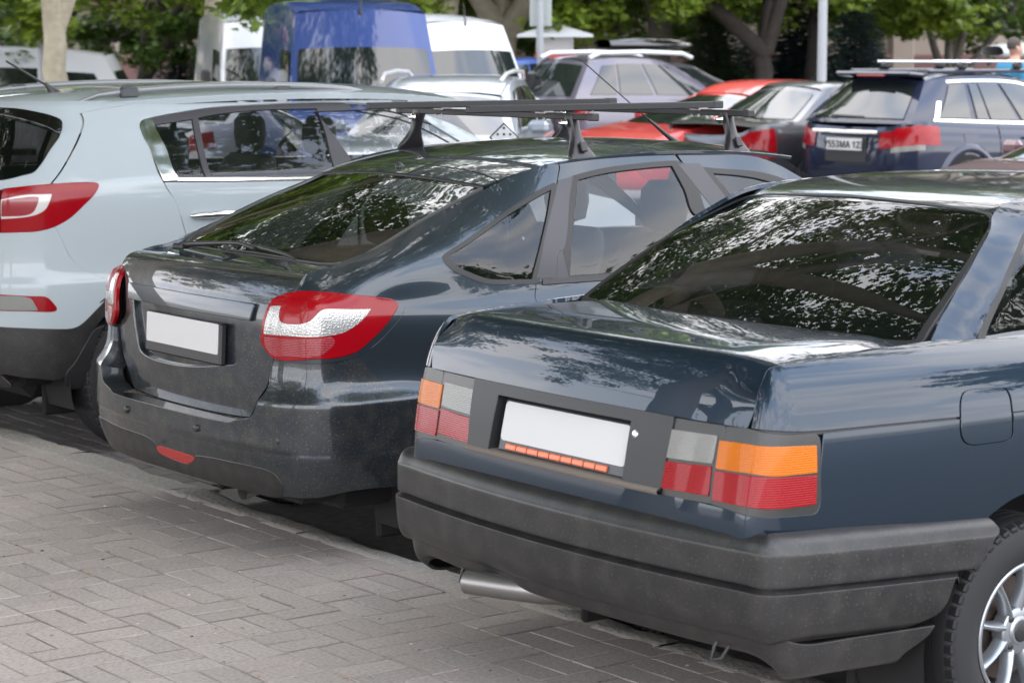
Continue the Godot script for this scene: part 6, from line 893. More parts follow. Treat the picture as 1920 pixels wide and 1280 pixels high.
func suv_data() -> void:
	SF.clear()
	LP.clear()
	surf("body",41,24,true,[0,.18,-.2033,.1975,.18,-.2067,.4098,.18,-.2206,.5631,.18,-.2575,.6376,.18,-.2642,.692,.18,-.286,.7253,.18,-.3198,.7433,.18,-.3684,.7638,.18,-.4305,.7681,.18,-.5101,.8072,.18,-.6492,.8309,.18,-.793,.8488,.18,-.9789,.8451,.18,-1.1713,.8479,.18,-1.4159,.8475,.18,-1.6852,.8452,.18,-2.0434,.8484,.18,-2.441,.8308,.18,-2.8924,.8383,.18,-3.3894,.7528,.18,-3.95,.6673,.18,-4.5106,0,.26,-.149,.1974,.26,-.152,.4105,.26,-.1669,.5605,.26,-.2004,.6474,.26,-.2195,.71,.26,-.2495,.7525,.26,-.2925,.7798,.26,-.3505,.8048,.26,-.422,.815,.26,-.5123,.8454,.26,-.6486,.8624,.26,-.7931,.8748,.26,-.9789,.8726,.26,-1.1713,.8751,.26,-1.4159,.8747,.26,-1.6852,.8724,.26,-2.0434,.8756,.26,-2.441,.8581,.26,-2.8924,.8655,.26,-3.3894,.78,.26,-3.95,.6945,.26,-4.5106,0,.34,-.0946,.1972,.34,-.0974,.4112,.34,-.1131,.5579,.34,-.1433,.6571,.34,-.1748,.728,.34,-.213,.7798,.34,-.2652,.8163,.34,-.3327,.8457,.34,-.4135,.8619,.34,-.5146,.8836,.34,-.648,.894,.34,-.7933,.9009,.34,-.9789,.9002,.34,-1.1713,.9022,.34,-1.4159,.902,.34,-1.6852,.8997,.34,-2.0434,.9028,.34,-2.441,.8853,.34,-2.8924,.8927,.34,-3.3894,.8072,.34,-3.95,.7217,.34,-4.5106,0,.4199,-.067,.1971,.4199,-.0696,.4116,.4199,-.0858,.5566,.4199,-.1143,.6621,.4199,-.1521,.7372,.4199,-.1945,.7936,.4199,-.2514,.8349,.4199,-.3236,.8666,.4199,-.4092,.8857,.4199,-.5158,.9031,.4199,-.6477,.9101,.4199,-.7934,.9142,.4199,-.9788,.9142,.4199,-1.1713,.916,.4199,-1.4159,.9158,.4199,-1.6852,.9135,.4199,-2.0434,.9167,.4199,-2.441,.8991,.4199,-2.8924,.9066,.4199,-3.3894,.8211,.4199,-3.95,.7356,.4199,-4.5106,0,.5002,-.0522,.1971,.5002,-.0548,.4118,.5002,-.0712,.5559,.5002,-.0988,.6648,.5002,-.14,.742,.5002,-.1846,.801,.5002,-.244,.8448,.5002,-.3188,.8777,.5002,-.4069,.8984,.5002,-.5164,.9135,.5002,-.6476,.9186,.5002,-.7934,.9212,.5002,-.9788,.9216,.5002,-1.1713,.9234,.5002,-1.4159,.9232,.5002,-1.6852,.9209,.5002,-2.0434,.9241,.5002,-2.441,.9065,.5002,-2.8924,.9139,.5002,-3.3894,.8285,.5002,-3.95,.743,.5002,-4.5106,0,.5792,-.049,.197,.5792,-.0515,.4118,.5792,-.068,.5557,.5792,-.0954,.6653,.5792,-.1373,.7431,.5792,-.1824,.8026,.5792,-.2423,.847,.5792,-.3177,.8801,.5792,-.4064,.9012,.5792,-.5165,.9157,.5792,-.6475,.9205,.5792,-.7934,.9228,.5792,-.9788,.9233,.5792,-1.1713,.925,.5792,-1.4159,.9249,.5792,-1.6852,.9225,.5792,-2.0434,.9257,.5792,-2.441,.9082,.5792,-2.8924,.9156,.5792,-3.3894,.8301,.5792,-3.95,.7446,.5792,-4.5106,0,.6628,-.0468,.197,.6628,-.0493,.4118,.6628,-.0659,.5556,.6628,-.0931,.6657,.6628,-.1355,.7438,.6628,-.1809,.8037,.6628,-.2412,.8484,.6628,-.317,.8818,.6628,-.4061,.9031,.6628,-.5166,.9173,.6628,-.6475,.9218,.6628,-.7934,.9238,.6628,-.9788,.9244,.6628,-1.1713,.9261,.6628,-1.4159,.9259,.6628,-1.6852,.9236,.6628,-2.0434,.9268,.6628,-2.441,.9092,.6628,-2.8924,.9167,.6628,-3.3894,.8312,.6628,-3.95,.7457,.6628,-4.5106,0,.7294,-.0468,.197,.7294,-.0493,.4118,.7294,-.0658,.5556,.7294,-.0931,.6657,.7294,-.1355,.7438,.7294,-.1809,.8037,.7294,-.2412,.8485,.7294,-.317,.8818,.7294,-.4061,.9031,.7294,-.5166,.9173,.7294,-.6475,.9218,.7294,-.7934,.9238,.7294,-.9788,.9244,.7294,-1.1713,.9261,.7294,-1.4159,.926,.7294,-1.6852,.9236,.7294,-2.0434,.9268,.7294,-2.441,.9092,.7294,-2.8924,.9167,.7294,-3.3894,.8312,.7294,-3.95,.7457,.7294,-4.5106,0,.7996,-.049,.197,.7996,-.0515,.4118,.7996,-.068,.5557,.7996,-.0954,.6653,.7996,-.1374,.7431,.7996,-.1824,.8026,.7996,-.2423,.847,.7996,-.3177,.8801,.7996,-.4064,.9012,.7996,-.5165,.9157,.7996,-.6475,.9205,.7996,-.7934,.9228,.7996,-.9788,.9233,.7996,-1.1713,.925,.7996,-1.4159,.9248,.7996,-1.6852,.9225,.7996,-2.0434,.9257,.7996,-2.441,.9081,.7996,-2.8924,.9156,.7996,-3.3894,.8301,.7996,-3.95,.7446,.7996,-4.5106,0,.812,-.0521,.1971,.812,-.0546,.4118,.812,-.0711,.5559,.812,-.0987,.6648,.812,-.1399,.7421,.812,-.1845,.801,.812,-.2439,.8449,.812,-.3188,.8778,.812,-.4069,.8985,.812,-.5164,.9135,.812,-.6476,.9187,.812,-.7934,.9213,.812,-.9788,.9217,.812,-1.1713,.9234,.812,-1.4159,.9233,.812,-1.6852,.921,.812,-2.0434,.9241,.812,-2.441,.9066,.812,-2.8924,.914,.812,-3.3894,.8285,.812,-3.95,.743,.812,-4.5106,0,.8422,-.0734,.1971,.8422,-.0761,.4115,.8422,-.0922,.5569,.8422,-.1211,.6609,.8422,-.1574,.735,.8422,-.1988,.7904,.8422,-.2546,.8306,.8422,-.3258,.8617,.8422,-.4102,.8802,.8422,-.5155,.8986,.8422,-.6478,.9063,.8422,-.7933,.9111,.8422,-.9788,.9109,.8422,-1.1713,.9128,.8422,-1.4159,.9126,.8422,-1.6852,.9103,.8422,-2.0434,.9134,.8422,-2.441,.8959,.8422,-2.8924,.9033,.8422,-3.3894,.8178,.8422,-3.95,.7324,.8422,-4.5106,0,.9193,-.0809,.1971,.9193,-.0836,.4114,.9193,-.0996,.5572,.9193,-.1289,.6596,.9193,-.1636,.7325,.9193,-.2038,.7866,.9193,-.2584,.8255,.9193,-.3282,.8561,.9193,-.4114,.8737,.9193,-.5152,.8933,.9193,-.6479,.902,.9193,-.7933,.9075,.9193,-.9788,.9071,.9193,-1.1713,.909,.9193,-1.4159,.9088,.9193,-1.6852,.9065,.9193,-2.0434,.9097,.9193,-2.441,.8922,.9193,-2.8924,.8996,.9193,-3.3894,.8141,.9193,-3.95,.7286,.9193,-4.5106,0,1.0008,-.0775,.1971,1.0008,-.0802,.4114,1.0008,-.0962,.5571,1.0008,-.1254,.6602,1.0008,-.1608,.7337,1.0008,-.2016,.7883,1.0008,-.2566,.8278,1.0008,-.3271,.8586,1.0008,-.4108,.8766,1.0008,-.5153,.8957,1.0008,-.6478,.9039,1.0008,-.7933,.9091,1.0008,-.9788,.9088,1.0008,-1.1713,.9107,1.0008,-1.4159,.9105,1.0008,-1.6852,.9082,1.0008,-2.0434,.9114,1.0008,-2.441,.8939,1.0008,-2.8924,.9013,1.0008,-3.3894,.8158,1.0008,-3.95,.7303,1.0008,-4.5106,0,1.0777,-.0716,.1971,1.0777,-.0742,.4115,1.0777,-.0904,.5568,1.0777,-.1192,.6613,1.0777,-.1559,.7356,1.0777,-.1976,.7913,1.0777,-.2537,.8318,1.0777,-.3252,.8631,1.0777,-.41,.8817,1.0777,-.5156,.8998,1.0777,-.6478,.9074,1.0777,-.7934,.9119,1.0777,-.9789,.9118,1.0777,-1.1713,.9137,1.0777,-1.4159,.9135,1.0777,-1.6852,.9112,1.0777,-2.0434,.9143,1.0777,-2.441,.8968,1.0777,-2.8924,.9042,1.0777,-3.3894,.8187,1.0777,-3.95,.7333,1.0777,-4.5106,0,1.1684,-.0628,.1971,1.1684,-.0653,.4117,1.1684,-.0816,.5565,1.1684,-.1099,.6629,1.1684,-.1486,.7386,1.1684,-.1916,.7958,1.1684,-.2491,.8378,1.1684,-.3221,.8698,1.1684,-.4084,.8894,1.1684,-.5158,.9061,1.1684,-.6475,.9126,1.1684,-.7933,.9162,1.1684,-.9787,.9164,1.1684,-1.1713,.9182,1.1684,-1.4159,.918,1.1684,-1.6852,.9157,1.1684,-2.0434,.9189,1.1684,-2.441,.9013,1.1684,-2.8924,.9088,1.1684,-3.3894,.8233,1.1684,-3.95,.7377,1.1684,-4.5106,0,1.2088,-.0682,.197,1.2088,-.0708,.4113,1.2088,-.087,.5563,1.2088,-.1156,.6617,1.2088,-.1532,.7366,1.2088,-.1955,.7929,1.2088,-.2523,.834,1.2088,-.3245,.8656,1.2088,-.4099,.8847,1.2088,-.5163,.9021,1.2088,-.6482,.9092,1.2088,-.7937,.9133,1.2088,-.9792,.9133,1.2088,-1.1715,.9152,1.2088,-1.4158,.915,1.2088,-1.6852,.9127,1.2088,-2.0434,.9158,1.2088,-2.441,.8983,1.2088,-2.8924,.9056,1.2088,-3.3894,.8202,1.2088,-3.95,.7348,1.2088,-4.5106,0,1.2564,-.0811,.1946,1.2564,-.0838,.4061,1.2564,-.1001,.5499,1.2564,-.1295,.6539,1.2564,-.1672,.7278,1.2564,-.21,.7835,1.2564,-.2671,.8235,1.2564,-.3389,.8543,1.2564,-.4236,.8729,1.2564,-.5287,.8903,1.2564,-.6594,.8976,1.2564,-.8022,.9017,1.2564,-.9878,.9018,1.2564,-1.1762,.9037,1.2564,-1.4146,.9036,1.2564,-1.6855,.9011,1.2564,-2.0434,.9036,1.2564,-2.4411,.8855,1.2564,-2.8924,.8909,1.2564,-3.3894,.808,1.2564,-3.95,.7251,1.2564,-4.5106,0,1.2956,-.1048,.1898,1.2956,-.1077,.3957,1.2956,-.1241,.537,1.2956,-.1552,.6388,1.2956,-.1933,.711,1.2956,-.2374,.7659,1.2956,-.2955,.804,1.2956,-.3671,.8333,1.2956,-.4507,.8513,1.2956,-.5534,.868,1.2956,-.6816,.8756,1.2956,-.819,.8796,1.2956,-1.005,.8798,1.2956,-1.1854,.8818,1.2956,-1.4121,.8818,1.2956,-1.6862,.879,1.2956,-2.0432,.8802,1.2956,-2.4411,.861,1.2956,-2.8924,.8628,1.2956,-3.3894,.7848,1.2956,-3.95,.7068,1.2956,-4.5106,0,1.3613,-.1484,.1793,1.3613,-.1515,.3732,1.3613,-.1684,.5085,1.3613,-.2025,.6075,1.3613,-.2436,.6771,1.3613,-.2918,.7315,1.3613,-.3533,.7669,1.3613,-.4258,.7937,1.3613,-.5083,.8112,1.3613,-.6076,.8253,1.3613,-.7299,.8324,1.3613,-.8557,.8352,1.3613,-1.0425,.8359,1.3613,-1.2056,.8381,1.3613,-1.4067,.8384,1.3613,-1.6876,.835,1.3613,-2.0428,.8334,1.3613,-2.4412,.8119,1.3613,-2.8923,.8054,1.3613,-3.3894,.7382,1.3613,-3.95,.671,1.3613,-4.5106,0,1.4192,-.182,.1704,1.4192,-.1853,.3543,1.4192,-.2026,.4845,1.4192,-.2391,.5817,1.4192,-.2833,.6496,1.4192,-.3353,.7042,1.4192,-.4002,.7378,1.4192,-.474,.7627,1.4192,-.5561,.7802,1.4192,-.6532,.7916,1.4192,-.7703,.7979,1.4192,-.8864,.7994,1.4192,-1.0739,.8006,1.4192,-1.2225,.803,1.4192,-1.4022,.8035,1.4192,-1.6888,.7996,1.4192,-2.0425,.7957,1.4192,-2.4413,.7721,1.4192,-2.8923,.7589,1.4192,-3.3894,.7006,1.4192,-3.95,.6424,1.4192,-4.5106,0,1.482,-.224,.1605,1.482,-.2275,.3331,1.482,-.2453,.4576,1.482,-.2847,.552,1.482,-.3314,.6173,1.482,-.3871,.6713,1.482,-.4551,.7022,1.482,-.5296,.7247,1.482,-.6106,.7417,1.482,-.7043,.7506,1.482,-.8159,.7567,1.482,-.921,.7572,1.482,-1.1092,.7588,1.482,-1.2415,.7613,1.482,-1.3971,.7622,1.482,-1.6902,.7576,1.482,-2.0421,.7511,1.482,-2.4414,.7253,1.482,-2.8923,.7044,1.482,-3.3894,.6563,1.482,-3.95,.6082,1.482,-4.5106,0,1.5329,-.2543,.1533,1.5329,-.258,.3176,1.5329,-.2761,.4381,1.5329,-.3176,.5304,1.5329,-.3662,.5939,1.5329,-.4247,.6476,1.5329,-.4949,.6765,1.5329,-.57,.6972,1.5329,-.6502,.7139,1.5329,-.7415,.7211,1.5329,-.849,.7269,1.5329,-.9462,.7265,1.5329,-1.1349,.7285,1.5329,-1.2553,.7312,1.5329,-1.3934,.7322,1.5329,-1.6912,.7272,1.5329,-2.0418,.7188,1.5329,-2.4415,.6914,1.5329,-2.8923,.6649,1.5329,-3.3894,.6241,1.5329,-3.95,.5834,1.5329,-4.5106,0,1.5666,-.2797,.1481,1.5666,-.2836,.3064,1.5666,-.3019,.4242,1.5666,-.3451,.5142,1.5666,-.3943,.5758,1.5666,-.4542,.6286,1.5666,-.5255,.6555,1.5666,-.6004,.6747,1.5666,-.6793,.6907,1.5666,-.7682,.6972,1.5666,-.873,.7032,1.5666,-.9643,.7027,1.5666,-1.1534,.7048,1.5666,-1.2653,.7076,1.5666,-1.3907,.7088,1.5666,-1.6919,.7034,1.5666,-2.0416,.6936,1.5666,-2.4415,.6651,1.5666,-2.8923,.6345,1.5666,-3.3894,.5991,1.5666,-3.95,.5637,1.5666,-4.5106,0,1.5909,-.2991,.144,1.5909,-.3031,.2974,1.5909,-.3215,.4129,1.5909,-.3661,.5013,1.5909,-.416,.5617,1.5909,-.4772,.6139,1.5909,-.5495,.6393,1.5909,-.6244,.6573,1.5909,-.7026,.673,1.5909,-.7897,.6787,1.5909,-.8922,.6848,1.5909,-.9789,.684,1.5909,-1.1683,.6863,1.5909,-1.2734,.6892,1.5909,-1.3885,.6905,1.5909,-1.6925,.6849,1.5909,-2.0415,.674,1.5909,-2.4416,.6445,1.5909,-2.8922,.6107,1.5909,-3.3894,.5795,1.5909,-3.95,.5484,1.5909,-4.5106,0,1.61,-.3338,.1366,1.61,-.338,.2816,1.61,-.3567,.3932,1.61,-.4036,.4786,1.61,-.4546,.5365,1.61,-.518,.5877,1.61,-.5921,.6106,1.61,-.6669,.6265,1.61,-.7436,.6413,1.61,-.8276,.6459,1.61,-.9262,.6522,1.61,-1.0046,.651,1.61,-1.1946,.6535,1.61,-1.2875,.6565,1.61,-1.3847,.658,1.61,-1.6935,.6519,1.61,-2.0412,.6391,1.61,-2.4416,.6079,1.61,-2.8922,.5684,1.61,-3.3894,.5448,1.61,-3.95,.5212,1.61,-4.5106,0,1.6291,-.3685,.1293,1.6291,-.3729,.2657,1.6291,-.3918,.3734,1.6291,-.4411,.4558,1.6291,-.4932,.5114,1.6291,-.5589,.5616,1.6291,-.6346,.5818,1.6291,-.7094,.5956,1.6291,-.7846,.6097,1.6291,-.8654,.613,1.6291,-.9601,.6195,1.6291,-1.0303,.6179,1.6291,-1.2208,.6207,1.6291,-1.3016,.6238,1.6291,-1.381,.6256,1.6291,-1.6945,.619,1.6291,-2.0409,.6042,1.6291,-2.4417,.5714,1.6291,-2.8922,.5262,1.6291,-3.3894,.5101,1.6291,-3.95,.494,1.6291,-4.5106])
	surf("roof",13,9,true,[0,1.5716,-.2053,.0921,1.5701,-.2198,.1655,1.5627,-.2508,.225,1.5517,-.2879,.2695,1.54,-.3231,.2991,1.5305,-.3498,.3145,1.5248,-.3649,.33,1.5192,-.38,0,1.5885,-.2958,.1242,1.587,-.3084,.2231,1.5796,-.3354,.3034,1.5686,-.3678,.3634,1.5569,-.3984,.4032,1.5473,-.4217,.424,1.5417,-.4348,.4448,1.5361,-.448,0,1.6054,-.3863,.1563,1.6039,-.397,.2807,1.5965,-.4201,.3817,1.5855,-.4477,.4572,1.5738,-.4738,.5073,1.5642,-.4936,.5335,1.5586,-.5048,.5597,1.553,-.516,0,1.6289,-.5366,.1823,1.6274,-.5482,.3273,1.6201,-.5732,.4451,1.6091,-.6031,.5331,1.5973,-.6315,.5915,1.5878,-.653,.6221,1.5822,-.6651,.6527,1.5765,-.6773,0,1.6499,-.7477,.1954,1.6484,-.7492,.351,1.641,-.7523,.4773,1.63,-.7561,.5716,1.6183,-.7597,.6342,1.6087,-.7624,.667,1.6031,-.764,.6998,1.5975,-.7655,0,1.6626,-.9656,.2007,1.6611,-.9691,.3603,1.6537,-.9765,.49,1.6427,-.9854,.5869,1.631,-.9938,.6512,1.6214,-1.0002,.6848,1.6158,-1.0038,.7185,1.6102,-1.0074,0,1.6807,-1.3841,.2039,1.6793,-1.3863,.3661,1.6719,-1.3909,.4979,1.6609,-1.3966,.5963,1.6491,-1.4019,.6616,1.6396,-1.4059,.6958,1.634,-1.4082,.73,1.6284,-1.4105,0,1.6854,-1.8935,.2044,1.6839,-1.8952,.3672,1.6766,-1.8991,.4993,1.6656,-1.9037,.598,1.6538,-1.908,.6635,1.6443,-1.9113,.6978,1.6387,-1.9132,.7321,1.633,-1.9151,0,1.6725,-2.4386,.1989,1.671,-2.4398,.3572,1.6636,-2.4422,.4857,1.6527,-2.4452,.5818,1.6409,-2.448,.6455,1.6314,-2.4502,.6789,1.6257,-2.4514,.7122,1.6201,-2.4526,0,1.6355,-2.7498,.1925,1.634,-2.7504,.3458,1.6266,-2.7516,.4702,1.6156,-2.7531,.5632,1.6039,-2.7546,.6249,1.5943,-2.7556,.6572,1.5887,-2.7562,.6895,1.5831,-2.7569,0,1.5985,-3.061,.1862,1.597,-3.061,.3344,1.5896,-3.061,.4548,1.5786,-3.0611,.5447,1.5669,-3.0611,.6043,1.5573,-3.0611,.6355,1.5517,-3.0611,.6668,1.5461,-3.0611])
	lp("lamp",[5.23,14.326,1,5.634,14.504,0,7.693,14.858,0,9.416,14.905,0,9.591,14.802,0,9.625,14.56,0,9.362,13.449,0,8.671,12.352,0,7.891,11.813,0,7.073,11.584,0,5.995,11.532,0,5.058,11.491,1,5.108,12.166,0,5.18,13.33,0])
	lp("lampring",[5.193,13.408,1,6.477,13.847,0,7.762,13.899,1,7.702,13.403,0,7.483,12.766,0,7.151,12.507,0,6.635,12.359,0,5.14,12.225,1])
	lp("lampred",[5.233,13.379,1,7.11,13.665,0,7.166,13.421,0,6.931,12.647,0,6.638,12.448,0,5.169,12.344,1])
	lp("lampin",[5.009,14.313,1,4.129,14.263,0,3.129,14.113,0,2.929,13.713,0,3.129,11.829,0,4.129,11.579,0,4.95,11.529,1])
	lp("fog",[4.225,6.47,0,5.125,6.47,0,6.706,6.369,0,7.303,6.326,0,7.503,6.193,0,7.695,5.897,0,7.854,5.503,0,7.78,5.378,0,6.378,5.424,0,5.106,5.432,0,4.206,5.432,0])
	lp("fogclear",[4.321,6.396,1,6.395,6.324,0,6.702,6.137,0,6.847,5.806,0,6.979,5.46,1,4.304,5.491,1])
	lp("bumper",[0,4.74,1,2.635,4.676,0,5.026,4.436,0,6.351,4.382,0,7.834,4.289,0,8.419,4.274,0,8.721,4.369,0,9.015,4.66,0,9.393,5.22,0,9.807,5.994,0,10.234,6.923,0,10.286,6.997,1,9.929,7.948,0,9.443,8.837,0,9.006,9.321,0,8.725,9.728,0,8.425,10.381,0,8.131,11.275,0,7.879,11.797,1,7.891,11.782,0,7.072,11.553,0,5.993,11.494,0,5.055,11.452,0,4,11.262,0,2.949,9.722,0,0,9.446,1])
	lp("clad",[0,1.253,1,2.626,1.237,0,5.277,1.061,0,4.76,1.728,0,6.556,1.578,0,7.952,1.445,0,8.23,1.645,0,8.962,3.294,0,9.431,4.428,0,10.046,5.375,0,10.731,6.05,0,11.384,6.294,0,11.978,6.081,0,12.505,5.433,0,12.919,4.495,0,13.2,3.362,0,13.348,2.054,0,13.395,.949,1,13.602,1.767,0,13.559,2.659,0,13.384,3.956,0,13.097,5.091,0,12.694,6.12,0,12.181,6.921,0,11.597,7.681,0,10.957,7.425,0,10.256,6.625,0,9.562,5.758,0,9.807,5.994,0,9.393,5.22,0,9.015,4.66,0,8.721,4.369,0,8.419,4.274,0,7.834,4.289,0,6.351,4.382,0,5.026,4.436,0,2.635,4.613,0,0,4.677,1])
	lp("flap",[9.678,4.364,1,9.383,4.206,0,9.006,3.396,0,8.626,2.425,0,8.229,1.66,0,8.39,.979,0,8.626,.867,0,9.121,.982,0,9.156,1.646,0,9.246,2.869,0,9.472,3.848,0])
	lp("quarter",[7.899,11.797,1,8.146,11.275,0,8.44,10.381,0,8.74,9.728,0,9.021,9.321,0,9.458,8.837,0,9.944,7.948,0,10.286,6.997,1,9.93,6.343,0,10.694,7.266,0,11.405,7.973,0,12.048,7.276,0,12.618,6.345,0,12.168,11.916,0,11.792,13.994,0,11.682,14.735,0,11.217,17.272,0,10.746,18.872,0,10.627,19.423,0,10.716,19.857,0,10.986,20.078,0,12.651,21.164,0,14.647,21.903,0,15.286,22.237,0,15.974,22.077,0,16.598,21.23,0,17.06,19.98,0,17.669,18.062,0,18.209,13.845,1,16.762,22.213,0,17,22.2,1,14,22.2,0,12,22.2,0,10.5,22.2,0,7.976,20.938,0,7.636,20.719,1,7.971,19.744,0,8.107,18.584,0,8.086,17.17,0,7.964,15.915,0,7.753,14.898,1,7.796,14.886,0,9.414,14.95,0,9.613,14.845,0,9.657,14.558,0,9.386,13.396,0,8.694,12.31,0])
	lp("gate",[0,9.519,1,2.948,9.79,0,4.001,11.325,0,4.482,11.64,0,4.495,13.752,0,5.113,14.465,0,6.231,14.703,0,7.637,14.929,1,7.851,15.919,0,7.969,17.173,0,7.986,18.587,0,7.844,19.747,0,7.488,20.723,1,10,22.6,0,8,23,0,5,23,0,0,23,1])
	lp("gglass",[0,15.414,1,1.51,15.4,0,4.914,15.304,0,6.087,15.782,0,6.563,16.016,0,6.743,16.508,0,6.858,17.606,0,6.947,18.815,0,6.122,19.259,0,4.954,19.804,0,3.8,20.261,0,3.276,20.446,0,1.314,20.847,0,0,21.109,1])
	lp("gdark",[0,21.285,1,1.649,21.048,0,3.282,20.419,0,3.806,20.235,0,4.962,19.772,0,6.134,19.223,0,6.947,18.782,0,6.89,19.25,0,6.681,19.743,0,6.039,20.213,0,5.045,20.704,0,4.052,21.103,0,3.117,21.25,0,1.681,21.764,0,0,22.175,1])
	lp("chrome",[10.683,19.324,0,10.743,19.811,0,10.985,19.935,0,11.235,19.021,0,11.63,17.576,0,11.941,15.882,0,12.087,15.077,0,12.082,14.882,1,11.705,14.877,1,11.604,15.605,0,11.211,17.355,0,10.789,18.87,0])
	lp("wframe",[11,19.957,1,12.64,20.976,0,14.637,21.667,0,15.274,21.861,0,15.962,21.802,0,16.131,20.521,0,16.76,19.396,0,17.39,17.19,0,17.787,14.896,1,15.867,14.799,0,14.846,14.734,0,12.994,15.083,0,12.095,15.217,1,11.941,15.882,0,11.629,17.592,0,11.234,19.039,0])
	lp("belt",[12.08,15.101,1,13.656,14.876,0,14.844,14.664,0,17.787,14.722,1,17.787,14.391,1,14.836,14.388,0,13.648,14.59,0,12.082,14.825,1])
	lp("w1",[11.122,19.379,1,12.414,19.891,1,12.858,15.14,1,12.085,15.254,1,11.856,16.422,0,11.549,17.833,0])
	lp("w2",[12.647,20.046,1,13.838,20.58,0,14.603,20.899,0,15.199,20.943,0,15.528,20.956,1,15.543,18.523,0,15.494,15.869,0,15.537,14.801,1,14.847,14.769,0,12.994,15.119,1])
	lp("w3",[15.474,20.485,1,16.472,20.541,0,17.001,19.368,0,17.476,17.973,0,17.346,16.314,0,17.657,14.869,1,15.92,14.901,1])
	lp("doorR",[12.168,11.916,1,11.807,13.992,0,11.701,14.732,1,14.829,14.356,0,15.813,14.379,1,15.867,1.768,1,14,1.766,1,13.763,4.244,0,12.86,7.302,0])
	lp("doorF",[15.834,14.379,1,17.894,14.325,1,18.105,1.789,1,15.888,1.768,1])
	lp("fend",[17.911,13.78,1,19.722,11.271,1,19.723,2.415,1,19.916,2.202,0,19.812,4.046,0,19.609,5.589,0,19.337,6.548,0,19.032,6.553,0,18.738,5.59,0,18.508,4.033,0,18.386,2.096,0,18.121,1.789,1])
	lp("roofp",[0,.1,1,3,.15,0,5,.3,0,5.7,1.2,0,5.9,2,0,6,4,0,6,8,1,0,8,1])
func build_suv() -> void:
	suv_data()
	var car := thing("parked_crossover", "white crossover with black lower cladding and roof rails, left of the grey liftback", "car", Vector3(-10.22, 0, -4.10), 0.0, "cars parked along the kerb")
	var paint: Material = MT.white_paint
	var inner := MB.new()
	put_panel(inner, SF.body, dense([-7.0, 2.0, 1, -7.0, 15.0, 1, 7.0, 15.0, 1, 7.0, 2.0, 1], 4), [], {"off": -0.03, "depth": 0.0, "sub": 2})
	for q in [1.0, -1.0]:
		put_panel(inner, SF.body, dense([6.9, 2.0, 1, 6.9, 15.0, 1, 10.2, 15.0, 1, 10.2, 9.5, 1, 8.3, 3.0, 1], 4), [], {"off": -0.03, "depth": 0.0, "sub": 2, "mx": q})
		put_panel(inner, SF.body, dense([10.0, 8.6, 1, 10.0, 15.0, 1, 19.5, 15.0, 1, 19.5, 8.6, 1], 4), [], {"off": -0.03, "depth": 0.0, "sub": 2, "mx": q})
		for zc in [-0.87, -3.5]:
			inner.lathe([[0.42, -0.17], [0.42, 0.1]], Basis(Vector3(0, 0, 1), Vector3(q, 0, 0), Vector3(0, 1, 0)), Vector3(q * 0.78, 0.355, zc), 24, -0.3, PI + 0.3)
			inner.box(Vector3(q * 0.6, 0.55, zc), Vector3(0.03, 0.75, 0.85), 0.01)
	inner.box(Vector3(0, 0.40, -2.0), Vector3(1.4, 0.14, 3.4), 0.02)
	inner.box(Vector3(0, 0.65, -3.85), Vector3(1.5, 0.5, 0.12), 0.05)
	inner.box(Vector3(0.1, 0.34, -0.55), Vector3(0.9, 0.2, 0.35), 0.08)
	part(car, "inner_shell", inner, MT.underside)
	pan(car, "bumper", "body", offset_loop(dense(LP.bumper, 6, 1), -0.012), paint, {"depth": 0.014})
	pan(car, "lower_cladding", "body", "clad", MT.bumper_dark_dusty, {"mirror": 1, "off": 0.004, "depth": 0.02, "roll": 0.005})
	var gg := dense(LP.gglass, 6, 1)
	var gate := pan(car, "tailgate", "body", offset_loop(dense(LP.gate, 6, 1), -0.012), paint, { "depth": 0.014, "holes": [offset_loop(gg, -0.06)]})
	pan(gate, "rear_window", "body", gg, MT.dark_glass, {"off": 0.003, "depth": 0.006})
	pan(gate, "spoiler_lip", "body", "gdark", MT.gloss_black, {"mirror": 1, "off": 0.016, "depth": 0.02, "roll": 0.006})
	for q in [1.0, -1.0]:
		var wf := dense(LP.wframe)
		pan(car, "quarter_panel", "body", "quarter", paint, {"mx": q, "depth": 0.014})
		var d1 := pan(car, "door", "body", offset_loop(dense(LP.doorR), -0.022), paint, {"mx": q, "depth": 0.014})
		var d2 := pan(car, "door", "body", offset_loop(dense(LP.doorF), -0.022), paint, {"mx": q, "depth": 0.014})
		pan(car, "fender", "body", "fend", paint, {"mx": q, "depth": 0.014})
		var w1 := dense(LP.w1)
		var w2 := dense(LP.w2)
		var w3 := dense(LP.w3)
		pan(car, "window_frame", "body", wf, MT.satin_trim, {"mx": q, "off": -0.003, "depth": 0.012, "holes": [w1, w2, w3]})
		for w in [[w1, MT.mid_glass], [w2, MT.mid_glass], [w3, MT.clear_glass]]:
			pan(d1, "side_window", "body", w[0], w[1], {"mx": q, "off": -0.010, "depth": 0.0})
		pan(car, "chrome_trim", "body", "chrome", MT.chrome, {"mx": q, "off": 0.004, "depth": 0.012, "roll": 0.004})
		pan(car, "chrome_trim", "body", "belt", MT.chrome, {"mx": q, "off": 0.004, "depth": 0.012, "roll": 0.003})
		var lamp := pan(car, "tail_lamp", "body", "lamp", MT.red_lens, {"mx": q, "off": 0.006, "depth": 0.018, "roll": 0.006})
		pan(lamp, "light_ring", "body", "lampring", MT.ring_white, {"mx": q, "off": 0.0085, "depth": 0.004, "holes": [dense(LP.lampred)]})
		pan(lamp, "inner_lens", "body", "lampred", MT.dark_red_lens, {"mx": q, "off": 0.0085, "depth": 0.003})
		pan(gate, "tail_lamp", "body", "lampin", MT.red_lens, {"mx": q, "off": 0.006, "depth": 0.018, "roll": 0.006})
		var fog := pan(car, "fog_lamp", "body", "fog", MT.red_lens, {"mx": q, "off": 0.004, "depth": 0.014})
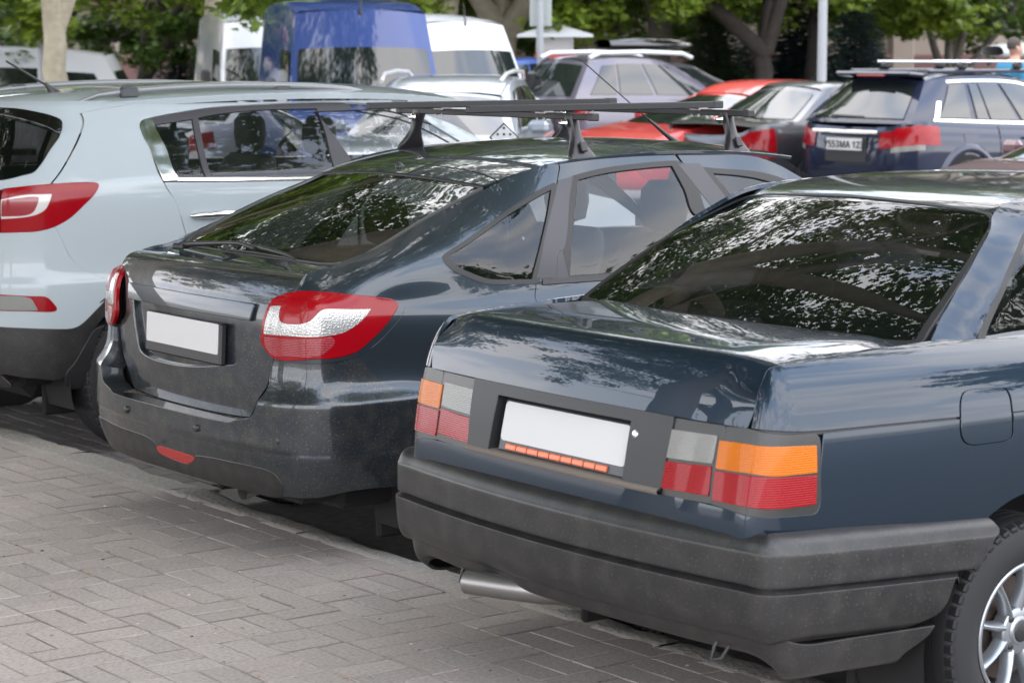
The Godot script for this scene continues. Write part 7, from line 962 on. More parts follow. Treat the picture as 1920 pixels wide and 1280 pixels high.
		pan(fog, "clear_lens", "body", "fogclear", MT.clear_lens, {"mx": q, "off": 0.006, "depth": 0.004})
		pan(car, "mud_flap", "body", "flap", MT.bumper_grey, {"mx": q, "off": 0.012, "depth": 0.05, "roll": 0.004})
		# door handle
		for dz in [-1.06, -2.2]:
			var hd := MB.new()
			hd.tube([Vector3(q * 0.905, 1.085, dz), Vector3(q * 0.934, 1.086, dz - 0.03), Vector3(q * 0.945, 1.088, dz - 0.12), Vector3(q * 0.934, 1.090, dz - 0.21), Vector3(q * 0.905, 1.090, dz - 0.24)], [0.008, 0.014, 0.017, 0.014, 0.008], 12)
			part(d1 if dz > -2 else d2, "door_handle", hd, MT.chrome)
		wheel(car, Vector3(q * 0.79, 0.355, -0.87), 0.355, 0.22, 0.22, q, 5, MT.alloy)
		wheel(car, Vector3(q * 0.79, 0.355, -3.5), 0.355, 0.22, 0.22, q, 5, MT.alloy)
		# roof rail
		var rl := MB.new()
		var pts := []
		var rad := []
		for k in 17:
			var f := k / 16.0
			var z := lerpf(-0.66, -2.35, f)
			var e := minf(f, 1.0 - f)
			pts.append(Vector3(q * lerpf(0.585, 0.60, sin(f * PI)), 1.602 + 0.066 * pow(sin(clampf(f * 1.05, 0, 1) * PI), 0.45) + 0.01 * f, z))
			rad.append(0.008 + 0.008 * clampf(e * 8.0, 0, 1))
		rl.tube(pts, rad, 10)
		var rail := part(car, "roof_rail", rl, MT.rail_grey)
		for z in [-0.92, -1.75]:
			var mt := MB.new()
			mt.box(Vector3(q * 0.60, 1.645, z), Vector3(0.045, 0.05, 0.09), 0.01)
			part(rail, "rail_foot", mt, MT.grey_plastic)
	pan(car, "roof", "roof", "roofp", paint, {"mirror": 1, "depth": 0.03})
	var ant := MB.new()
	ant.tube([Vector3(0.2, 1.63, -0.74), Vector3(0.2, 1.665, -0.71), Vector3(0.2, 1.685, -0.69)], [0.034, 0.014, 0.008], 8)
	ant.tube([Vector3(0.2, 1.68, -0.69), Vector3(0.19, 1.79, -0.50)], [0.006, 0.005], 6)
	part(car, "aerial", ant, MT.dark_plastic)
	cabin(car, 0.66, 0.68, [[-1.25, false, 0.78], [-2.1, true, 0.85]], 1.6)
	var shelf := MB.new()
	shelf.box(Vector3(0, 1.12, -0.7), Vector3(1.2, 0.03, 0.7), 0.01)
	part(car, "parcel_shelf", shelf, MT.seat)
	var ws := MB.new()
	ws.grid([[Vector3(-0.74, 1.15, -3.1), Vector3(0, 1.18, -3.25), Vector3(0.74, 1.15, -3.1)], [Vector3(-0.66, 1.42, -2.85), Vector3(0, 1.46, -2.95), Vector3(0.66, 1.42, -2.85)], [Vector3(-0.58, 1.62, -2.68), Vector3(0, 1.655, -2.72), Vector3(0.58, 1.62, -2.68)]])
	part(car, "windscreen", ws, MT.clear_glass)
	var hood := MB.new()
	hood.grid([[Vector3(-0.8, 1.15, -3.05), Vector3(0, 1.18, -3.2), Vector3(0.8, 1.15, -3.05)], [Vector3(-0.82, 1.08, -3.6), Vector3(0, 1.12, -3.7), Vector3(0.82, 1.08, -3.6)], [Vector3(-0.74, 0.9, -4.0), Vector3(0, 0.95, -4.15), Vector3(0.74, 0.9, -4.0)], [Vector3(-0.72, 0.45, -4.05), Vector3(0, 0.45, -4.2), Vector3(0.72, 0.45, -4.05)]])
	part(car, "bonnet", hood, paint)
# ---------------------------------------------------------------- place
const EYE := Vector3(0, 1.85, 0)
# ground point seen at a bearing (degrees left of -z) and a distance
func spot(bearing: float, d: float, y := 0.0) -> Vector3:
	var a := deg_to_rad(bearing)
	return Vector3(-sin(a) * d, y, -cos(a) * d)

func lot_y(p: Vector3) -> float:
	# the car park falls away gently towards the far left
	var d := Vector2(p.x, p.z).length()
	var b := rad_to_deg(atan2(-p.x, -p.z))
	return -0.024 * maxf(0.0, d - 24.0) * smoothstep(52.0, 60.0, b)

func sky_image() -> ImageTexture:
	var n := FastNoiseLite.new()
	n.seed = 7
	n.frequency = 0.9
	n.fractal_octaves = 5
	var n2 := FastNoiseLite.new()
	n2.seed = 19
	n2.frequency = 2.6
	n2.fractal_octaves = 4
	var w := 768
	var h := 384
	var im := Image.create(w, h, false, Image.FORMAT_RGBF)
	for y in h:
		var el := PI * (0.5 - (y + 0.5) / h)
		for x in w:
			var az := TAU * (x + 0.5) / w
			var d := Vector3(cos(el) * sin(az), sin(el), cos(el) * cos(az))
			var c := Color(0.5, 0.5, 0.5)
			if el > -0.02:
				# cloud deck on a flat layer so that clouds flatten towards the horizon
				var q := d / (maxf(d.y, 0.0) + 0.18)
				var f := n.get_noise_3d(q.x, q.z, 0.0) + 0.35 * n2.get_noise_3d(q.x, q.z, 3.0)
				var cover := smoothstep(-0.28, 0.22, f)
				var blue := Color(0.46, 0.56, 0.76).lerp(Color(0.80, 0.82, 0.86), pow(1.0 - clampf(d.y, 0, 1), 2.5))
				var white := Color(0.97, 0.95, 0.96).lerp(Color(0.76, 0.75, 0.80), smoothstep(0.15, 0.6, f))
				c = blue.lerp(white, cover)
			else:
				c = Color(0.30, 0.29, 0.28)
			im.set_pixel(x, y, c)
	return ImageTexture.create_from_image(im)

# ---------------------------------------------------------------- leaves
func leaf_mesh(n_leaves: int, size: float, sd: int) -> ArrayMesh:
	# a sprig of five-lobed leaves around a short twig
	var r := RandomNumberGenerator.new()
	r.seed = sd
	var mb := MB.new()
	var out := [[0.0, 0.0], [0.30, -0.10], [0.52, 0.10], [0.30, 0.26], [0.40, 0.62], [0.14, 0.52], [0.0, 1.0], [-0.14, 0.52], [-0.40, 0.62], [-0.30, 0.26], [-0.52, 0.10], [-0.30, -0.10]]
	for k in n_leaves:
		var o := Vector3(r.randf_range(-1, 1), r.randf_range(-0.7, 0.7), r.randf_range(-1, 1)) * size * 1.5
		var yaw := r.randf() * TAU
		var B := Basis(Vector3.UP, yaw) * Basis(Vector3.RIGHT, r.randf_range(-0.2, 1.0)) * Basis(Vector3.BACK, r.randf_range(-0.5, 0.5))
		var s := size * r.randf_range(0.7, 1.2)
		var pts := []
		for q in out:
			pts.append(o + B * Vector3(q[0] * s, 0.06 * s * (1.0 - absf(q[0]) * 2.0), q[1] * s))
		var c := o + B * Vector3(0, 0.05 * s, 0.35 * s)
		var nn := B * Vector3.UP
		var k0 := mb.vert(c, nn)
		for p in pts:
			mb.vert(p, nn)
		for i in pts.size():
			mb.tri(k0, k0 + 1 + i, k0 + 1 + (i + 1) % pts.size())
	return mb.mesh()

func crown(parent: Node, blobs: Array, count: int, leaf: ArrayMesh, m: Material, sd: int, hollow := 0.45) -> void:
	var r := RandomNumberGenerator.new()
	r.seed = sd
	var mm := MultiMesh.new()
	mm.transform_format = MultiMesh.TRANSFORM_3D
	mm.use_colors = true
	mm.mesh = leaf
	var total := 0.0
	for b in blobs:
		total += b[1] * b[1]
	var T := []
	for b in blobs:
		var n := int(count * b[1] * b[1] / total)
		# each blob is made of clumps on short twigs
		var clumps := maxi(4, n / 22)
		for c in clumps:
			var d := Vector3(r.randfn(), r.randfn() * 0.8, r.randfn()).normalized()
			var rad: float = b[1] * pow(r.randf_range(hollow, 1.0), 0.6)
			var cc: Vector3 = b[0] + d * rad * Vector3(1, b[2] if b.size() > 2 else 0.75, 1)
			var cs: float = b[1] * r.randf_range(0.10, 0.22)
			var tone := r.randf()
			for k in n / clumps:
				var p := cc + Vector3(r.randfn(), r.randfn() * 0.6, r.randfn()) * cs
				var B := Basis(Vector3.UP, r.randf() * TAU) * Basis(Vector3.RIGHT, r.randf_range(-0.6, 0.6))
				T.append([Transform3D(B.scaled(Vector3.ONE * r.randf_range(0.7, 1.25)), p), tone * 0.6 + r.randf() * 0.4])
	mm.instance_count = T.size()
	for i in T.size():
		mm.set_instance_transform(i, T[i][0])
		var f: float = T[i][1]
		mm.set_instance_color(i, Color(lerpf(0.75, 1.25, f), lerpf(0.8, 1.2, f), lerpf(0.7, 1.0, f)))
	var o := MultiMeshInstance3D.new()
	o.name = "crown"
	o.set_meta("kind", "stuff")
	o.multimesh = mm
	o.material_override = m
	parent.add_child(o, true)

func limb(mb: MB, a: Vector3, b: Vector3, r0: float, r1: float, rng: RandomNumberGenerator, bend := 0.12) -> Array:
	var P := []
	var R := []
	var n := 8
	var side := Vector3(rng.randfn(), rng.randfn() * 0.3, rng.randfn()) * bend * a.distance_to(b)
	for i in n:
		var f := i / float(n - 1)
		P.append(a.lerp(b, f) + side * sin(f * PI) + Vector3(rng.randfn(), 0, rng.randfn()) * r0 * 0.15 * sin(f * PI))
		R.append(lerpf(r0, r1, pow(f, 0.8)) * (1.0 + (0.35 if i == 0 else 0.0)))
	mb.tube(P, R, 12, true)
	return P

# at: foot; h: height of the fork; top: height; r: trunk radius; spread: crown radius; low: crown foot
func tree(label: String, at: Vector3, h: float, top: float, r: float, spread: float, low: float, count: int, leaf: ArrayMesh, m_leaf: Material, m_bark: Material, sd: int, group := "trees around the car park", lean := Vector3.ZERO, forks := 4) -> void:
	var rng := RandomNumberGenerator.new()
	rng.seed = sd
	var t := thing("broadleaf_tree", label, "tree", at, 0.0, group)
	var mb := MB.new()
	var fork := Vector3(0, h, 0) + lean
	limb(mb, Vector3(0, -0.1, 0), fork, r, r * 0.72, rng, 0.04)
	var blobs := []
	for k in forks:
		var a := TAU * (k + rng.randf() * 0.6) / forks
		var e := Vector3(cos(a) * spread * 0.55, lerpf(low, top, rng.randf_range(0.5, 0.8)), sin(a) * spread * 0.55) + lean
		var P := limb(mb, fork - Vector3(0, r * 0.6, 0), e, r * 0.55, r * 0.12, rng, 0.10)
		for j in 3:
			var s: Vector3 = P[3 + j]
			var a2 := a + rng.randf_range(-1.0, 1.0)
			var e2 := s + Vector3(cos(a2) * spread * 0.45, rng.randf_range(-0.1, 0.5) * (top - low) * 0.5, sin(a2) * spread * 0.45)
			limb(mb, s, e2, r * 0.22, r * 0.05, rng, 0.12)
			blobs.append([Vector3(e2.x, clampf(e2.y, low + spread * 0.18, top), e2.z), spread * rng.randf_range(0.25, 0.38)])
		blobs.append([Vector3(e.x, clampf(e.y, low + spread * 0.25, top - spread * 0.3), e.z), spread * rng.randf_range(0.38, 0.5)])
	blobs.append([Vector3(lean.x, (low + top) * 0.55, lean.z), spread * 0.55])
	# drooping lower boughs
	for k in 6:
		var a := TAU * (k + rng.randf()) / 6.0
		var br := spread * rng.randf_range(0.13, 0.21)
		var bp := Vector3(cos(a), 0, sin(a)) * spread * rng.randf_range(0.25, 0.8) + Vector3(lean.x, low + br * rng.randf_range(0.5, 1.3), lean.z)
		limb(mb, fork.lerp(Vector3(0, top * 0.5, 0), 0.15), bp, r * 0.16, r * 0.04, rng, 0.12)
		blobs.append([bp, br, 0.7])
	part(t, "trunk", mb, m_bark)
	crown(t, blobs, count, leaf, m_leaf, sd + 1)

func conifer(label: String, at: Vector3, h: float, r: float, m: Material, sd: int) -> void:
	var rng := RandomNumberGenerator.new()
	rng.seed = sd
	var t := thing("spruce_tree", label, "tree", at, 0.0, "spruces in front of the building")
	var tr := MB.new()
	tr.tube([Vector3(0, -0.1, 0), Vector3(0, h * 0.95, 0)], [r * 0.08, 0.01], 8)
	part(t, "trunk", tr, MT.bark_dark)
	var mb := MB.new()
	var n := 34
	for k in n:
		var f := k / float(n)
		var y := lerpf(h * 0.04, h * 0.98, f)
		var rr := r * pow(1.0 - f, 0.85) + 0.05
		var nb := int(lerpf(22, 7, f))
		for b in nb:
			var a := TAU * (b + rng.randf() * 0.7) / nb
			var d := Vector3(cos(a), 0, sin(a))
			var s := Vector3(-sin(a), 0, cos(a))
			var L := rr * rng.randf_range(0.75, 1.15)
			for j in 5:
				var g := (j + 0.3) / 5.0
				var w := L * 0.34 * (1.1 - g * 0.7)
				var c := Vector3(0, y, 0) + d * L * g + Vector3(0, -0.28 * L * g * g + 0.06 * L * g, 0)
				for q in [-1.0, 1.0]:
					var tip: Vector3 = c + d * L * 0.22 + s * q * w + Vector3(0, rng.randf_range(-0.04, 0.05), 0)
					mb.flat([c - d * L * 0.06, c + d * L * 0.1 + Vector3(0, 0.03 * L, 0), tip])
					mb.flat([c - d * L * 0.06 - Vector3(0, 0.05 * L, 0), c + d * L * 0.1, tip])
	part(t, "crown", mb, m)

# ---------------------------------------------------------------- pavement
func pavement() -> void:
	var top := 0.10
	var px := 0.2246
	var pz := 0.2037
	var g := MB.new()
	g.flat([Vector3(-60, top - 0.0035, -4.30), Vector3(30, top - 0.0035, -4.30), Vector3(30, top - 0.0035, 40), Vector3(-60, top - 0.0035, 40)], Vector3.UP)
	g.flat([Vector3(-60, top - 0.0035, -4.30), Vector3(30, top - 0.0035, -4.30), Vector3(30, -0.05, -4.30), Vector3(-60, -0.05, -4.30)], Vector3.FORWARD)
	var pav := part(self, "pavement", g, MT.joint_sand)
	pav.set_meta("kind", "structure")
	var rng := RandomNumberGenerator.new()
	rng.seed = 5
	var shapes := []
	for k in 5:
		var mb := MB.new()
		mb.box(Vector3(0, -0.02, 0), Vector3(px - 0.0045, 0.04, pz / 2 - 0.0045), 0.0025)
		for i in mb.V.size():
			if mb.V[i].y > -0.02:
				mb.V[i].y += rng.randf_range(-0.0012, 0.0012)
		shapes.append(mb.mesh())
	var bricks := []
	for c in range(-1, 16):
		for a in range(-32, 14):
			var x0 := -5.376 + px * a
			var zc := -4.110 + pz * c
			if c == -1:
				bricks.append([Vector3(x0 + px / 2, top, zc + pz / 4), 0.0])
			elif posmod(a + c, 2) == 0:
				for s in [-1, 1]:
					bricks.append([Vector3(x0 + px / 2, top, zc + s * pz / 4), 0.0])
			else:
				for s in [-1, 1]:
					bricks.append([Vector3(x0 + px / 2 + s * px / 4, top, zc), PI / 2])
	var fw := Vector3(-sin(deg_to_rad(53.0)), 0, -cos(deg_to_rad(53.0)))
	var rt := Vector3(cos(deg_to_rad(53.0)), 0, -sin(deg_to_rad(53.0)))
	var order := []
	for b in bricks:
		var p: Vector3 = b[0] - EYE
		var d := p.dot(fw)
		var score := 99.0
		if d > 1.0:
			var sx := p.dot(rt) / d * 4300.0
			var sy := -p.y / d * 4300.0 - 550.0
			if absf(sx) < 990.0 and sy < 670.0:
				score = d * (1.0 if not (b[0].x > -5.0 and b[0].z < -3.75) else 1.4)
		order.append([score, b])
	order.sort_custom(func(u, v): return u[0] < v[0])
	var rest := MB.new()
	for i in order.size():
		var b: Array = order[i][1]
		var at: Vector3 = b[0] + Vector3(rng.randf_range(-0.0012, 0.0012), rng.randf_range(-0.0012, 0.0012), rng.randf_range(-0.0012, 0.0012))
		var B := Basis(Vector3.UP, b[1] + rng.randf_range(-0.006, 0.006)) * Basis(Vector3.RIGHT, rng.randf_range(-0.010, 0.010)) * Basis(Vector3.BACK, rng.randf_range(-0.006, 0.006))
		if b[1] != 0.0:
			B = B * Basis.from_scale(Vector3(pz / px, 1, px / pz))
		if i < 300 and order[i][0] < 90.0:
			var o := MeshInstance3D.new()
			o.name = "brick"
			o.mesh = shapes[rng.randi() % 5]
			o.material_override = MT["brick_%d" % (rng.randi() % 4)]
			o.transform = Transform3D(B, at)
			pav.add_child(o, true)
		else:
			rest.box(at + B * Vector3(0, -0.02, 0), Vector3(px - 0.0045, 0.04, pz / 2 - 0.0045), 0.0025, B)
	var ro := part(pav, "paving_bricks", rest, MT.brick_1)
	ro.set_meta("kind", "stuff")
	# the rest of the pavement is too far to tell the bricks apart
	var far := MB.new()
	for q in [[-60, -12.6, -4.28, 40], [-2.2, 30, -4.28, 40], [-12.6, -2.2, -0.95, 40]]:
		far.flat([Vector3(q[0], top - 0.002, q[2]), Vector3(q[1], top - 0.002, q[2]), Vector3(q[1], top - 0.002, q[3]), Vector3(q[0], top - 0.002, q[3])], Vector3.UP)
	var fo := part(self, "pavement", far, MT.brick_1)
	fo.set_meta("kind", "structure")
	# weathered kerb: long concrete stones with uneven edges
	var kx := -30.0
	var kn := 0
	while kx < 12.0:
		var L := 1.0
		var kb := MB.new()
		var rows := []
		var n := 14
		for i in n + 1:
			var x := kx + 0.004 + (L - 0.008) * i / n
			var wob := 0.05 * sin(x * 1.1 + 2.0) + 0.015 * sin(x * 7.3) + rng.randf_range(-0.006, 0.006)
			var zf := -4.46 + wob * 0.8
			var e := rng.randf_range(0.0, 0.012)
			rows.append([Vector3(x, top - 0.03, -4.287 + 0.3 * wob * 0.3), Vector3(x, top + 0.001 + rng.randf_range(-0.003, 0.003), -4.292 + rng.randf_range(-0.006, 0.006)), Vector3(x, top + 0.003 + rng.randf_range(-0.003, 0.003), -4.34), Vector3(x, top + 0.001 + rng.randf_range(-0.004, 0.003), zf + 0.05), Vector3(x, top - 0.004 - e, zf + 0.012), Vector3(x, top - 0.02 - e, zf), Vector3(x, top - 0.07, zf - 0.006 + rng.randf_range(-0.005, 0.005)), Vector3(x, -0.03, zf - 0.01)])
		kb.grid(rows)
		var ks := part(pav, "kerb_stone", kb, MT["concrete_%d" % (kn % 2)])
		kn += 1
		kx += L
	# blown litter: seeds, bits of leaf and grit
	var lit := MB.new()
	lit.C = PackedColorArray()
	for k in 420:
		var p := Vector3(rng.randf_range(-9.8, -4.2), top + 0.004, rng.randf_range(-4.3, -2.2))
		var kind := rng.randf()
		var col := Color(0.05, 0.035, 0.02)
		var s := rng.randf_range(0.003, 0.009)
		if kind > 0.8:
			col = Color(0.62, 0.60, 0.55)
			s = rng.randf_range(0.003, 0.010)
		elif kind > 0.45:
			col = Color(0.32, 0.20, 0.10)
			p.z = -4.110 + pz * (roundi((p.z + 4.110) / pz) + 0.5) + rng.randf_range(-0.006, 0.006)
			s = rng.randf_range(0.003, 0.012)
		elif kind > 0.38:
			col = Color(0.16, 0.15, 0.04)
		var B := Basis(Vector3.UP, rng.randf() * TAU) * Basis(Vector3.RIGHT, rng.randf_range(-0.4, 0.4))
		var k0 := lit.V.size()
		lit.flat([p + B * Vector3(-s, 0, 0), p + B * Vector3(0, 0.002, -s * 0.5), p + B * Vector3(s, 0.001, 0), p + B * Vector3(0, 0.0, s * 0.4)], B * Vector3.UP)
		for i in lit.V.size() - k0:
			lit.C.append(col)
	var lo := part(self, "litter", lit, MT.litter)
	lo.set_meta("kind", "stuff")
	tag(lo, "scattered seeds, grit and leaf bits on the grey paving", "litter")

func ground() -> void:
	var mb := MB.new()
	var rows := []
	for i in 46:
		var row := []
		for k in 46:
			var p := Vector3(-110 + 150.0 * i / 45.0, 0, -4.29 - 110.0 * pow(k / 45.0, 1.3))
			p.y = lot_y(p)
			row.append(p)
		rows.append(row)
	mb.grid(rows, false, false)
	var o := part(self, "road", mb, MT.road)
	o.set_meta("kind", "structure")
	# paving blocks of the parking bay between the two left cars, where they show
	var rng := RandomNumberGenerator.new()
	rng.seed = 31
	var sh := MB.new()
	sh.box(Vector3(0, -0.01, 0), Vector3(0.192, 0.03, 0.093), 0.005)
	var m := sh.mesh()
	for a in range(0, 13):
		for c in range(0, 15):
			var x := -10.9 + a * 0.2 + (0.1 if c % 2 else 0.0)
			var z := -4.58 - c * 0.1
			var b := MeshInstance3D.new()
			b.name = "block"
			b.mesh = m
			b.material_override = MT["block_%d" % (rng.randi() % 2)]
			b.position = Vector3(x, 0.012 + rng.randf_range(-0.003, 0.003), z)
			b.rotation = Vector3(rng.randf_range(-0.02, 0.02), rng.randf_range(-0.02, 0.02), rng.randf_range(-0.02, 0.02))
			o.add_child(b, true)
# ---------------------------------------------------------------- cars further off
func interp(a: Array, f: float) -> float:
	for i in a.size() - 1:
		if f <= a[i + 1][0]:
			return lerpf(a[i][1], a[i + 1][1], clampf((f - a[i][0]) / maxf(a[i + 1][0] - a[i][0], 1e-6), 0, 1))
	return a[-1][1]

# outline seen from above: t metres from the middle of the tail, round the corner, along the side
func plan(s: Dictionary, t: float) -> Vector3:
	var W: float = s.W / 2.0
	var L: float = s.L
	var rr: float = s.get("rr", 0.28)
	var rf: float = s.get("rf", 0.5)
	var a := W - rr
	var b := a + rr * PI / 2
	var c := b + (L - rr - rf)
	var d := c + rf * PI / 2
	if t < a:
		return Vector3(t, 0, -0.06 * pow(t / W, 2) + 0.0)
	if t < b:
		var f := (t - a) / rr
		return Vector3(a + sin(f) * rr, 0, -rr + cos(f) * rr - 0.06 * pow((a + sin(f) * rr) / W, 2))
	if t < c:
		return Vector3(W, 0, -rr - (t - b) - 0.06 * (1.0 - (t - b) / (c - b)))
	if t < d:
		var f := (t - c) / rf
		return Vector3(W - rf + cos(f) * rf, 0, -L + rf - sin(f) * rf)
	return Vector3(maxf(0, W - rf - (t - d)), 0, -L)

func skin(s: Dictionary, t: float, v: float, sx := 1.0, off := 0.0) -> Vector3:
	var p := plan(s, t)
	var q := plan(s, t + 0.01)
	var q0 := plan(s, maxf(t - 0.01, 0.0))
	var tan := (q - q0).normalized()
	var n := Vector3(-tan.z, 0, tan.x)
	if t > 0.02 and n.dot(Vector3(p.x, 0, p.z + s.L * 0.5)) < 0:
		n = -n
	if t <= 0.02:
		n = Vector3.BACK
	var ins := interp([[0.0, 0.10], [0.08, 0.04], [0.25, 0.005], [0.5, 0.0], [0.75, 0.008], [0.9, 0.03], [1.0, 0.07]], v)
	var f: float = -p.z / s.L
	var y := lerpf(s.get("low", 0.22), interp(s.top, f), v)
	var o := p - n * (ins - off)
	return Vector3(maxf(o.x, 0.0) * sx, y, o.z)

func gh(s: Dictionary, a: float, b: float, sx := 1.0, off := 0.0) -> Vector3:
	var L: float = s.L
	var z := lerpf(lerpf(s.g[0], s.g[1], b), lerpf(s.g[3], s.g[2], b), a) * -L
	var bb := pow(b, 1.15)
	var x := lerpf(s.W / 2.0 - 0.085, s.wr, bb) + off - 0.02 * pow(absf(a - 0.5) * 2.0, 4)
	var y0 := interp(s.top, -z / L) - 0.02
	var y1: float = s.H - 0.05 - 0.10 * pow(absf(a - 0.42) * 2.0, 3)
	return Vector3(x * sx, lerpf(y0, y1, b), z)

func sheet(mb: MB, f: Callable, u0: float, u1: float, v0: float, v1: float, nu := 8, nv := 5, flip := false) -> void:
	var rows := []
	for j in nv + 1:
		var row := []
		for i in nu + 1:
			row.append(f.call(lerpf(u0, u1, i / float(nu)), lerpf(v0, v1, j / float(nv))))
		rows.append(row)
	mb.grid(rows, false, flip)

func bgcar(called: String, label: String, at: Vector3, yaw: float, s: Dictionary) -> Node3D:
	var car := thing(called, label, s.get("cat", "car"), at, yaw, s.get("group", "cars parked further off"))
	var total: float = s.W / 2.0 + s.L + s.W / 2.0 - 0.3
	var body := MB.new()
	for q in [1.0, -1.0]:
		var rows := []
		for v in [0.0, 0.05, 0.12, 0.25, 0.42, 0.6, 0.75, 0.86, 0.93, 0.975, 1.0]:
			var row := []
			for i in 71:
				row.append(skin(s, total * i / 70.0, v, q))
			rows.append(row)
		body.grid(rows, false, q < 0)
		# decks ahead of and behind the cabin
		var deck := []
		for i in 25:
			var f := i / 24.0
			var p := skin(s, lerpf(s.W / 2.0 - 0.12, total - s.W / 2.0 + 0.3, f), 1.0, q)
			deck.append([p, Vector3(p.x * 0.6, p.y + 0.012, p.z), Vector3(0, p.y + 0.02, p.z)])
		body.grid(deck, false, q < 0)
		# cabin shell
		sheet(body, func(a, b): return gh(s, a, b, q), 0, 1, 0, 1, 14, 6, q < 0)
		var roof := []
		for i in 15:
			var p := gh(s, i / 14.0, 1.0, q)
			roof.append([p, Vector3(p.x - 0.05 * q, p.y + 0.03, p.z), Vector3(p.x * 0.6, p.y + 0.05, p.z), Vector3(0, p.y + 0.055, p.z)])
		body.grid(roof, false, q > 0)
	for e in [0.0, 1.0]:
		var rows := []
		for j in 7:
			var row := []
			for i in 11:
				var p := gh(s, e, j / 6.0)
				var fx := i / 5.0 - 1.0
				row.append(Vector3(p.x * fx, p.y + 0.05 * (j / 6.0) * (1 - fx * fx), p.z + (0.05 if e == 0.0 else -0.14) * (1 - fx * fx)))
			rows.append(row)
		body.grid(rows, false, e > 0.5)
	part(car, "body", body, s.m)
	# glass
	var ends := [[0.0, "rear_window"], [1.0, "windscreen"]]
	for e in ends:
		if e[0] == 0.0 and s.get("no_rear", false):
			continue
		var w := MB.new()
		var lim: Array = s.get("rear_win", [0.12, 0.9, 0.86]) if e[0] == 0.0 else s.get("front_win", [0.06, 0.94, 0.9])
		var rows := []
		for j in 7:
			var row := []
			for i in 11:
				var b := lerpf(lim[0], lim[1], j / 6.0)
				var p := gh(s, e[0], b)
				var fx: float = (i / 5.0 - 1.0) * lim[2]
				row.append(Vector3(p.x * fx, p.y + 0.05 * b * (1 - fx * fx) + 0.002, p.z + (0.05 if e[0] == 0.0 else -0.14) * (1 - fx * fx) + (0.012 if e[0] == 0.0 else -0.012)))
			rows.append(row)
		w.grid(rows, false, e[0] > 0.5)
		part(car, e[1], w, s.get("glass", MT.far_glass))
	for q in [1.0, -1.0]:
		if s.has("trim"):
			for w in s.trim:
				var mb := MB.new()
				sheet(mb, func(a, b): return gh(s, a, b, q, 0.006), w[0], w[1], w[2], w[3], 10, 4, q < 0)
				part(car, "window_trim", mb, MT.chrome)
		for w in s.wins:
			var mb := MB.new()
			# slanted ends: w = [a0, a1, b0, b1, lean0, lean1]
			sheet(mb, func(a, b):
				var bb: float = (b - w[2]) / (w[3] - w[2])
				return gh(s, a + lerpf(0, lerpf(w[4], w[5], (a - w[0]) / (w[1] - w[0])), bb), b, q, 0.012), w[0], w[1], w[2], w[3], 8, 4, q < 0)
			part(car, "side_window", mb, s.get("glass", MT.far_glass))
		for l in s.lamps:
			var mb := MB.new()
			sheet(mb, func(t, v): return skin(s, t, v, q, 0.012), l[0], l[1], l[2], l[3], 10, 4, q < 0)
			part(car, l[5], mb, l[4])
		for wz in s.axles:
			var B := Basis(Vector3(0, 0, 1), Vector3(q, 0, 0), Vector3(0, 1, 0))
			var x: float = s.W / 2.0 - 0.10
			var R: float = s.get("R", 0.32)
			var ar := MB.new()
			ar.lathe([[0.0, 0.107], [R + 0.05, 0.107], [R + 0.06, 0.09]], B, Vector3(q * x, R, wz), 28)
			part(car, "wheel_arch", ar, MT.underside)
			var wh := Node3D.new()
			wh.name = "wheel"
			car.add_child(wh, true)
			var ty := MB.new()
			ty.lathe([[R * 0.6, 0.10], [R * 0.65, 0.125], [R * 0.95, 0.125], [R, 0.09], [R, -0.1]], B, Vector3(q * x, R, wz), 28)
			part(wh, "tyre", ty, MT.tyre)
			var rim := MB.new()
			rim.lathe([[0.0, 0.11], [R * 0.15, 0.115], [R * 0.3, 0.10], [R * 0.55, 0.11], [R * 0.62, 0.12]], B, Vector3(q * x, R, wz), 20)
			part(wh, "rim", rim, MT.alloy)
		var ins: float = -lerpf(s.g[3], s.g[2], 0.2) * s.L
		var mir := MB.new()
		var mc := Vector3(q * (s.W / 2.0 + 0.07), interp(s.top, 0.62) + 0.06, ins + 0.28)
		if s.has("mirror"):
			mc = Vector3(q * (s.W / 2.0 + 0.12), s.mirror[0], s.mirror[1])
			mir.box(mc, Vector3(0.16, 0.36, 0.12), 0.04)
		else:
			mir.box(mc, Vector3(0.20, 0.13, 0.11), 0.04)
		mir.tube([mc, mc - Vector3(q * 0.16, 0.03, 0)], 0.025, 6)
		part(car, "door_mirror", mir, s.get("mirror_m", s.m))
		var sl := MB.new()
		sheet(sl, func(t, v): return skin(s, t, v, q, 0.006), s.W / 2.0 + 0.5, s.L + 0.2, 0.0, 0.16, 20, 3, q < 0)
		part(car, "sill", sl, MT.bumper_dark)
		for dz in s.get("handles", []):
			var hd := MB.new()
			hd.box(Vector3(q * (s.W / 2.0 + 0.004), interp(s.top, 0.4) - 0.13, dz), Vector3(0.03, 0.03, 0.2), 0.012)
			part(car, "door_handle", hd, s.get("handle_m", s.m))
		for dz in s.get("seams", []):
			var sm := MB.new()
			sheet(sm, func(t, v): return skin(s, t, v, q, 0.003), dz, dz + 0.012, 0.1, 0.985, 1, 10, q < 0)
			part(car, "door_seam", sm, MT.underside)
	return car

func wins4() -> Array:
	return [[0.10, 0.235, 0.10, 0.88, 0.07, 0.0], [0.255, 0.50, 0.10, 0.92, 0.0, 0.0], [0.53, 0.90, 0.10, 0.92, 0.0, -0.10]]

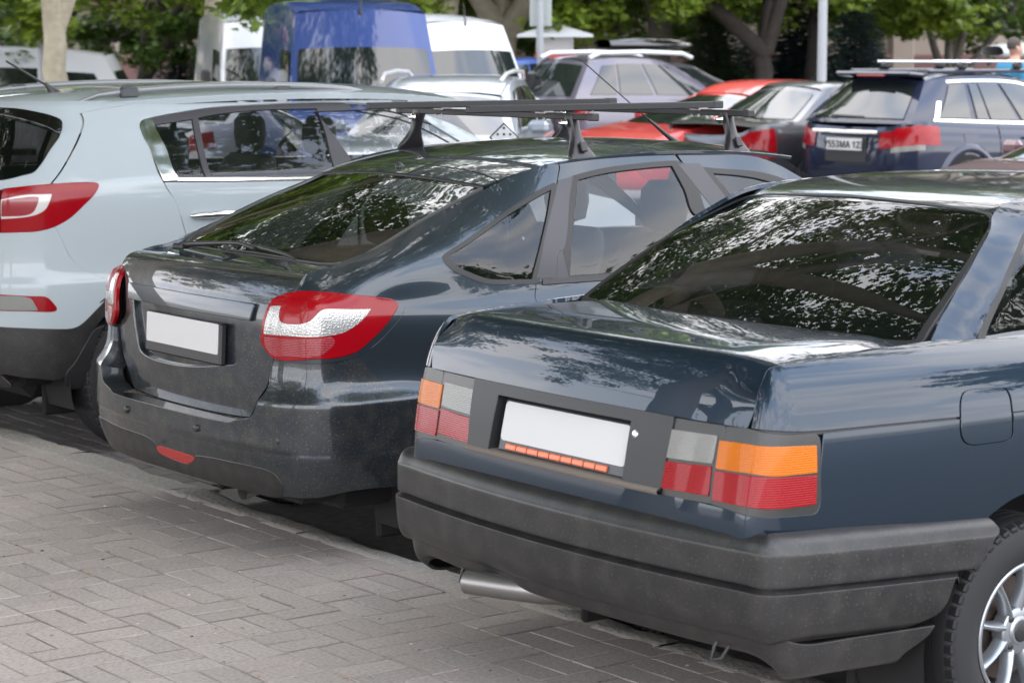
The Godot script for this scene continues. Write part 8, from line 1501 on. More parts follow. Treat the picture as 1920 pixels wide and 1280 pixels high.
func sedan_spec(m: Material, more := {}) -> Dictionary:
	var s := {"L": 4.5, "W": 1.76, "H": 1.46, "wr": 0.56, "m": m, "g": [0.17, 0.31, 0.50, 0.70], "top": [[0, 0.86], [0.015, 0.96], [0.05, 1.0], [0.17, 1.02], [0.3, 0.99], [0.6, 0.97], [0.72, 0.96], [0.9, 0.84], [0.975, 0.72], [1.0, 0.6]],
		"wins": wins4(), "lamps": [[0.42, 1.02, 0.62, 0.9, MT.red_lens, "tail_lamp"], [4.75, 5.3, 0.5, 0.85, MT.clear_lens, "headlamp"]], "axles": [-0.95, -3.6]}
	s.merge(more, true)
	return s

func suv_spec(m: Material, more := {}) -> Dictionary:
	var s := {"L": 4.65, "W": 1.82, "H": 1.70, "wr": 0.62, "m": m, "R": 0.35, "low": 0.28, "g": [0.02, 0.115, 0.50, 0.68], "top": [[0, 0.98], [0.01, 1.06], [0.05, 1.10], [0.3, 1.08], [0.6, 1.05], [0.72, 1.03], [0.9, 0.95], [0.975, 0.84], [1.0, 0.7]],
		"wins": [[0.09, 0.27, 0.14, 0.86, 0.05, 0.0], [0.29, 0.52, 0.14, 0.88, 0.0, 0.0], [0.545, 0.90, 0.14, 0.88, 0.0, -0.10]], "lamps": [[0.55, 1.05, 0.62, 0.92, MT.red_lens, "tail_lamp"], [4.9, 5.4, 0.5, 0.85, MT.clear_lens, "headlamp"]], "axles": [-0.95, -3.6]}
	s.merge(more, true)
	return s

func van_spec(m: Material, more := {}) -> Dictionary:
	var s := {"L": 5.6, "W": 2.0, "H": 2.46, "wr": 0.80, "m": m, "cat": "van", "R": 0.35, "low": 0.3, "rr": 0.15, "rf": 0.4, "g": [0.004, 0.012, 0.775, 0.865], "top": [[0, 1.16], [0.02, 1.18], [0.8, 1.16], [0.87, 1.14], [0.95, 1.02], [1.0, 0.80]], "no_rear": true,
		"front_win": [0.05, 0.62, 0.93], "wins": [[0.74, 0.945, 0.04, 0.56, 0.0, -0.01]], "lamps": [[0.75, 1.05, 0.5, 0.9, MT.red_lens, "tail_lamp"], [6.0, 6.5, 0.55, 0.9, MT.clear_lens, "headlamp"]], "axles": [-1.1, -4.6], "mirror": [1.32, -4.62], "mirror_m": MT.dark_plastic}
	s.merge(more, true)
	return s

func text_on(parent: Node, called: String, txt: String, size: float, at: Vector3, m: Material, depth := 0.004) -> void:
	var t := TextMesh.new()
	t.text = txt
	var f := SystemFont.new()
	f.font_names = PackedStringArray(["Droid Sans"])
	f.font_weight = 700
	t.font = f
	t.font_size = 64
	t.pixel_size = size / 64.0
	t.depth = depth
	var o := MeshInstance3D.new()
	o.name = called
	o.mesh = t
	o.material_override = m
	o.position = at
	parent.add_child(o, true)

func far_cars() -> void:
	# bearings are degrees left of the cars' heading, as seen from the pavement
	var wag := suv_spec(MT.navy_paint, {"L": 4.78, "W": 1.80, "H": 1.60, "R": 0.33, "rr": 0.34, "low": 0.25, "wr": 0.60, "g": [0.035, 0.125, 0.51, 0.685], "rear_win": [0.10, 0.90, 0.86], "glass": MT.far_glass_light,
		"top": [[0, 1.0], [0.015, 1.05], [0.05, 1.08], [0.3, 1.02], [0.6, 0.97], [0.72, 0.96], [0.9, 0.86], [0.975, 0.74], [1.0, 0.6]],
		"wins": [[0.13, 0.30, 0.14, 0.84, 0.055, 0.0], [0.335, 0.40, 0.14, 0.84, 0.0, 0.0], [0.41, 0.56, 0.14, 0.86, 0.0, 0.0], [0.585, 0.90, 0.14, 0.86, 0.0, -0.10]],
		"trim": [[0.105, 0.92, 0.06, 0.115], [0.17, 0.84, 0.88, 0.93], [0.108, 0.135, 0.07, 0.5]],
		"lamps": [[0.48, 0.66, 0.70, 0.93, MT.red_lens, "tail_lamp"], [0.665, 1.22, 0.70, 0.95, MT.red_lens, "tail_lamp"], [0.64, 1.0, 0.63, 0.70, MT.clear_lens, "reversing_lamp"], [5.0, 5.5, 0.5, 0.85, MT.clear_lens, "headlamp"]],
		"axles": [-0.98, -3.72], "handles": [-1.95, -2.9], "seams": [2.2, 3.1]})
	var c := bgcar("parked_estate_car", "dark navy estate car with chrome window trim and silver roof bars", spot(44.75, 25.2), 0.0, wag)
	var cb := MB.new()
	cb.box(Vector3(0, 0.955, 0.012), Vector3(0.98, 0.035, 0.02), 0.006)
	part(c, "tailgate_trim", cb, MT.chrome)
	var dk := MB.new()
	dk.box(Vector3(0, 0.76, -0.005), Vector3(0.62, 0.28, 0.02), 0.01)
	part(c, "plate_recess", dk, MT.black_trim)
	var pm := MB.new()
	plate_mesh(pm, Vector3(0, 0.82, 0.02), Basis.IDENTITY, 0.53, 0.13, 0.01, 0.012)
	var pl := part(c, "license_plate", pm, MT.plate_bright)
	text_on(pl, "lettering", "У553МА 123", 0.105, Vector3(0, 0.815, 0.028), MT.dark_plastic)
	var wp := MB.new()
	wp.box(Vector3(0.05, 1.12, 0.0), Vector3(0.46, 0.03, 0.03), 0.01, Basis(Vector3.BACK, -0.02))
	wp.box(Vector3(-0.15, 1.115, 0.01), Vector3(0.1, 0.05, 0.03), 0.01)
	part(c, "wiper", wp, MT.dark_plastic)
	var sp := MB.new()
	sp.box(Vector3(0, 1.565, -0.52), Vector3(1.12, 0.05, 0.28), 0.02, Basis(Vector3.RIGHT, -0.08))
	var spo := part(c, "roof_spoiler", sp, MT.navy_paint)
	var br := MB.new()
	br.box(Vector3(0, 1.553, -0.375), Vector3(0.42, 0.025, 0.02), 0.006)
	part(spo, "brake_lamp", br, MT.red_lens)
	for q in [1.0, -1.0]:
		var rl := MB.new()
		rl.box(Vector3(q * 0.57, 1.60, -1.65), Vector3(0.05, 0.045, 2.0), 0.015)
		part(c, "roof_rail", rl, MT.navy_paint)
		var fp := MB.new()
		var B := Basis(Vector3(0, 0, 1), Vector3(q, 0, 0), Vector3(0, 1, 0))
		fp.lathe([[0.40, 0.0], [0.41, 0.025], [0.46, 0.03], [0.50, 0.0]], B, Vector3(q * 0.895, 0.33, -0.98), 24, 0.0, PI)
		part(c, "arch_flare", fp, MT.navy_paint)
	var flp := MB.new()
	sheet(flp, func(t, v): return skin(wag, t, v, 1.0, 0.004), 1.62, 1.86, 0.55, 0.86, 4, 4)
	part(c, "fuel_flap", flp, MT.navy_paint)
	var rb := thing("roof_bars", "pair of silver crossbars on the navy estate car's roof rails", "roof bars", c.position)
	for z in [-1.2, -2.1]:
		var b := MB.new()
		b.box(Vector3(0, 1.70, z), Vector3(1.36, 0.028, 0.075), 0.012)
		part(rb, "crossbar", b, MT.bar_silver)
		for q in [1.0, -1.0]:
			var f := MB.new()
			f.box(Vector3(q * 0.57, 1.66, z), Vector3(0.09, 0.09, 0.13), 0.03)
			part(rb, "foot", f, MT.dark_plastic)
	bgcar("parked_saloon", "dark grey saloon with a red tail lamp beside the navy estate car", spot(48.3, 26.5), 0.0, sedan_spec(MT.slate_paint, {"glass": MT.far_glass_light, "lamps": [[0.40, 1.05, 0.5, 0.93, MT.red_lens, "tail_lamp"], [4.75, 5.3, 0.5, 0.85, MT.clear_lens, "headlamp"]]}))
	bgcar("parked_hatchback", "bright red car facing the camera between grey cars", spot(51.0, 27.0) + Vector3(0, 0, -4.4), PI, sedan_spec(MT.red_paint, {"g": [0.05, 0.2, 0.52, 0.74]}))
	var su := bgcar("parked_suv", "grey violet off-roader with a white roof rail", spot(52.4, 35.0), 0.0, suv_spec(MT.violet_paint, {"H": 1.74, "glass": MT.far_glass}))
	for q in [1.0, -1.0]:
		var rl := MB.new()
		rl.tube([Vector3(q * 0.60, 1.70, -0.55), Vector3(q * 0.61, 1.775, -0.75), Vector3(q * 0.61, 1.79, -1.6), Vector3(q * 0.61, 1.765, -2.4), Vector3(q * 0.60, 1.70, -2.6)], 0.035, 8)
		part(su, "roof_rail", rl, MT.van_white)
	var bx := thing("roof_box", "glossy black roof box above the grey violet off-roader", "roof box", spot(51.2, 41.0), 0.0)
	roof_box(bx, Vector3(0, 1.78, -1.4), MT.gloss_black)
	bgcar("parked_suv", "dark car carrying the black roof box behind the off-roader", spot(51.2, 41.0), 0.0, suv_spec(MT.slate_paint, {"H": 1.62}))
	bgcar("parked_suv", "royal blue estate car beside the white van's bonnet", spot(54.2, 43.0), 0.0, suv_spec(MT.royal_paint, {"H": 1.68}))
	# vans face the camera
	var v1 := spot(56.4, 26.5)
	van_front("panel_van", "blue high roof van facing the camera behind the white crossover", v1, 64.0, van_spec(MT.van_blue, {"glass": MT.screen_glass, "group": "vans in the car park"}))
	van_front("panel_van", "white van whose bonnet shows right of the blue van", spot(53.1, 34.0), 88.0, van_spec(MT.van_white, {"glass": MT.far_glass, "group": "vans in the car park", "H": 2.4}))
	van_front("panel_van", "white van whose side shows left of the blue van", spot(58.7, 37.0), 66.0, van_spec(MT.van_white, {"group": "vans in the car park"}))
	var mb_at := spot(61.2, 47.0)
	mb_at.y = lot_y(mb_at)
	van_front("minibus", "long white minibus with dark side windows behind the left tree trunk", mb_at, 148.0, van_spec(MT.van_white, {"L": 6.4, "H": 2.45, "group": "", "wins": [[0.05, 0.74, 0.30, 0.70, 0.0, 0.0], [0.79, 0.935, 0.10, 0.66, 0.0, -0.01]], "front_win": [0.05, 0.72, 0.93]}))
	# pale roofs above the crossover
	for q in [["white saloon roof just right of the left tree trunk", 62.0, 31.0, 20.0], ["white saloon roof between the left tree and the vans", 60.1, 32.0, 15.0], ["white saloon at the left edge, its windscreen showing", 65.4, 24.5, 160.0]]:
		var p := spot(q[1], q[2])
		p.y = lot_y(p)
		bgcar("parked_saloon", q[0], p, deg_to_rad(q[3]), sedan_spec(MT.van_white, {}))
	var sv := spot(54.75, 22.3)
	var sc := bgcar("parked_suv", "silver grey car facing the camera behind the roof rack", sv + Vector3(-sin(deg_to_rad(46.0)), 0, -cos(deg_to_rad(46.0))) * 2.4, PI + deg_to_rad(46.0), suv_spec(MT.silver_paint, {"H": 1.58, "glass": MT.screen_glass}))
	for q in [1.0, -1.0]:
		var rl := MB.new()
		rl.tube([Vector3(q * 0.58, 1.54, -0.6), Vector3(q * 0.60, 1.61, -0.8), Vector3(q * 0.60, 1.625, -1.5), Vector3(q * 0.60, 1.60, -2.2), Vector3(q * 0.58, 1.53, -2.45)], 0.022, 8)
		part(sc, "roof_rail", rl, MT.van_white)
	bgcar("parked_saloon", "burgundy car at the right edge with its bonnet towards the camera", spot(42.2, 17.6) + Vector3(0, 0, -4.5), PI, sedan_spec(MT.burgundy_paint, {"glass": MT.screen_glass}))
	var wc := spot(42.0, 38.0)
	bgcar("parked_estate_car", "white estate car under a pale grey roof box at the right edge", wc, 0.0, suv_spec(MT.van_white, {"H": 1.52, "g": [0.03, 0.13, 0.52, 0.7]}))
	var bx2 := thing("roof_box", "pale grey roof box on the white estate car", "roof box", wc, 0.0)
	roof_box(bx2, Vector3(0, 1.66, -1.75), MT.box_grey)

func van_front(called: String, label: String, front: Vector3, heading: float, s: Dictionary) -> void:
	# heading: degrees that the van's nose points right of +z
	var a := deg_to_rad(heading)
	var f := Vector3(sin(a), 0, cos(a))
	var c := bgcar(called, label, front - f * s.L, PI + a, s)
	var g := MB.new()
	g.box(Vector3(0, 0.72, -s.L - 0.002), Vector3(1.2, 0.28, 0.05), 0.03)
	part(c, "grille", g, MT.black_trim)
	var b := MB.new()
	b.box(Vector3(0, 0.42, -s.L + 0.02), Vector3(1.85, 0.26, 0.25), 0.08)
	part(c, "bumper", b, MT.bumper_dark)
	var an := MB.new()
	an.tube([Vector3(0.02, s.H - 0.22, -s.L * 0.80), Vector3(0.02, s.H - 0.17, -s.L * 0.805), Vector3(0.0, s.H + 0.12, -s.L * 0.79)], [0.035, 0.014, 0.006], 8)
	part(c, "aerial", an, MT.dark_plastic)

func roof_box(t: Node3D, c: Vector3, m: Material) -> void:
	var sh := MB.new()
	var rows := []
	for i in 15:
		var f := i / 14.0
		var w := 0.40 * pow(sin(clampf(f * 0.9 + 0.08, 0, 1) * PI), 0.35)
		var h := 0.34 * pow(sin(clampf(f * 0.8 + 0.14, 0, 1) * PI), 0.6)
		var ring := []
		for k in 18:
			var a := TAU * k / 18
			var yy := sin(a)
			ring.append(c + Vector3(w * signf(cos(a)) * pow(absf(cos(a)), 0.5), h * 0.5 * (yy if yy > 0 else yy * 0.5) + 0.12, (0.5 - f) * 2.0))
		rows.append(ring)
	sh.grid(rows, true)
	part(t, "shell", sh, m)
	for z in [-0.45, 0.45]:
		var b := MB.new()
		b.box(c + Vector3(0, -0.02, z), Vector3(1.2, 0.03, 0.06), 0.01)
		part(t, "crossbar", b, MT.dark_plastic)
		for q in [-1.0, 1.0]:
			var f := MB.new()
			f.box(c + Vector3(q * 0.55, -0.06, z), Vector3(0.06, 0.1, 0.08), 0.02)
			part(t, "foot", f, MT.dark_plastic)

# ---------------------------------------------------------------- buildings, posts, signs
func surroundings() -> void:
	var fw := Vector3(-sin(deg_to_rad(53.0)), 0, -cos(deg_to_rad(53.0)))
	var rt := Vector3(cos(deg_to_rad(53.0)), 0, -sin(deg_to_rad(53.0)))
	var B := Basis(rt, Vector3.UP, -fw)
	var bld := thing("building", "long beige building with a red brown plinth behind the trees", "building", fw * 74.0, 0.0)
	var w := MB.new()
	w.box(rt * 6.0 + Vector3(0, 5.2, 0) + fw * 3.0, Vector3(74, 10.4, 6), 0.05, B)
	part(bld, "wall", w, MT.beige_wall)
	var pl := MB.new()
	pl.box(rt * 6.0 + Vector3(0, 0.7, 0) - fw * 0.06, Vector3(74.2, 1.9, 0.3), 0.04, B)
	part(bld, "plinth", pl, MT.plinth_red)
	var bd := MB.new()
	bd.box(rt * 6.0 + Vector3(0, 3.35, 0) - fw * 0.08, Vector3(74.2, 0.35, 0.3), 0.04, B)
	part(bld, "string_course", bd, MT.plinth_red)
	for k in 13:
		var x := -28.0 + k * 5.4
		var f := MB.new()
		f.box(rt * x + Vector3(0, 5.6, 0) - fw * 0.03, Vector3(1.9, 2.6, 0.2), 0.03, B)
		var fr := part(bld, "window", f, MT.van_white)
		var g := MB.new()
		for s in [-0.44, 0.44]:
			g.box(rt * (x + s) + Vector3(0, 5.6, 0) - fw * 0.14, Vector3(0.78, 2.4, 0.04), 0.0, B)
		part(fr, "pane", g, MT.far_glass)
		var pp := MB.new()
		pp.box(rt * (x + 2.7) + Vector3(0, 4.9, 0) - fw * 0.08, Vector3(0.7, 9.9, 0.35), 0.04, B)
		part(bld, "pilaster", pp, MT.beige_wall)
	# lamp posts
	for q in [[45.35, 36.0, "pale grey lamp post right of centre, behind the dark saloon", 0.075], [44.05, 61.0, "thin grey pole between the spruce and the right tree", 0.10], [64.5, 40.0, "white pole beside the left tree trunk", 0.09]]:
		var p := spot(q[1 - 1], q[1])
		p.y = lot_y(p)
		var t := thing("lamp_post", q[2], "lamp post", p, 0.0, "posts in the car park")
		var mb := MB.new()
		mb.tube([Vector3(0, 0, 0), Vector3(0, 1.0, 0), Vector3(0, 1.02, 0), Vector3(0, 7.5, 0)], [q[3] * 1.5, q[3] * 1.5, q[3], q[3] * 0.7], 14)
		part(t, "post", mb, MT.post_grey)
		var arm := MB.new()
		arm.tube([Vector3(0, 7.4, 0), Vector3(0.4, 7.8, -0.5), Vector3(0.9, 7.9, -1.1)], 0.04, 8)
		part(t, "arm", arm, MT.post_grey)
		var hd := MB.new()
		hd.box(Vector3(1.1, 7.88, -1.35), Vector3(0.3, 0.12, 0.6), 0.04, Basis(Vector3.UP, 0.7))
		part(t, "lantern", hd, MT.post_grey)
	var sg := spot(52.3, 38.0)
	var st := thing("road_sign", "grey back of a tall sign on a steel pole above the blue car", "sign", sg)
	var pm := MB.new()
	pm.tube([Vector3(0, 0, 0), Vector3(0, 4.2, 0)], 0.055, 12)
	part(st, "pole", pm, MT.post_grey)
	var bm := MB.new()
	bm.box(Vector3(-0.12, 2.85, -0.1) - fw * 0.02, Vector3(0.36, 1.3, 0.03), 0.01, B)
	part(st, "board", bm, MT.sign_grey)
	# small kiosk
	var kp := spot(51.95, 50.0)
	var k := thing("kiosk", "small white kiosk with a red sign band under the road sign", "kiosk", kp)
	var kw := MB.new()
	kw.box(Vector3(0, 0.75, 0), Vector3(0.9, 1.5, 0.9), 0.02, B)
	part(k, "wall", kw, MT.van_white)
	var kr := MB.new()
	kr.box(Vector3(0, 1.63, 0) - fw * 0.04, Vector3(0.86, 0.22, 0.95), 0.02, B)
	part(k, "sign_band", kr, MT.sign_red)
	var ke := MB.new()
	ke.box(Vector3(0, 1.92, 0), Vector3(0.80, 0.36, 0.80), 0.02, B)
	part(k, "upper_wall", ke, MT.van_white)
	var ro := MB.new()
	var rows := []
	for a in [[2.08, 0.82], [2.14, 0.80], [2.36, 0.10], [2.37, 0.0]]:
		var ring := []
		for i in 4:
			var d: Vector3 = (rt * [1, 1, -1, -1][i] + fw * [1, -1, -1, 1][i]) * a[1]
			ring.append(Vector3(d.x, a[0], d.z))
		rows.append(ring)
	for i in 3:
		for j in 4:
			ro.flat([rows[i][j], rows[i][(j + 1) % 4], rows[i + 1][(j + 1) % 4], rows[i + 1][j]], (Vector3(rows[i][j].x + rows[i][(j + 1) % 4].x, 1.2, rows[i][j].z + rows[i][(j + 1) % 4].z)).normalized())
	part(k, "roof", ro, MT.van_white)
	# chequered lozenge sticking up behind the liftback's roof
	var lz := spot(53.2, 13.5)
	var ls := thing("lozenge_sign", "small white lozenge with dark dots above the liftback's roof", "sign", lz)
	var lm := MB.new()
	var d45 := B * Basis(Vector3.BACK, PI / 4)
	lm.box(Vector3(0, 1.33, 0), Vector3(0.125, 0.125, 0.012), 0.002, d45)
	part(ls, "border", lm, MT.dark_plastic)
	var li := MB.new()
	li.box(Vector3(0, 1.33, 0) - fw * 0.006, Vector3(0.108, 0.108, 0.012), 0.002, d45)
	part(ls, "face", li, MT.van_white)
	var ld := MB.new()
	for i in 4:
		for j in 4:
			if (i + j) % 2 == 0:
				ld.box(Vector3(0, 1.33, 0) - fw * 0.013 + d45 * Vector3((i - 1.5) * 0.026, (j - 1.5) * 0.026, 0), Vector3(0.014, 0.014, 0.004), 0.001, d45)
	part(ls, "dots", ld, MT.dark_plastic)
	var lp_ := MB.new()
	lp_.tube([Vector3(0, 0, 0), Vector3(0, 1.26, 0)], 0.012, 8)
	part(ls, "stake", lp_, MT.dark_plastic)

func woods() -> void:
	var sp := leaf_mesh(8, 0.15, 3)
	var sp2 := leaf_mesh(7, 0.18, 4)
	var near := leaf_mesh(7, 0.13, 9)
	var lm: Material = MT.leaf_mid
	var ll: Material = MT.leaf_light
	var ld: Material = MT.leaf_dark
	# in view, behind the car park
	var L := [
		["pale plane tree trunk forking low at the far left", 64.2, 38.0, 2.6, 18.0, 0.24, 5.2, 2.5, 5372, ll, MT.bark_pale, 3],
		["straight pale trunk left of the vans", 60.2, 46.0, 4.5, 19.6, 0.21, 5.9, 2.6, 6198, ll, MT.bark_pale, 4],
		["thick mottled plane tree trunk right of the blue van", 54.6, 52.0, 4.0, 21.2, 0.46, 7.4, 2.7, 7438, ll, MT.bark_pale, 3],
		["broad plane tree with low limbs behind the blue car", 53.2, 54.0, 2.4, 18.8, 0.42, 6.6, 2.0, 7438, ll, MT.bark_pale, 5],
		["dark trunk tree just right of the kiosk", 50.3, 58.0, 4.2, 20.4, 0.22, 5.9, 2.1, 6612, lm, MT.bark_dark, 4],
		["stout straight trunk behind the grey violet off-roader", 49.0, 57.0, 5.0, 18.0, 0.34, 5.9, 2.7, 6198, ll, MT.bark_grey, 4],
		["dark forked tree left of the pale grey lamp post", 46.75, 54.0, 1.9, 19.6, 0.28, 5.5, 2.0, 7025, ll, MT.bark_dark, 4],
		["slim dark tree right behind the pale grey lamp post", 45.55, 57.0, 3.0, 21.2, 0.2, 5.2, 2.1, 6198, ll, MT.bark_dark, 3],
		["leafy tree above the spruces right of the lamp post", 44.2, 58.0, 4.0, 18.8, 0.35, 5.2, 1.9, 6612, ll, MT.bark_grey, 4],
		["many stemmed tree behind the pale roof box", 42.3, 60.0, 0.8, 20.4, 0.16, 5.5, 2.1, 6198, ll, MT.bark_grey, 6],
		["dark tree at the right edge of the picture", 40.4, 62.0, 2.5, 18.0, 0.2, 5.5, 1.8, 6198, lm, MT.bark_dark, 4],
		["dense dark tree left of the straight pale trunk", 62.0, 58.0, 2.2, 19.6, 0.26, 6.1, 1.9, 9091, ld, MT.bark_dark, 4],
		["dark leafy tree behind the minibus", 64.6, 60.0, 2.2, 21.2, 0.28, 7.0, 1.8, 9918, ld, MT.bark_dark, 4],
		["dark leafy tree behind the left of the vans", 58.6, 60.0, 2.4, 18.8, 0.25, 6.7, 2.0, 9091, ld, MT.bark_dark, 4],
		["dark tree filling the gap behind the road sign", 52.0, 66.0, 2.4, 20.4, 0.25, 7.4, 1.7, 9091, ld, MT.bark_dark, 4],
		["dark tree behind the thick mottled plane tree", 55.8, 66.0, 2.4, 18.0, 0.25, 7.4, 2.0, 9091, ld, MT.bark_dark, 4],
		["shaded tree behind the stout straight trunk", 48.3, 68.0, 2.6, 19.6, 0.22, 6.1, 2.3, 6612, lm, MT.bark_dark, 4],
		["tree beyond the right edge of the picture", 36.5, 50.0, 3.0, 21.2, 0.26, 5.8, 2.0, 3770, lm, MT.bark_dark, 4],
		["second tree beyond the right edge", 32.0, 47.0, 3.0, 18.8, 0.26, 5.8, 2.0, 3770, lm, MT.bark_dark, 4],
		["third tree beyond the right edge", 27.0, 48.0, 3.0, 20.4, 0.26, 5.8, 2.0, 3770, lm, MT.bark_dark, 4],
		["fourth tree beyond the right edge", 21.0, 50.0, 3.0, 18.0, 0.26, 5.8, 2.0, 3770, lm, MT.bark_dark, 4],
		["tree beyond the left edge of the picture", 69.0, 48.0, 3.0, 19.6, 0.26, 5.8, 2.0, 3770, lm, MT.bark_dark, 4],
		["second tree beyond the left edge", 74.0, 46.0, 3.0, 21.2, 0.26, 5.8, 2.0, 3770, lm, MT.bark_dark, 4],
	]
	for i in L.size():
		var q: Array = L[i]
		var p := spot(q[1], q[2])
		p.y = lot_y(p)
		tree(q[0], p, q[3], q[4], q[5], q[6], q[7], q[8], sp if i % 2 else sp2, q[9], q[10], 100 + i * 7, "trees around the car park", Vector3.ZERO, q[11])
	for q in [["green spruce left of the dark forked tree", 47.95, 56.0, 3.6, 1.25, MT.spruce_green], ["small blue spruce under the dark forked tree", 47.2, 57.5, 2.2, 0.9, MT.spruce_blue], ["blue spruce between the dark forked tree and the lamp post", 46.0, 59.0, 4.2, 1.35, MT.spruce_blue], ["dark blue spruce right of the lamp post", 44.55, 55.0, 3.8, 1.15, MT.spruce_blue], ["blue spruce behind the left trees", 61.2, 64.0, 4.0, 1.3, MT.spruce_blue], ["spruce beside the straight pale trunk", 60.6, 62.0, 3.0, 1.2, MT.spruce_green]]:
		var p := spot(q[1], q[2])
		p.y = lot_y(p)
		conifer(q[0], p, q[3], q[4], q[5], int(q[1] * 10))
	# the plane trees over the pavement, out of frame, that shade the cars and show in their glass
	var N := [
		["plane tree on the pavement left of the white crossover", Vector3(-12.0, 0.1, -1.4), 4.4, 13.5, 0.3, 7.0, 4.6, 12150],
		["plane tree further left along the pavement", Vector3(-20.5, 0.1, -2.2), 4.0, 14.0, 0.32, 7.0, 3.6, 9450],
		["plane tree far left along the pavement", Vector3(-30.0, 0.1, -2.2), 4.0, 13.0, 0.32, 7.0, 3.2, 5400],
		["plane tree at the left end of the parking row", Vector3(-22.5, 0, -8.6), 4.4, 14.0, 0.32, 6.5, 4.6, 8100],
		["plane tree leaning over the parking row", Vector3(-8.5, 0.1, 0.8), 5.2, 14.5, 0.3, 6.5, 6.0, 9450],
		["plane tree on the pavement left of the photographer", Vector3(-5.5, 0.1, 3.4), 4.6, 13.0, 0.3, 6.0, 5.0, 8100],
		["plane tree far behind the photographer", Vector3(-15.0, 0.1, 9.5), 4.0, 12.0, 0.3, 6.0, 3.4, 4860],
		["plane tree on the right beyond the parking row", Vector3(2.4, 0, -13.2), 3.2, 7.6, 0.18, 3.0, 3.3, 2970],
	]
	for i in N.size():
		var q: Array = N[i]
		tree(q[0], q[1], q[2], q[3], q[4], q[5], q[6], q[7], near, lm if i % 2 else ll, MT.bark_pale, 500 + i * 11, "plane trees over the pavement", Vector3(2.2, 0, -4.6) if i == 0 else Vector3.ZERO, 6 if i == 0 else 5)
# ---------------------------------------------------------------- figure: distance field of tapered bones, meshed as surface nets
func field(bones: Array, p: Vector3, k: float) -> float:
	var d := 9.0
	for b in bones:
		var pa: Vector3 = p - b[0]
		var ba: Vector3 = b[1] - b[0]
		var h := clampf(pa.dot(ba) / maxf(ba.length_squared(), 1e-9), 0.0, 1.0)
		var q := pa - ba * h
		var sc: Vector3 = b[4] if b.size() > 4 else Vector3.ONE
		var e := (q / sc).length() - lerpf(b[2], b[3], h)
		var m := maxf(k - absf(d - e), 0.0) / k
		d = minf(d, e) - m * m * k * 0.25
	return d

func net(bones: Array, cell: float, k: float, cut = null) -> MB:
	var lo := Vector3.ONE * 99
	var hi := -lo
	for b in bones:
		var r: float = maxf(b[2], b[3]) * 1.4 + cell * 2
		lo = lo.min(b[0] - Vector3.ONE * r).min(b[1] - Vector3.ONE * r)
		hi = hi.max(b[0] + Vector3.ONE * r).max(b[1] + Vector3.ONE * r)
	var n := Vector3i(((hi - lo) / cell).ceil()) + Vector3i.ONE
	var F := PackedFloat32Array()
	F.resize(n.x * n.y * n.z)
	var i := 0
	for z in n.z:
		for y in n.y:
			for x in n.x:
				var p := lo + Vector3(x, y, z) * cell
				var v := field(bones, p, k)
				if cut != null:
					v = maxf(v, cut.call(p))
				F[i] = v
				i += 1
	var mb := MB.new()
	var ids := {}
	var at := func(x: int, y: int, z: int) -> int: return (z * n.y + y) * n.x + x
	for z in n.z - 1:
		for y in n.y - 1:
			for x in n.x - 1:
				var base: int = at.call(x, y, z)
				var s := 0
				var acc := Vector3.ZERO
				var c := [F[base], F[base + 1], F[base + n.x], F[base + n.x + 1], F[base + n.x * n.y], F[base + n.x * n.y + 1], F[base + n.x * n.y + n.x], F[base + n.x * n.y + n.x + 1]]
				for e in [[0, 1], [2, 3], [4, 5], [6, 7], [0, 2], [1, 3], [4, 6], [5, 7], [0, 4], [1, 5], [2, 6], [3, 7]]:
					if (c[e[0]] < 0) != (c[e[1]] < 0):
						var f: float = c[e[0]] / (c[e[0]] - c[e[1]])
						var a := Vector3(e[0] & 1, (e[0] >> 1) & 1, e[0] >> 2)
						var b := Vector3(e[1] & 1, (e[1] >> 1) & 1, e[1] >> 2)
						acc += a.lerp(b, f)
						s += 1
				if s:
					var p := lo + (Vector3(x, y, z) + acc / s) * cell
					var g := Vector3(c[1] + c[3] + c[5] + c[7] - c[0] - c[2] - c[4] - c[6], c[2] + c[3] + c[6] + c[7] - c[0] - c[1] - c[4] - c[5], c[4] + c[5] + c[6] + c[7] - c[0] - c[1] - c[2] - c[3])
					ids[base] = mb.vert(p, g.normalized())
	for z in range(1, n.z - 1):
		for y in range(1, n.y - 1):
			for x in range(1, n.x - 1):
				var b: int = at.call(x, y, z)
				for ax in 3:
					var st: int = [1, n.x, n.x * n.y][ax]
					if (F[b] < 0) != (F[b + st] < 0):
						var u: int = [n.x, n.x * n.y, 1][ax]
						var v: int = [n.x * n.y, 1, n.x][ax]
						if ids.has(b) and ids.has(b - u) and ids.has(b - u - v) and ids.has(b - v):
							mb.quad(ids[b], ids[b - u], ids[b - u - v], ids[b - v])
	return mb

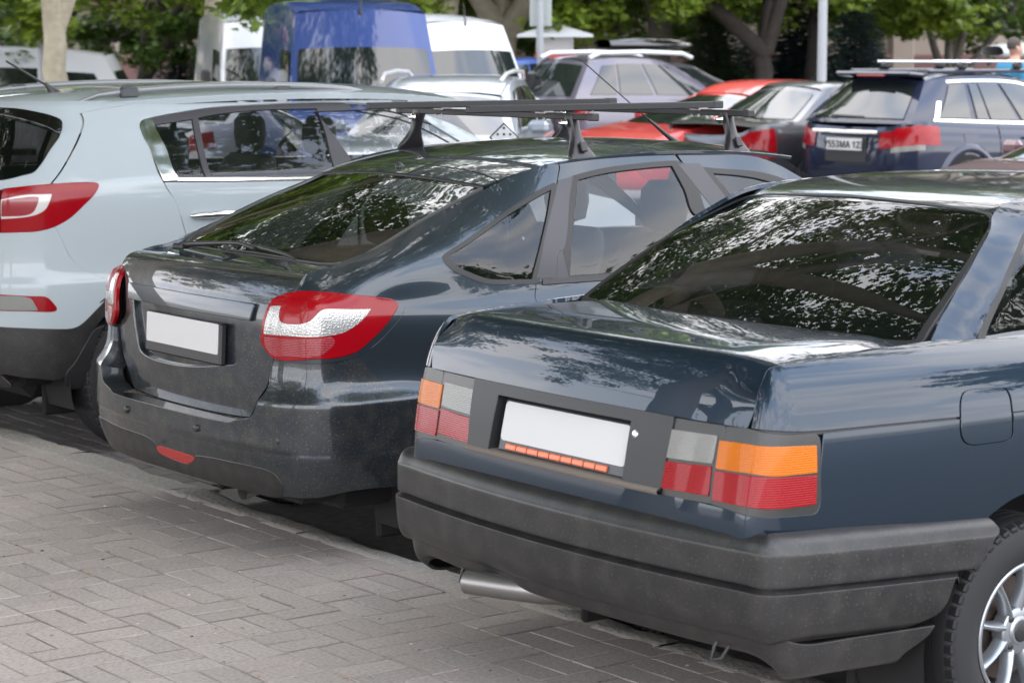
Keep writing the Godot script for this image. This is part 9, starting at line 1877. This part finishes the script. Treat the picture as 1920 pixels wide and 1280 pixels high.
func man() -> void:
	# stands beyond the estate car, body turned to the right of the picture, looking down at something in his hands
	var at := spot(40.75, 29.5, 0.18)
	var p := thing("person", "man in a blue T-shirt with cropped hair standing beside the pale roof box", "person", at, deg_to_rad(53.0 - 62.0))
	var X := Vector3.RIGHT
	var torso := [[Vector3(0, 0.98, 0), Vector3(0, 1.18, 0.0), 0.15, 0.155, Vector3(1.15, 1, 0.78)], [Vector3(0, 1.18, 0), Vector3(0, 1.36, -0.01), 0.16, 0.17, Vector3(1.2, 1, 0.8)], [Vector3(-0.14, 1.42, 0), Vector3(0.14, 1.42, 0), 0.095, 0.095], [Vector3(0, 1.42, 0), Vector3(0, 1.52, -0.02), 0.07, 0.06]]
	var arms := []
	var fore := []
	for s in [-1.0, 1.0]:
		arms.append([Vector3(s * 0.19, 1.42, 0), Vector3(s * 0.27, 1.16, -0.02), 0.062, 0.048])
		fore.append([Vector3(s * 0.27, 1.16, -0.02), Vector3(s * 0.12, 1.12, -0.26), 0.046, 0.032])
		fore.append([Vector3(s * 0.12, 1.12, -0.26), Vector3(s * 0.06, 1.125, -0.32), 0.034, 0.03, Vector3(1, 0.7, 1)])
		for f in 4:
			var k := Vector3(s * (0.075 - f * 0.014), 1.135 - f * 0.012, -0.335)
			fore.append([k, k + Vector3(-s * 0.03, -0.012, -0.03), 0.010, 0.008])
		fore.append([Vector3(s * 0.085, 1.145, -0.30), Vector3(s * 0.045, 1.165, -0.325), 0.011, 0.009])
	var legs := []
	for s in [-1.0, 1.0]:
		legs.append([Vector3(s * 0.09, 0.95, 0), Vector3(s * 0.11, 0.50, 0.0), 0.10, 0.065])
		legs.append([Vector3(s * 0.11, 0.50, 0), Vector3(s * 0.12, 0.09, 0.02), 0.062, 0.042])
	var feet := []
	for s in [-1.0, 1.0]:
		feet.append([Vector3(s * 0.12, 0.05, 0.05), Vector3(s * 0.13, 0.035, -0.16), 0.045, 0.035])
	var head := [[Vector3(0, 1.50, -0.015), Vector3(0, 1.56, -0.03), 0.055, 0.055], [Vector3(0, 1.66, -0.03), Vector3(0, 1.70, -0.02), 0.085, 0.088, Vector3(0.88, 1.05, 1.05)], [Vector3(0, 1.60, -0.075), Vector3(0, 1.645, -0.07), 0.045, 0.055, Vector3(1.1, 1, 1)], [Vector3(0, 1.66, -0.115), Vector3(0, 1.635, -0.135), 0.012, 0.018], [Vector3(0.078, 1.655, 0.0), Vector3(0.085, 1.67, 0.01), 0.02, 0.022, Vector3(0.5, 1.2, 0.8)], [Vector3(-0.078, 1.655, 0.0), Vector3(-0.085, 1.67, 0.01), 0.02, 0.022, Vector3(0.5, 1.2, 0.8)]]
	part(p, "body", net(torso + arms + fore + legs + feet + head, 0.018, 0.03), MT.skin)
	var sb := []
	for b in torso.slice(0, 3) + arms:
		var c: Array = b.duplicate()
		c[2] += 0.014
		c[3] += 0.016
		sb.append(c)
	part(p, "shirt", net(sb, 0.02, 0.05, func(q): return maxf(0.93 - q.y, q.y - 1.50)), MT.shirt_blue)
	var tb := []
	for b in legs + [torso[0]]:
		var c: Array = b.duplicate()
		c[2] += 0.016
		c[3] += 0.02
		tb.append(c)
	part(p, "trousers", net(tb, 0.022, 0.04, func(q): return q.y - 0.98), MT.jeans)
	var hb := [[Vector3(0, 1.68, -0.01), Vector3(0, 1.715, -0.005), 0.090, 0.090, Vector3(0.9, 1.03, 1.05)]]
	part(p, "hair", net(hb, 0.014, 0.02, func(q): return maxf(1.655 - q.y + maxf(0.0, -q.z - 0.02) * 1.2, -0.085 - q.z)), MT.hair_dark)
	var sh := []
	for b in feet:
		var c: Array = b.duplicate()
		c[2] += 0.01
		c[3] += 0.01
		sh.append(c)
	part(p, "shoes", net(sh, 0.02, 0.02, func(q): return q.y - 0.1), MT.dark_plastic)
	for s in [-1.0, 1.0]:
		var e := MB.new()
		e.lathe([[0.0, 0.008], [0.007, 0.005], [0.009, 0.0]], Basis(Vector3.RIGHT, -PI / 2), Vector3(s * 0.032, 1.672, -0.108), 8)
		part(p, "eye", e, MT.dark_plastic)
func materials() -> void:
	mat("blue_paint", Color(0.015, 0.026, 0.041), 0.36, 0.55, {"coat": 1.0, "coat_rough": 0.012, "spec": 0.0})
	mat("blue_roof", Color(0.016, 0.022, 0.028), 0.4, 0.5, {"coat": 1.0, "coat_rough": 0.06, "spec": 0.0})
	mat("grey_paint", Color(0.034, 0.045, 0.056), 0.36, 0.6, {"coat": 1.0, "coat_rough": 0.012, "spec": 0.0})
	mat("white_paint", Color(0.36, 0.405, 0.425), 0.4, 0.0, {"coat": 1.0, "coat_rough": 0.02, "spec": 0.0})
	mat("black_trim", Color(0.02, 0.021, 0.022), 0.45)
	mat("dusty_trim", Color(0.13, 0.11, 0.09), 0.9)
	mat("lamp_frame", Color(0.028, 0.028, 0.026), 0.3)
	mat("grey_plastic", Color(0.05, 0.055, 0.06), 0.4)
	mat("dark_plastic", Color(0.02, 0.02, 0.02), 0.4)
	mat("bumper_grey", Color(0.014, 0.014, 0.015), 0.42)
	mat("rubber", Color(0.012, 0.012, 0.012), 0.5)
	mat("underside", Color(0.008, 0.008, 0.008), 0.9)
	mat("tyre", Color(0.012, 0.012, 0.013), 0.7)
	mat("alloy", Color(0.36, 0.38, 0.40), 0.32, 0.8)
	mat("brake", Color(0.08, 0.06, 0.05), 0.6, 0.5)
	mat("chrome", Color(0.8, 0.8, 0.8), 0.08, 1.0)
	mat("exhaust", Color(0.25, 0.24, 0.23), 0.35, 0.8)
	mat("seat", Color(0.03, 0.032, 0.035), 0.8)
	mat("plate_white", Color(0.53, 0.525, 0.515), 0.6)
	mat("orange_reflector", Color(0.62, 0.14, 0.05), 0.25)
	mat("amber_lens", Color(0.46, 0.115, 0.001), 0.18, 0.0, {"coat": 0.25, "spec": 0.35})
	mat("red_lens", Color(0.24, 0.002, 0.006), 0.18, 0.0, {"coat": 0.3, "spec": 0.35})
	mat("clear_lens", Color(0.20, 0.20, 0.185), 0.18, 0.0, {"coat": 0.3, "spec": 0.35})
	mat("red_reflector", Color(0.30, 0.02, 0.015), 0.5)
	mat("bumper_dark", Color(0.013, 0.013, 0.013), 0.5)
	mat("dirty_step", Color(0.09, 0.08, 0.065), 0.9)
	mat("satin_trim", Color(0.035, 0.033, 0.038), 0.35)
	mat("gloss_black", Color(0.006, 0.006, 0.006), 0.05, 0.0, {"coat": 1.0})
	mat("rubber_grey", Color(0.06, 0.06, 0.058), 0.6)
	mat("rack_black", Color(0.012, 0.012, 0.013), 0.45)
	mat("rack_foot", Color(0.02, 0.018, 0.02), 0.3)
	mat("rail_grey", Color(0.22, 0.23, 0.235), 0.35, 0.4)
	mat("ring_white", Color(0.5, 0.48, 0.46), 0.15, 0.0, {"coat": 1.0})
	mat("dark_red_lens", Color(0.22, 0.004, 0.012), 0.12, 0.0, {"coat": 1.0})
	mat("crystal_lens", Color(0.5, 0.5, 0.48), 0.1, 0.4, {"coat": 1.0})
	mat("clear_glass", Color(0.03, 0.045, 0.045), 0.0, 0.0, {"alpha": 0.15})
	mat("mid_glass", Color(0.01, 0.014, 0.014), 0.0, 0.0, {"alpha": 0.4})
	mat("navy_paint", Color(0.018, 0.023, 0.045), 0.4, 0.3, {"coat": 1.0, "spec": 0.0})
	mat("slate_paint", Color(0.05, 0.05, 0.055), 0.35, 0.4, {"coat": 1.0})
	mat("red_paint", Color(0.55, 0.035, 0.03), 0.35, 0.0, {"coat": 1.0})
	mat("violet_paint", Color(0.11, 0.10, 0.13), 0.35, 0.4, {"coat": 1.0})
	mat("royal_paint", Color(0.04, 0.09, 0.30), 0.35, 0.2, {"coat": 1.0})
	mat("silver_paint", Color(0.30, 0.33, 0.38), 0.35, 0.4, {"coat": 1.0})
	mat("burgundy_paint", Color(0.13, 0.06, 0.07), 0.35, 0.4, {"coat": 1.0})
	mat("van_blue", Color(0.045, 0.075, 0.22), 0.4, 0.1, {"coat": 1.0, "spec": 0.0})
	mat("van_white", Color(0.60, 0.61, 0.62), 0.4, 0.0, {"coat": 1.0, "spec": 0.0})
	mat("bar_silver", Color(0.72, 0.75, 0.77), 0.35, 0.5)
	mat("box_grey", Color(0.42, 0.43, 0.42), 0.35, 0.0, {"coat": 0.5})
	mat("far_glass", Color(0.012, 0.016, 0.016), 0.03, 0.0, {"spec": 0.7})
	mat("far_glass_light", Color(0.012, 0.016, 0.016), 0.03, 0.0, {"spec": 0.7})
	mat("screen_glass", Color(0.012, 0.016, 0.016), 0.03, 0.0, {"spec": 0.7})
	mat("plate_bright", Color(0.66, 0.66, 0.66), 0.5)
	mat("beige_wall", Color(0.36, 0.30, 0.25), 0.9)
	mat("plinth_red", Color(0.20, 0.11, 0.10), 0.9)
	mat("post_grey", Color(0.30, 0.315, 0.33), 0.5)
	mat("sign_grey", Color(0.33, 0.36, 0.35), 0.6)
	mat("sign_red", Color(0.60, 0.06, 0.04), 0.6)
	mat("skin", Color(0.42, 0.24, 0.17), 0.55)
	mat("shirt_blue", Color(0.035, 0.20, 0.34), 0.9)
	mat("jeans", Color(0.04, 0.05, 0.08), 0.9)
	mat("hair_dark", Color(0.05, 0.04, 0.035), 0.8)
	mat("spruce_green", Color(0.05, 0.085, 0.04), 0.8)
	mat("spruce_blue", Color(0.055, 0.095, 0.09), 0.8)
	for q in [["leaf_light", Color(0.17, 0.24, 0.03)], ["leaf_mid", Color(0.085, 0.145, 0.03)], ["leaf_dark", Color(0.085, 0.145, 0.03)]]:
		var lf := mat(q[0], q[1], 0.5, 0.0, {"back": Color(0.55, 0.62, 0.10)})
		lf.vertex_color_use_as_albedo = true
	for q in [["bark_pale", Color(0.26, 0.22, 0.16), Color(0.42, 0.38, 0.29)], ["bark_grey", Color(0.14, 0.12, 0.10), Color(0.22, 0.20, 0.17)], ["bark_dark", Color(0.035, 0.028, 0.024), Color(0.07, 0.06, 0.05)]]:
		var bk := mat(q[0], Color.WHITE, 0.9)
		bk.albedo_texture = noise_tex([[0.0, q[1].linear_to_srgb()], [0.5, q[1].lerp(q[2], 0.4).linear_to_srgb()], [1.0, q[2].linear_to_srgb()]], 0.02, 4, 256, 3)
		triplanar(bk, 0.9, false)
	var base := [Color(0.322, 0.281, 0.250), Color(0.342, 0.300, 0.268), Color(0.303, 0.266, 0.238), Color(0.331, 0.286, 0.256)]
	for k in 4:
		var bm := mat("brick_%d" % k, Color.WHITE, 0.92)
		var c: Color = base[k]
		bm.albedo_texture = noise_tex([[0.0, (c * 0.72).linear_to_srgb()], [0.45, c.linear_to_srgb()], [0.7, (c * 1.08).linear_to_srgb()], [1.0, (c * 1.3).linear_to_srgb()]], 0.06, 5, 512, 40 + k)
		triplanar(bm, 1.7)
		bm.heightmap_enabled = true
		bm.heightmap_texture = noise_tex([[0.0, Color.BLACK], [1.0, Color.WHITE]], 0.12, 4, 512, 60)
		bm.heightmap_scale = 0.10
	var js := mat("joint_sand", Color.WHITE, 0.95)
	js.albedo_texture = noise_tex([[0.0, Color(0.16, 0.12, 0.08).linear_to_srgb()], [0.5, Color(0.30, 0.26, 0.21).linear_to_srgb()], [1.0, Color(0.38, 0.34, 0.28).linear_to_srgb()]], 0.08, 4, 512, 71)
	triplanar(js, 2.5)
	for k in 2:
		var cm := mat("concrete_%d" % k, Color.WHITE, 0.95)
		var c: Color = [Color(0.30, 0.275, 0.24), Color(0.27, 0.25, 0.225)][k]
		cm.albedo_texture = noise_tex([[0.0, (c * 0.6).linear_to_srgb()], [0.5, c.linear_to_srgb()], [1.0, (c * 1.25).linear_to_srgb()]], 0.05, 5, 512, 80 + k)
		triplanar(cm, 1.5)
		cm.heightmap_enabled = true
		cm.heightmap_texture = noise_tex([[0.0, Color.BLACK], [1.0, Color.WHITE]], 0.05, 5, 512, 90)
		cm.heightmap_scale = 0.35
		var bl := mat("block_%d" % k, [Color(0.13, 0.12, 0.115), Color(0.16, 0.145, 0.135)][k], 0.95)
	var rd := mat("road", Color.WHITE, 0.95)
	rd.albedo_texture = noise_tex([[0.0, Color(0.075, 0.07, 0.066).linear_to_srgb()], [1.0, Color(0.14, 0.13, 0.12).linear_to_srgb()]], 0.05, 5, 512, 95)
	triplanar(rd, 0.6)
	# ribbed lenses
	var rib := Image.create(8, 64, false, Image.FORMAT_L8)
	for y in 64:
		for x in 8:
			rib.set_pixel(x, y, Color.from_hsv(0, 0, 0.5 + 0.5 * sin(TAU * y / 8.0)))
	var ribt := ImageTexture.create_from_image(rib)
	for q in ["amber_lens", "red_lens", "clear_lens", "dark_red_lens"]:
		var lm: StandardMaterial3D = MT[q].duplicate()
		lm.resource_name = "ribbed_" + q
		lm.heightmap_enabled = true
		lm.heightmap_texture = ribt
		lm.heightmap_scale = 0.05
		triplanar(lm, 22.0, false)
		MT["ribbed_" + q] = lm
	var cr: StandardMaterial3D = MT.crystal_lens
	cr.albedo_color = Color.WHITE
	cr.albedo_texture = noise_tex([[0.0, Color(0.24, 0.24, 0.235).linear_to_srgb()], [0.35, Color(0.36, 0.36, 0.34).linear_to_srgb()], [0.6, Color(0.46, 0.46, 0.44).linear_to_srgb()], [1.0, Color(0.58, 0.58, 0.56).linear_to_srgb()]], 0.11, 1, 256, 21, FastNoiseLite.TYPE_CELLULAR)
	cr.heightmap_enabled = true
	cr.heightmap_texture = noise_tex([[0.0, Color.BLACK], [1.0, Color.WHITE]], 0.11, 1, 256, 21, FastNoiseLite.TYPE_CELLULAR)
	cr.heightmap_scale = 0.12
	triplanar(cr, 6.0, false)
	# road film and grit on paint and plastics
	dusty("grey_paint_dusty", MT.grey_paint, Color(0.031, 0.039, 0.047), Color(0.075, 0.072, 0.067), 11)
	dusty("bumper_scuffed", MT.bumper_grey, Color(0.0135, 0.0138, 0.0145), Color(0.034, 0.031, 0.028), 12)
	dusty("bumper_dark_dusty", MT.bumper_dark, Color(0.010, 0.010, 0.010), Color(0.034, 0.031, 0.028), 13)
	var st: StandardMaterial3D = MT.dirty_step
	st.albedo_color = Color.WHITE
	st.albedo_texture = noise_tex([[0.0, Color(0.012, 0.011, 0.010).linear_to_srgb()], [0.5, Color(0.035, 0.030, 0.025).linear_to_srgb()], [0.62, Color(0.22, 0.19, 0.15).linear_to_srgb()], [1.0, Color(0.34, 0.30, 0.25).linear_to_srgb()]], 0.10, 3, 256, 33)
	st.heightmap_enabled = true
	st.heightmap_texture = noise_tex([[0.0, Color.BLACK], [1.0, Color.WHITE]], 0.10, 3, 256, 33)
	st.heightmap_scale = 0.3
	triplanar(st, 3.5, false)
	var li := mat("litter", Color.WHITE, 0.9)
	li.vertex_color_use_as_albedo = true
	mat("dark_glass", Color(0.003, 0.0045, 0.004), 0.0, 0.0, {"alpha": 0.85})
	mat("tint_glass", Color(0.004, 0.006, 0.005), 0.0, 0.0, {"alpha": 0.6})

func dusty(called: String, like: StandardMaterial3D, clean: Color, dust: Color, sd: int) -> void:
	var d: StandardMaterial3D = like.duplicate()
	d.resource_name = called
	d.albedo_color = Color.WHITE
	# broad cloudy film with fine grit in it
	d.albedo_texture = noise_tex([[0.0, clean.linear_to_srgb()], [0.42, clean.lerp(dust, 0.12).linear_to_srgb()], [0.62, clean.lerp(dust, 0.35).linear_to_srgb()], [0.85, clean.lerp(dust, 0.7).linear_to_srgb()], [1.0, dust.linear_to_srgb()]], 0.012, 6, 512, sd)
	d.roughness_texture = noise_tex([[0.0, Color(0.75, 0.75, 0.75)], [1.0, Color(1, 1, 1)]], 0.03, 4, 256, sd + 50)
	d.detail_enabled = true
	d.detail_blend_mode = BaseMaterial3D.BLEND_MODE_MIX
	d.detail_albedo = noise_tex([[0.0, (dust * 2.0).linear_to_srgb()], [1.0, (dust * 2.6).linear_to_srgb()]], 0.1, 2, 64, sd + 5)
	d.detail_mask = noise_tex([[0.0, Color.BLACK], [0.90, Color.BLACK], [0.95, Color(0.7, 0.7, 0.7)], [1.0, Color(0.8, 0.8, 0.8)]], 0.11, 1, 512, sd + 9, FastNoiseLite.TYPE_SIMPLEX)
	triplanar(d, 1.6, false)
	d.uv2_triplanar = true
	d.uv2_scale = Vector3.ONE * 1.6
	MT[called] = d

func setup() -> void:
	var cam := Camera3D.new()
	var lens := CameraAttributesPhysical.new()
	lens.frustum_focal_length = 24.0 / (2.0 * 640.0 / 4300.0)
	lens.frustum_focus_distance = 7.6
	lens.exposure_aperture = 6.4
	lens.frustum_near = 0.05
	lens.frustum_far = 500.0
	cam.attributes = lens
	cam.position = Vector3(0, 1.85, 0)
	cam.rotation = Vector3(-atan(550.0 / 4300.0), deg_to_rad(53.0), 0)
	add_child(cam)
	cam.current = true
	var we := WorldEnvironment.new()
	var e := Environment.new()
	e.background_mode = Environment.BG_SKY
	e.tonemap_mode = Environment.TONE_MAPPER_LINEAR
	e.tonemap_exposure = 1.28
	e.sdfgi_enabled = true
	e.ssao_enabled = true
	e.ssil_enabled = true
	var sky := Sky.new()
	var pm := PanoramaSkyMaterial.new()
	pm.panorama = sky_image()
	pm.energy_multiplier = 4.0
	sky.sky_material = pm
	e.sky = sky
	we.environment = e
	add_child(we)
	var sun := DirectionalLight3D.new()
	sun.light_energy = 0.4
	sun.light_angular_distance = 12.0
	sun.shadow_enabled = true
	sun.rotation_degrees = Vector3(-60, 20, 0)
	add_child(sun)

func _ready() -> void:
	setup()
	materials()
	ground()
	pavement()
	build_sedan()
	build_liftback()
	build_suv()
	far_cars()
	surroundings()
	woods()
	man()
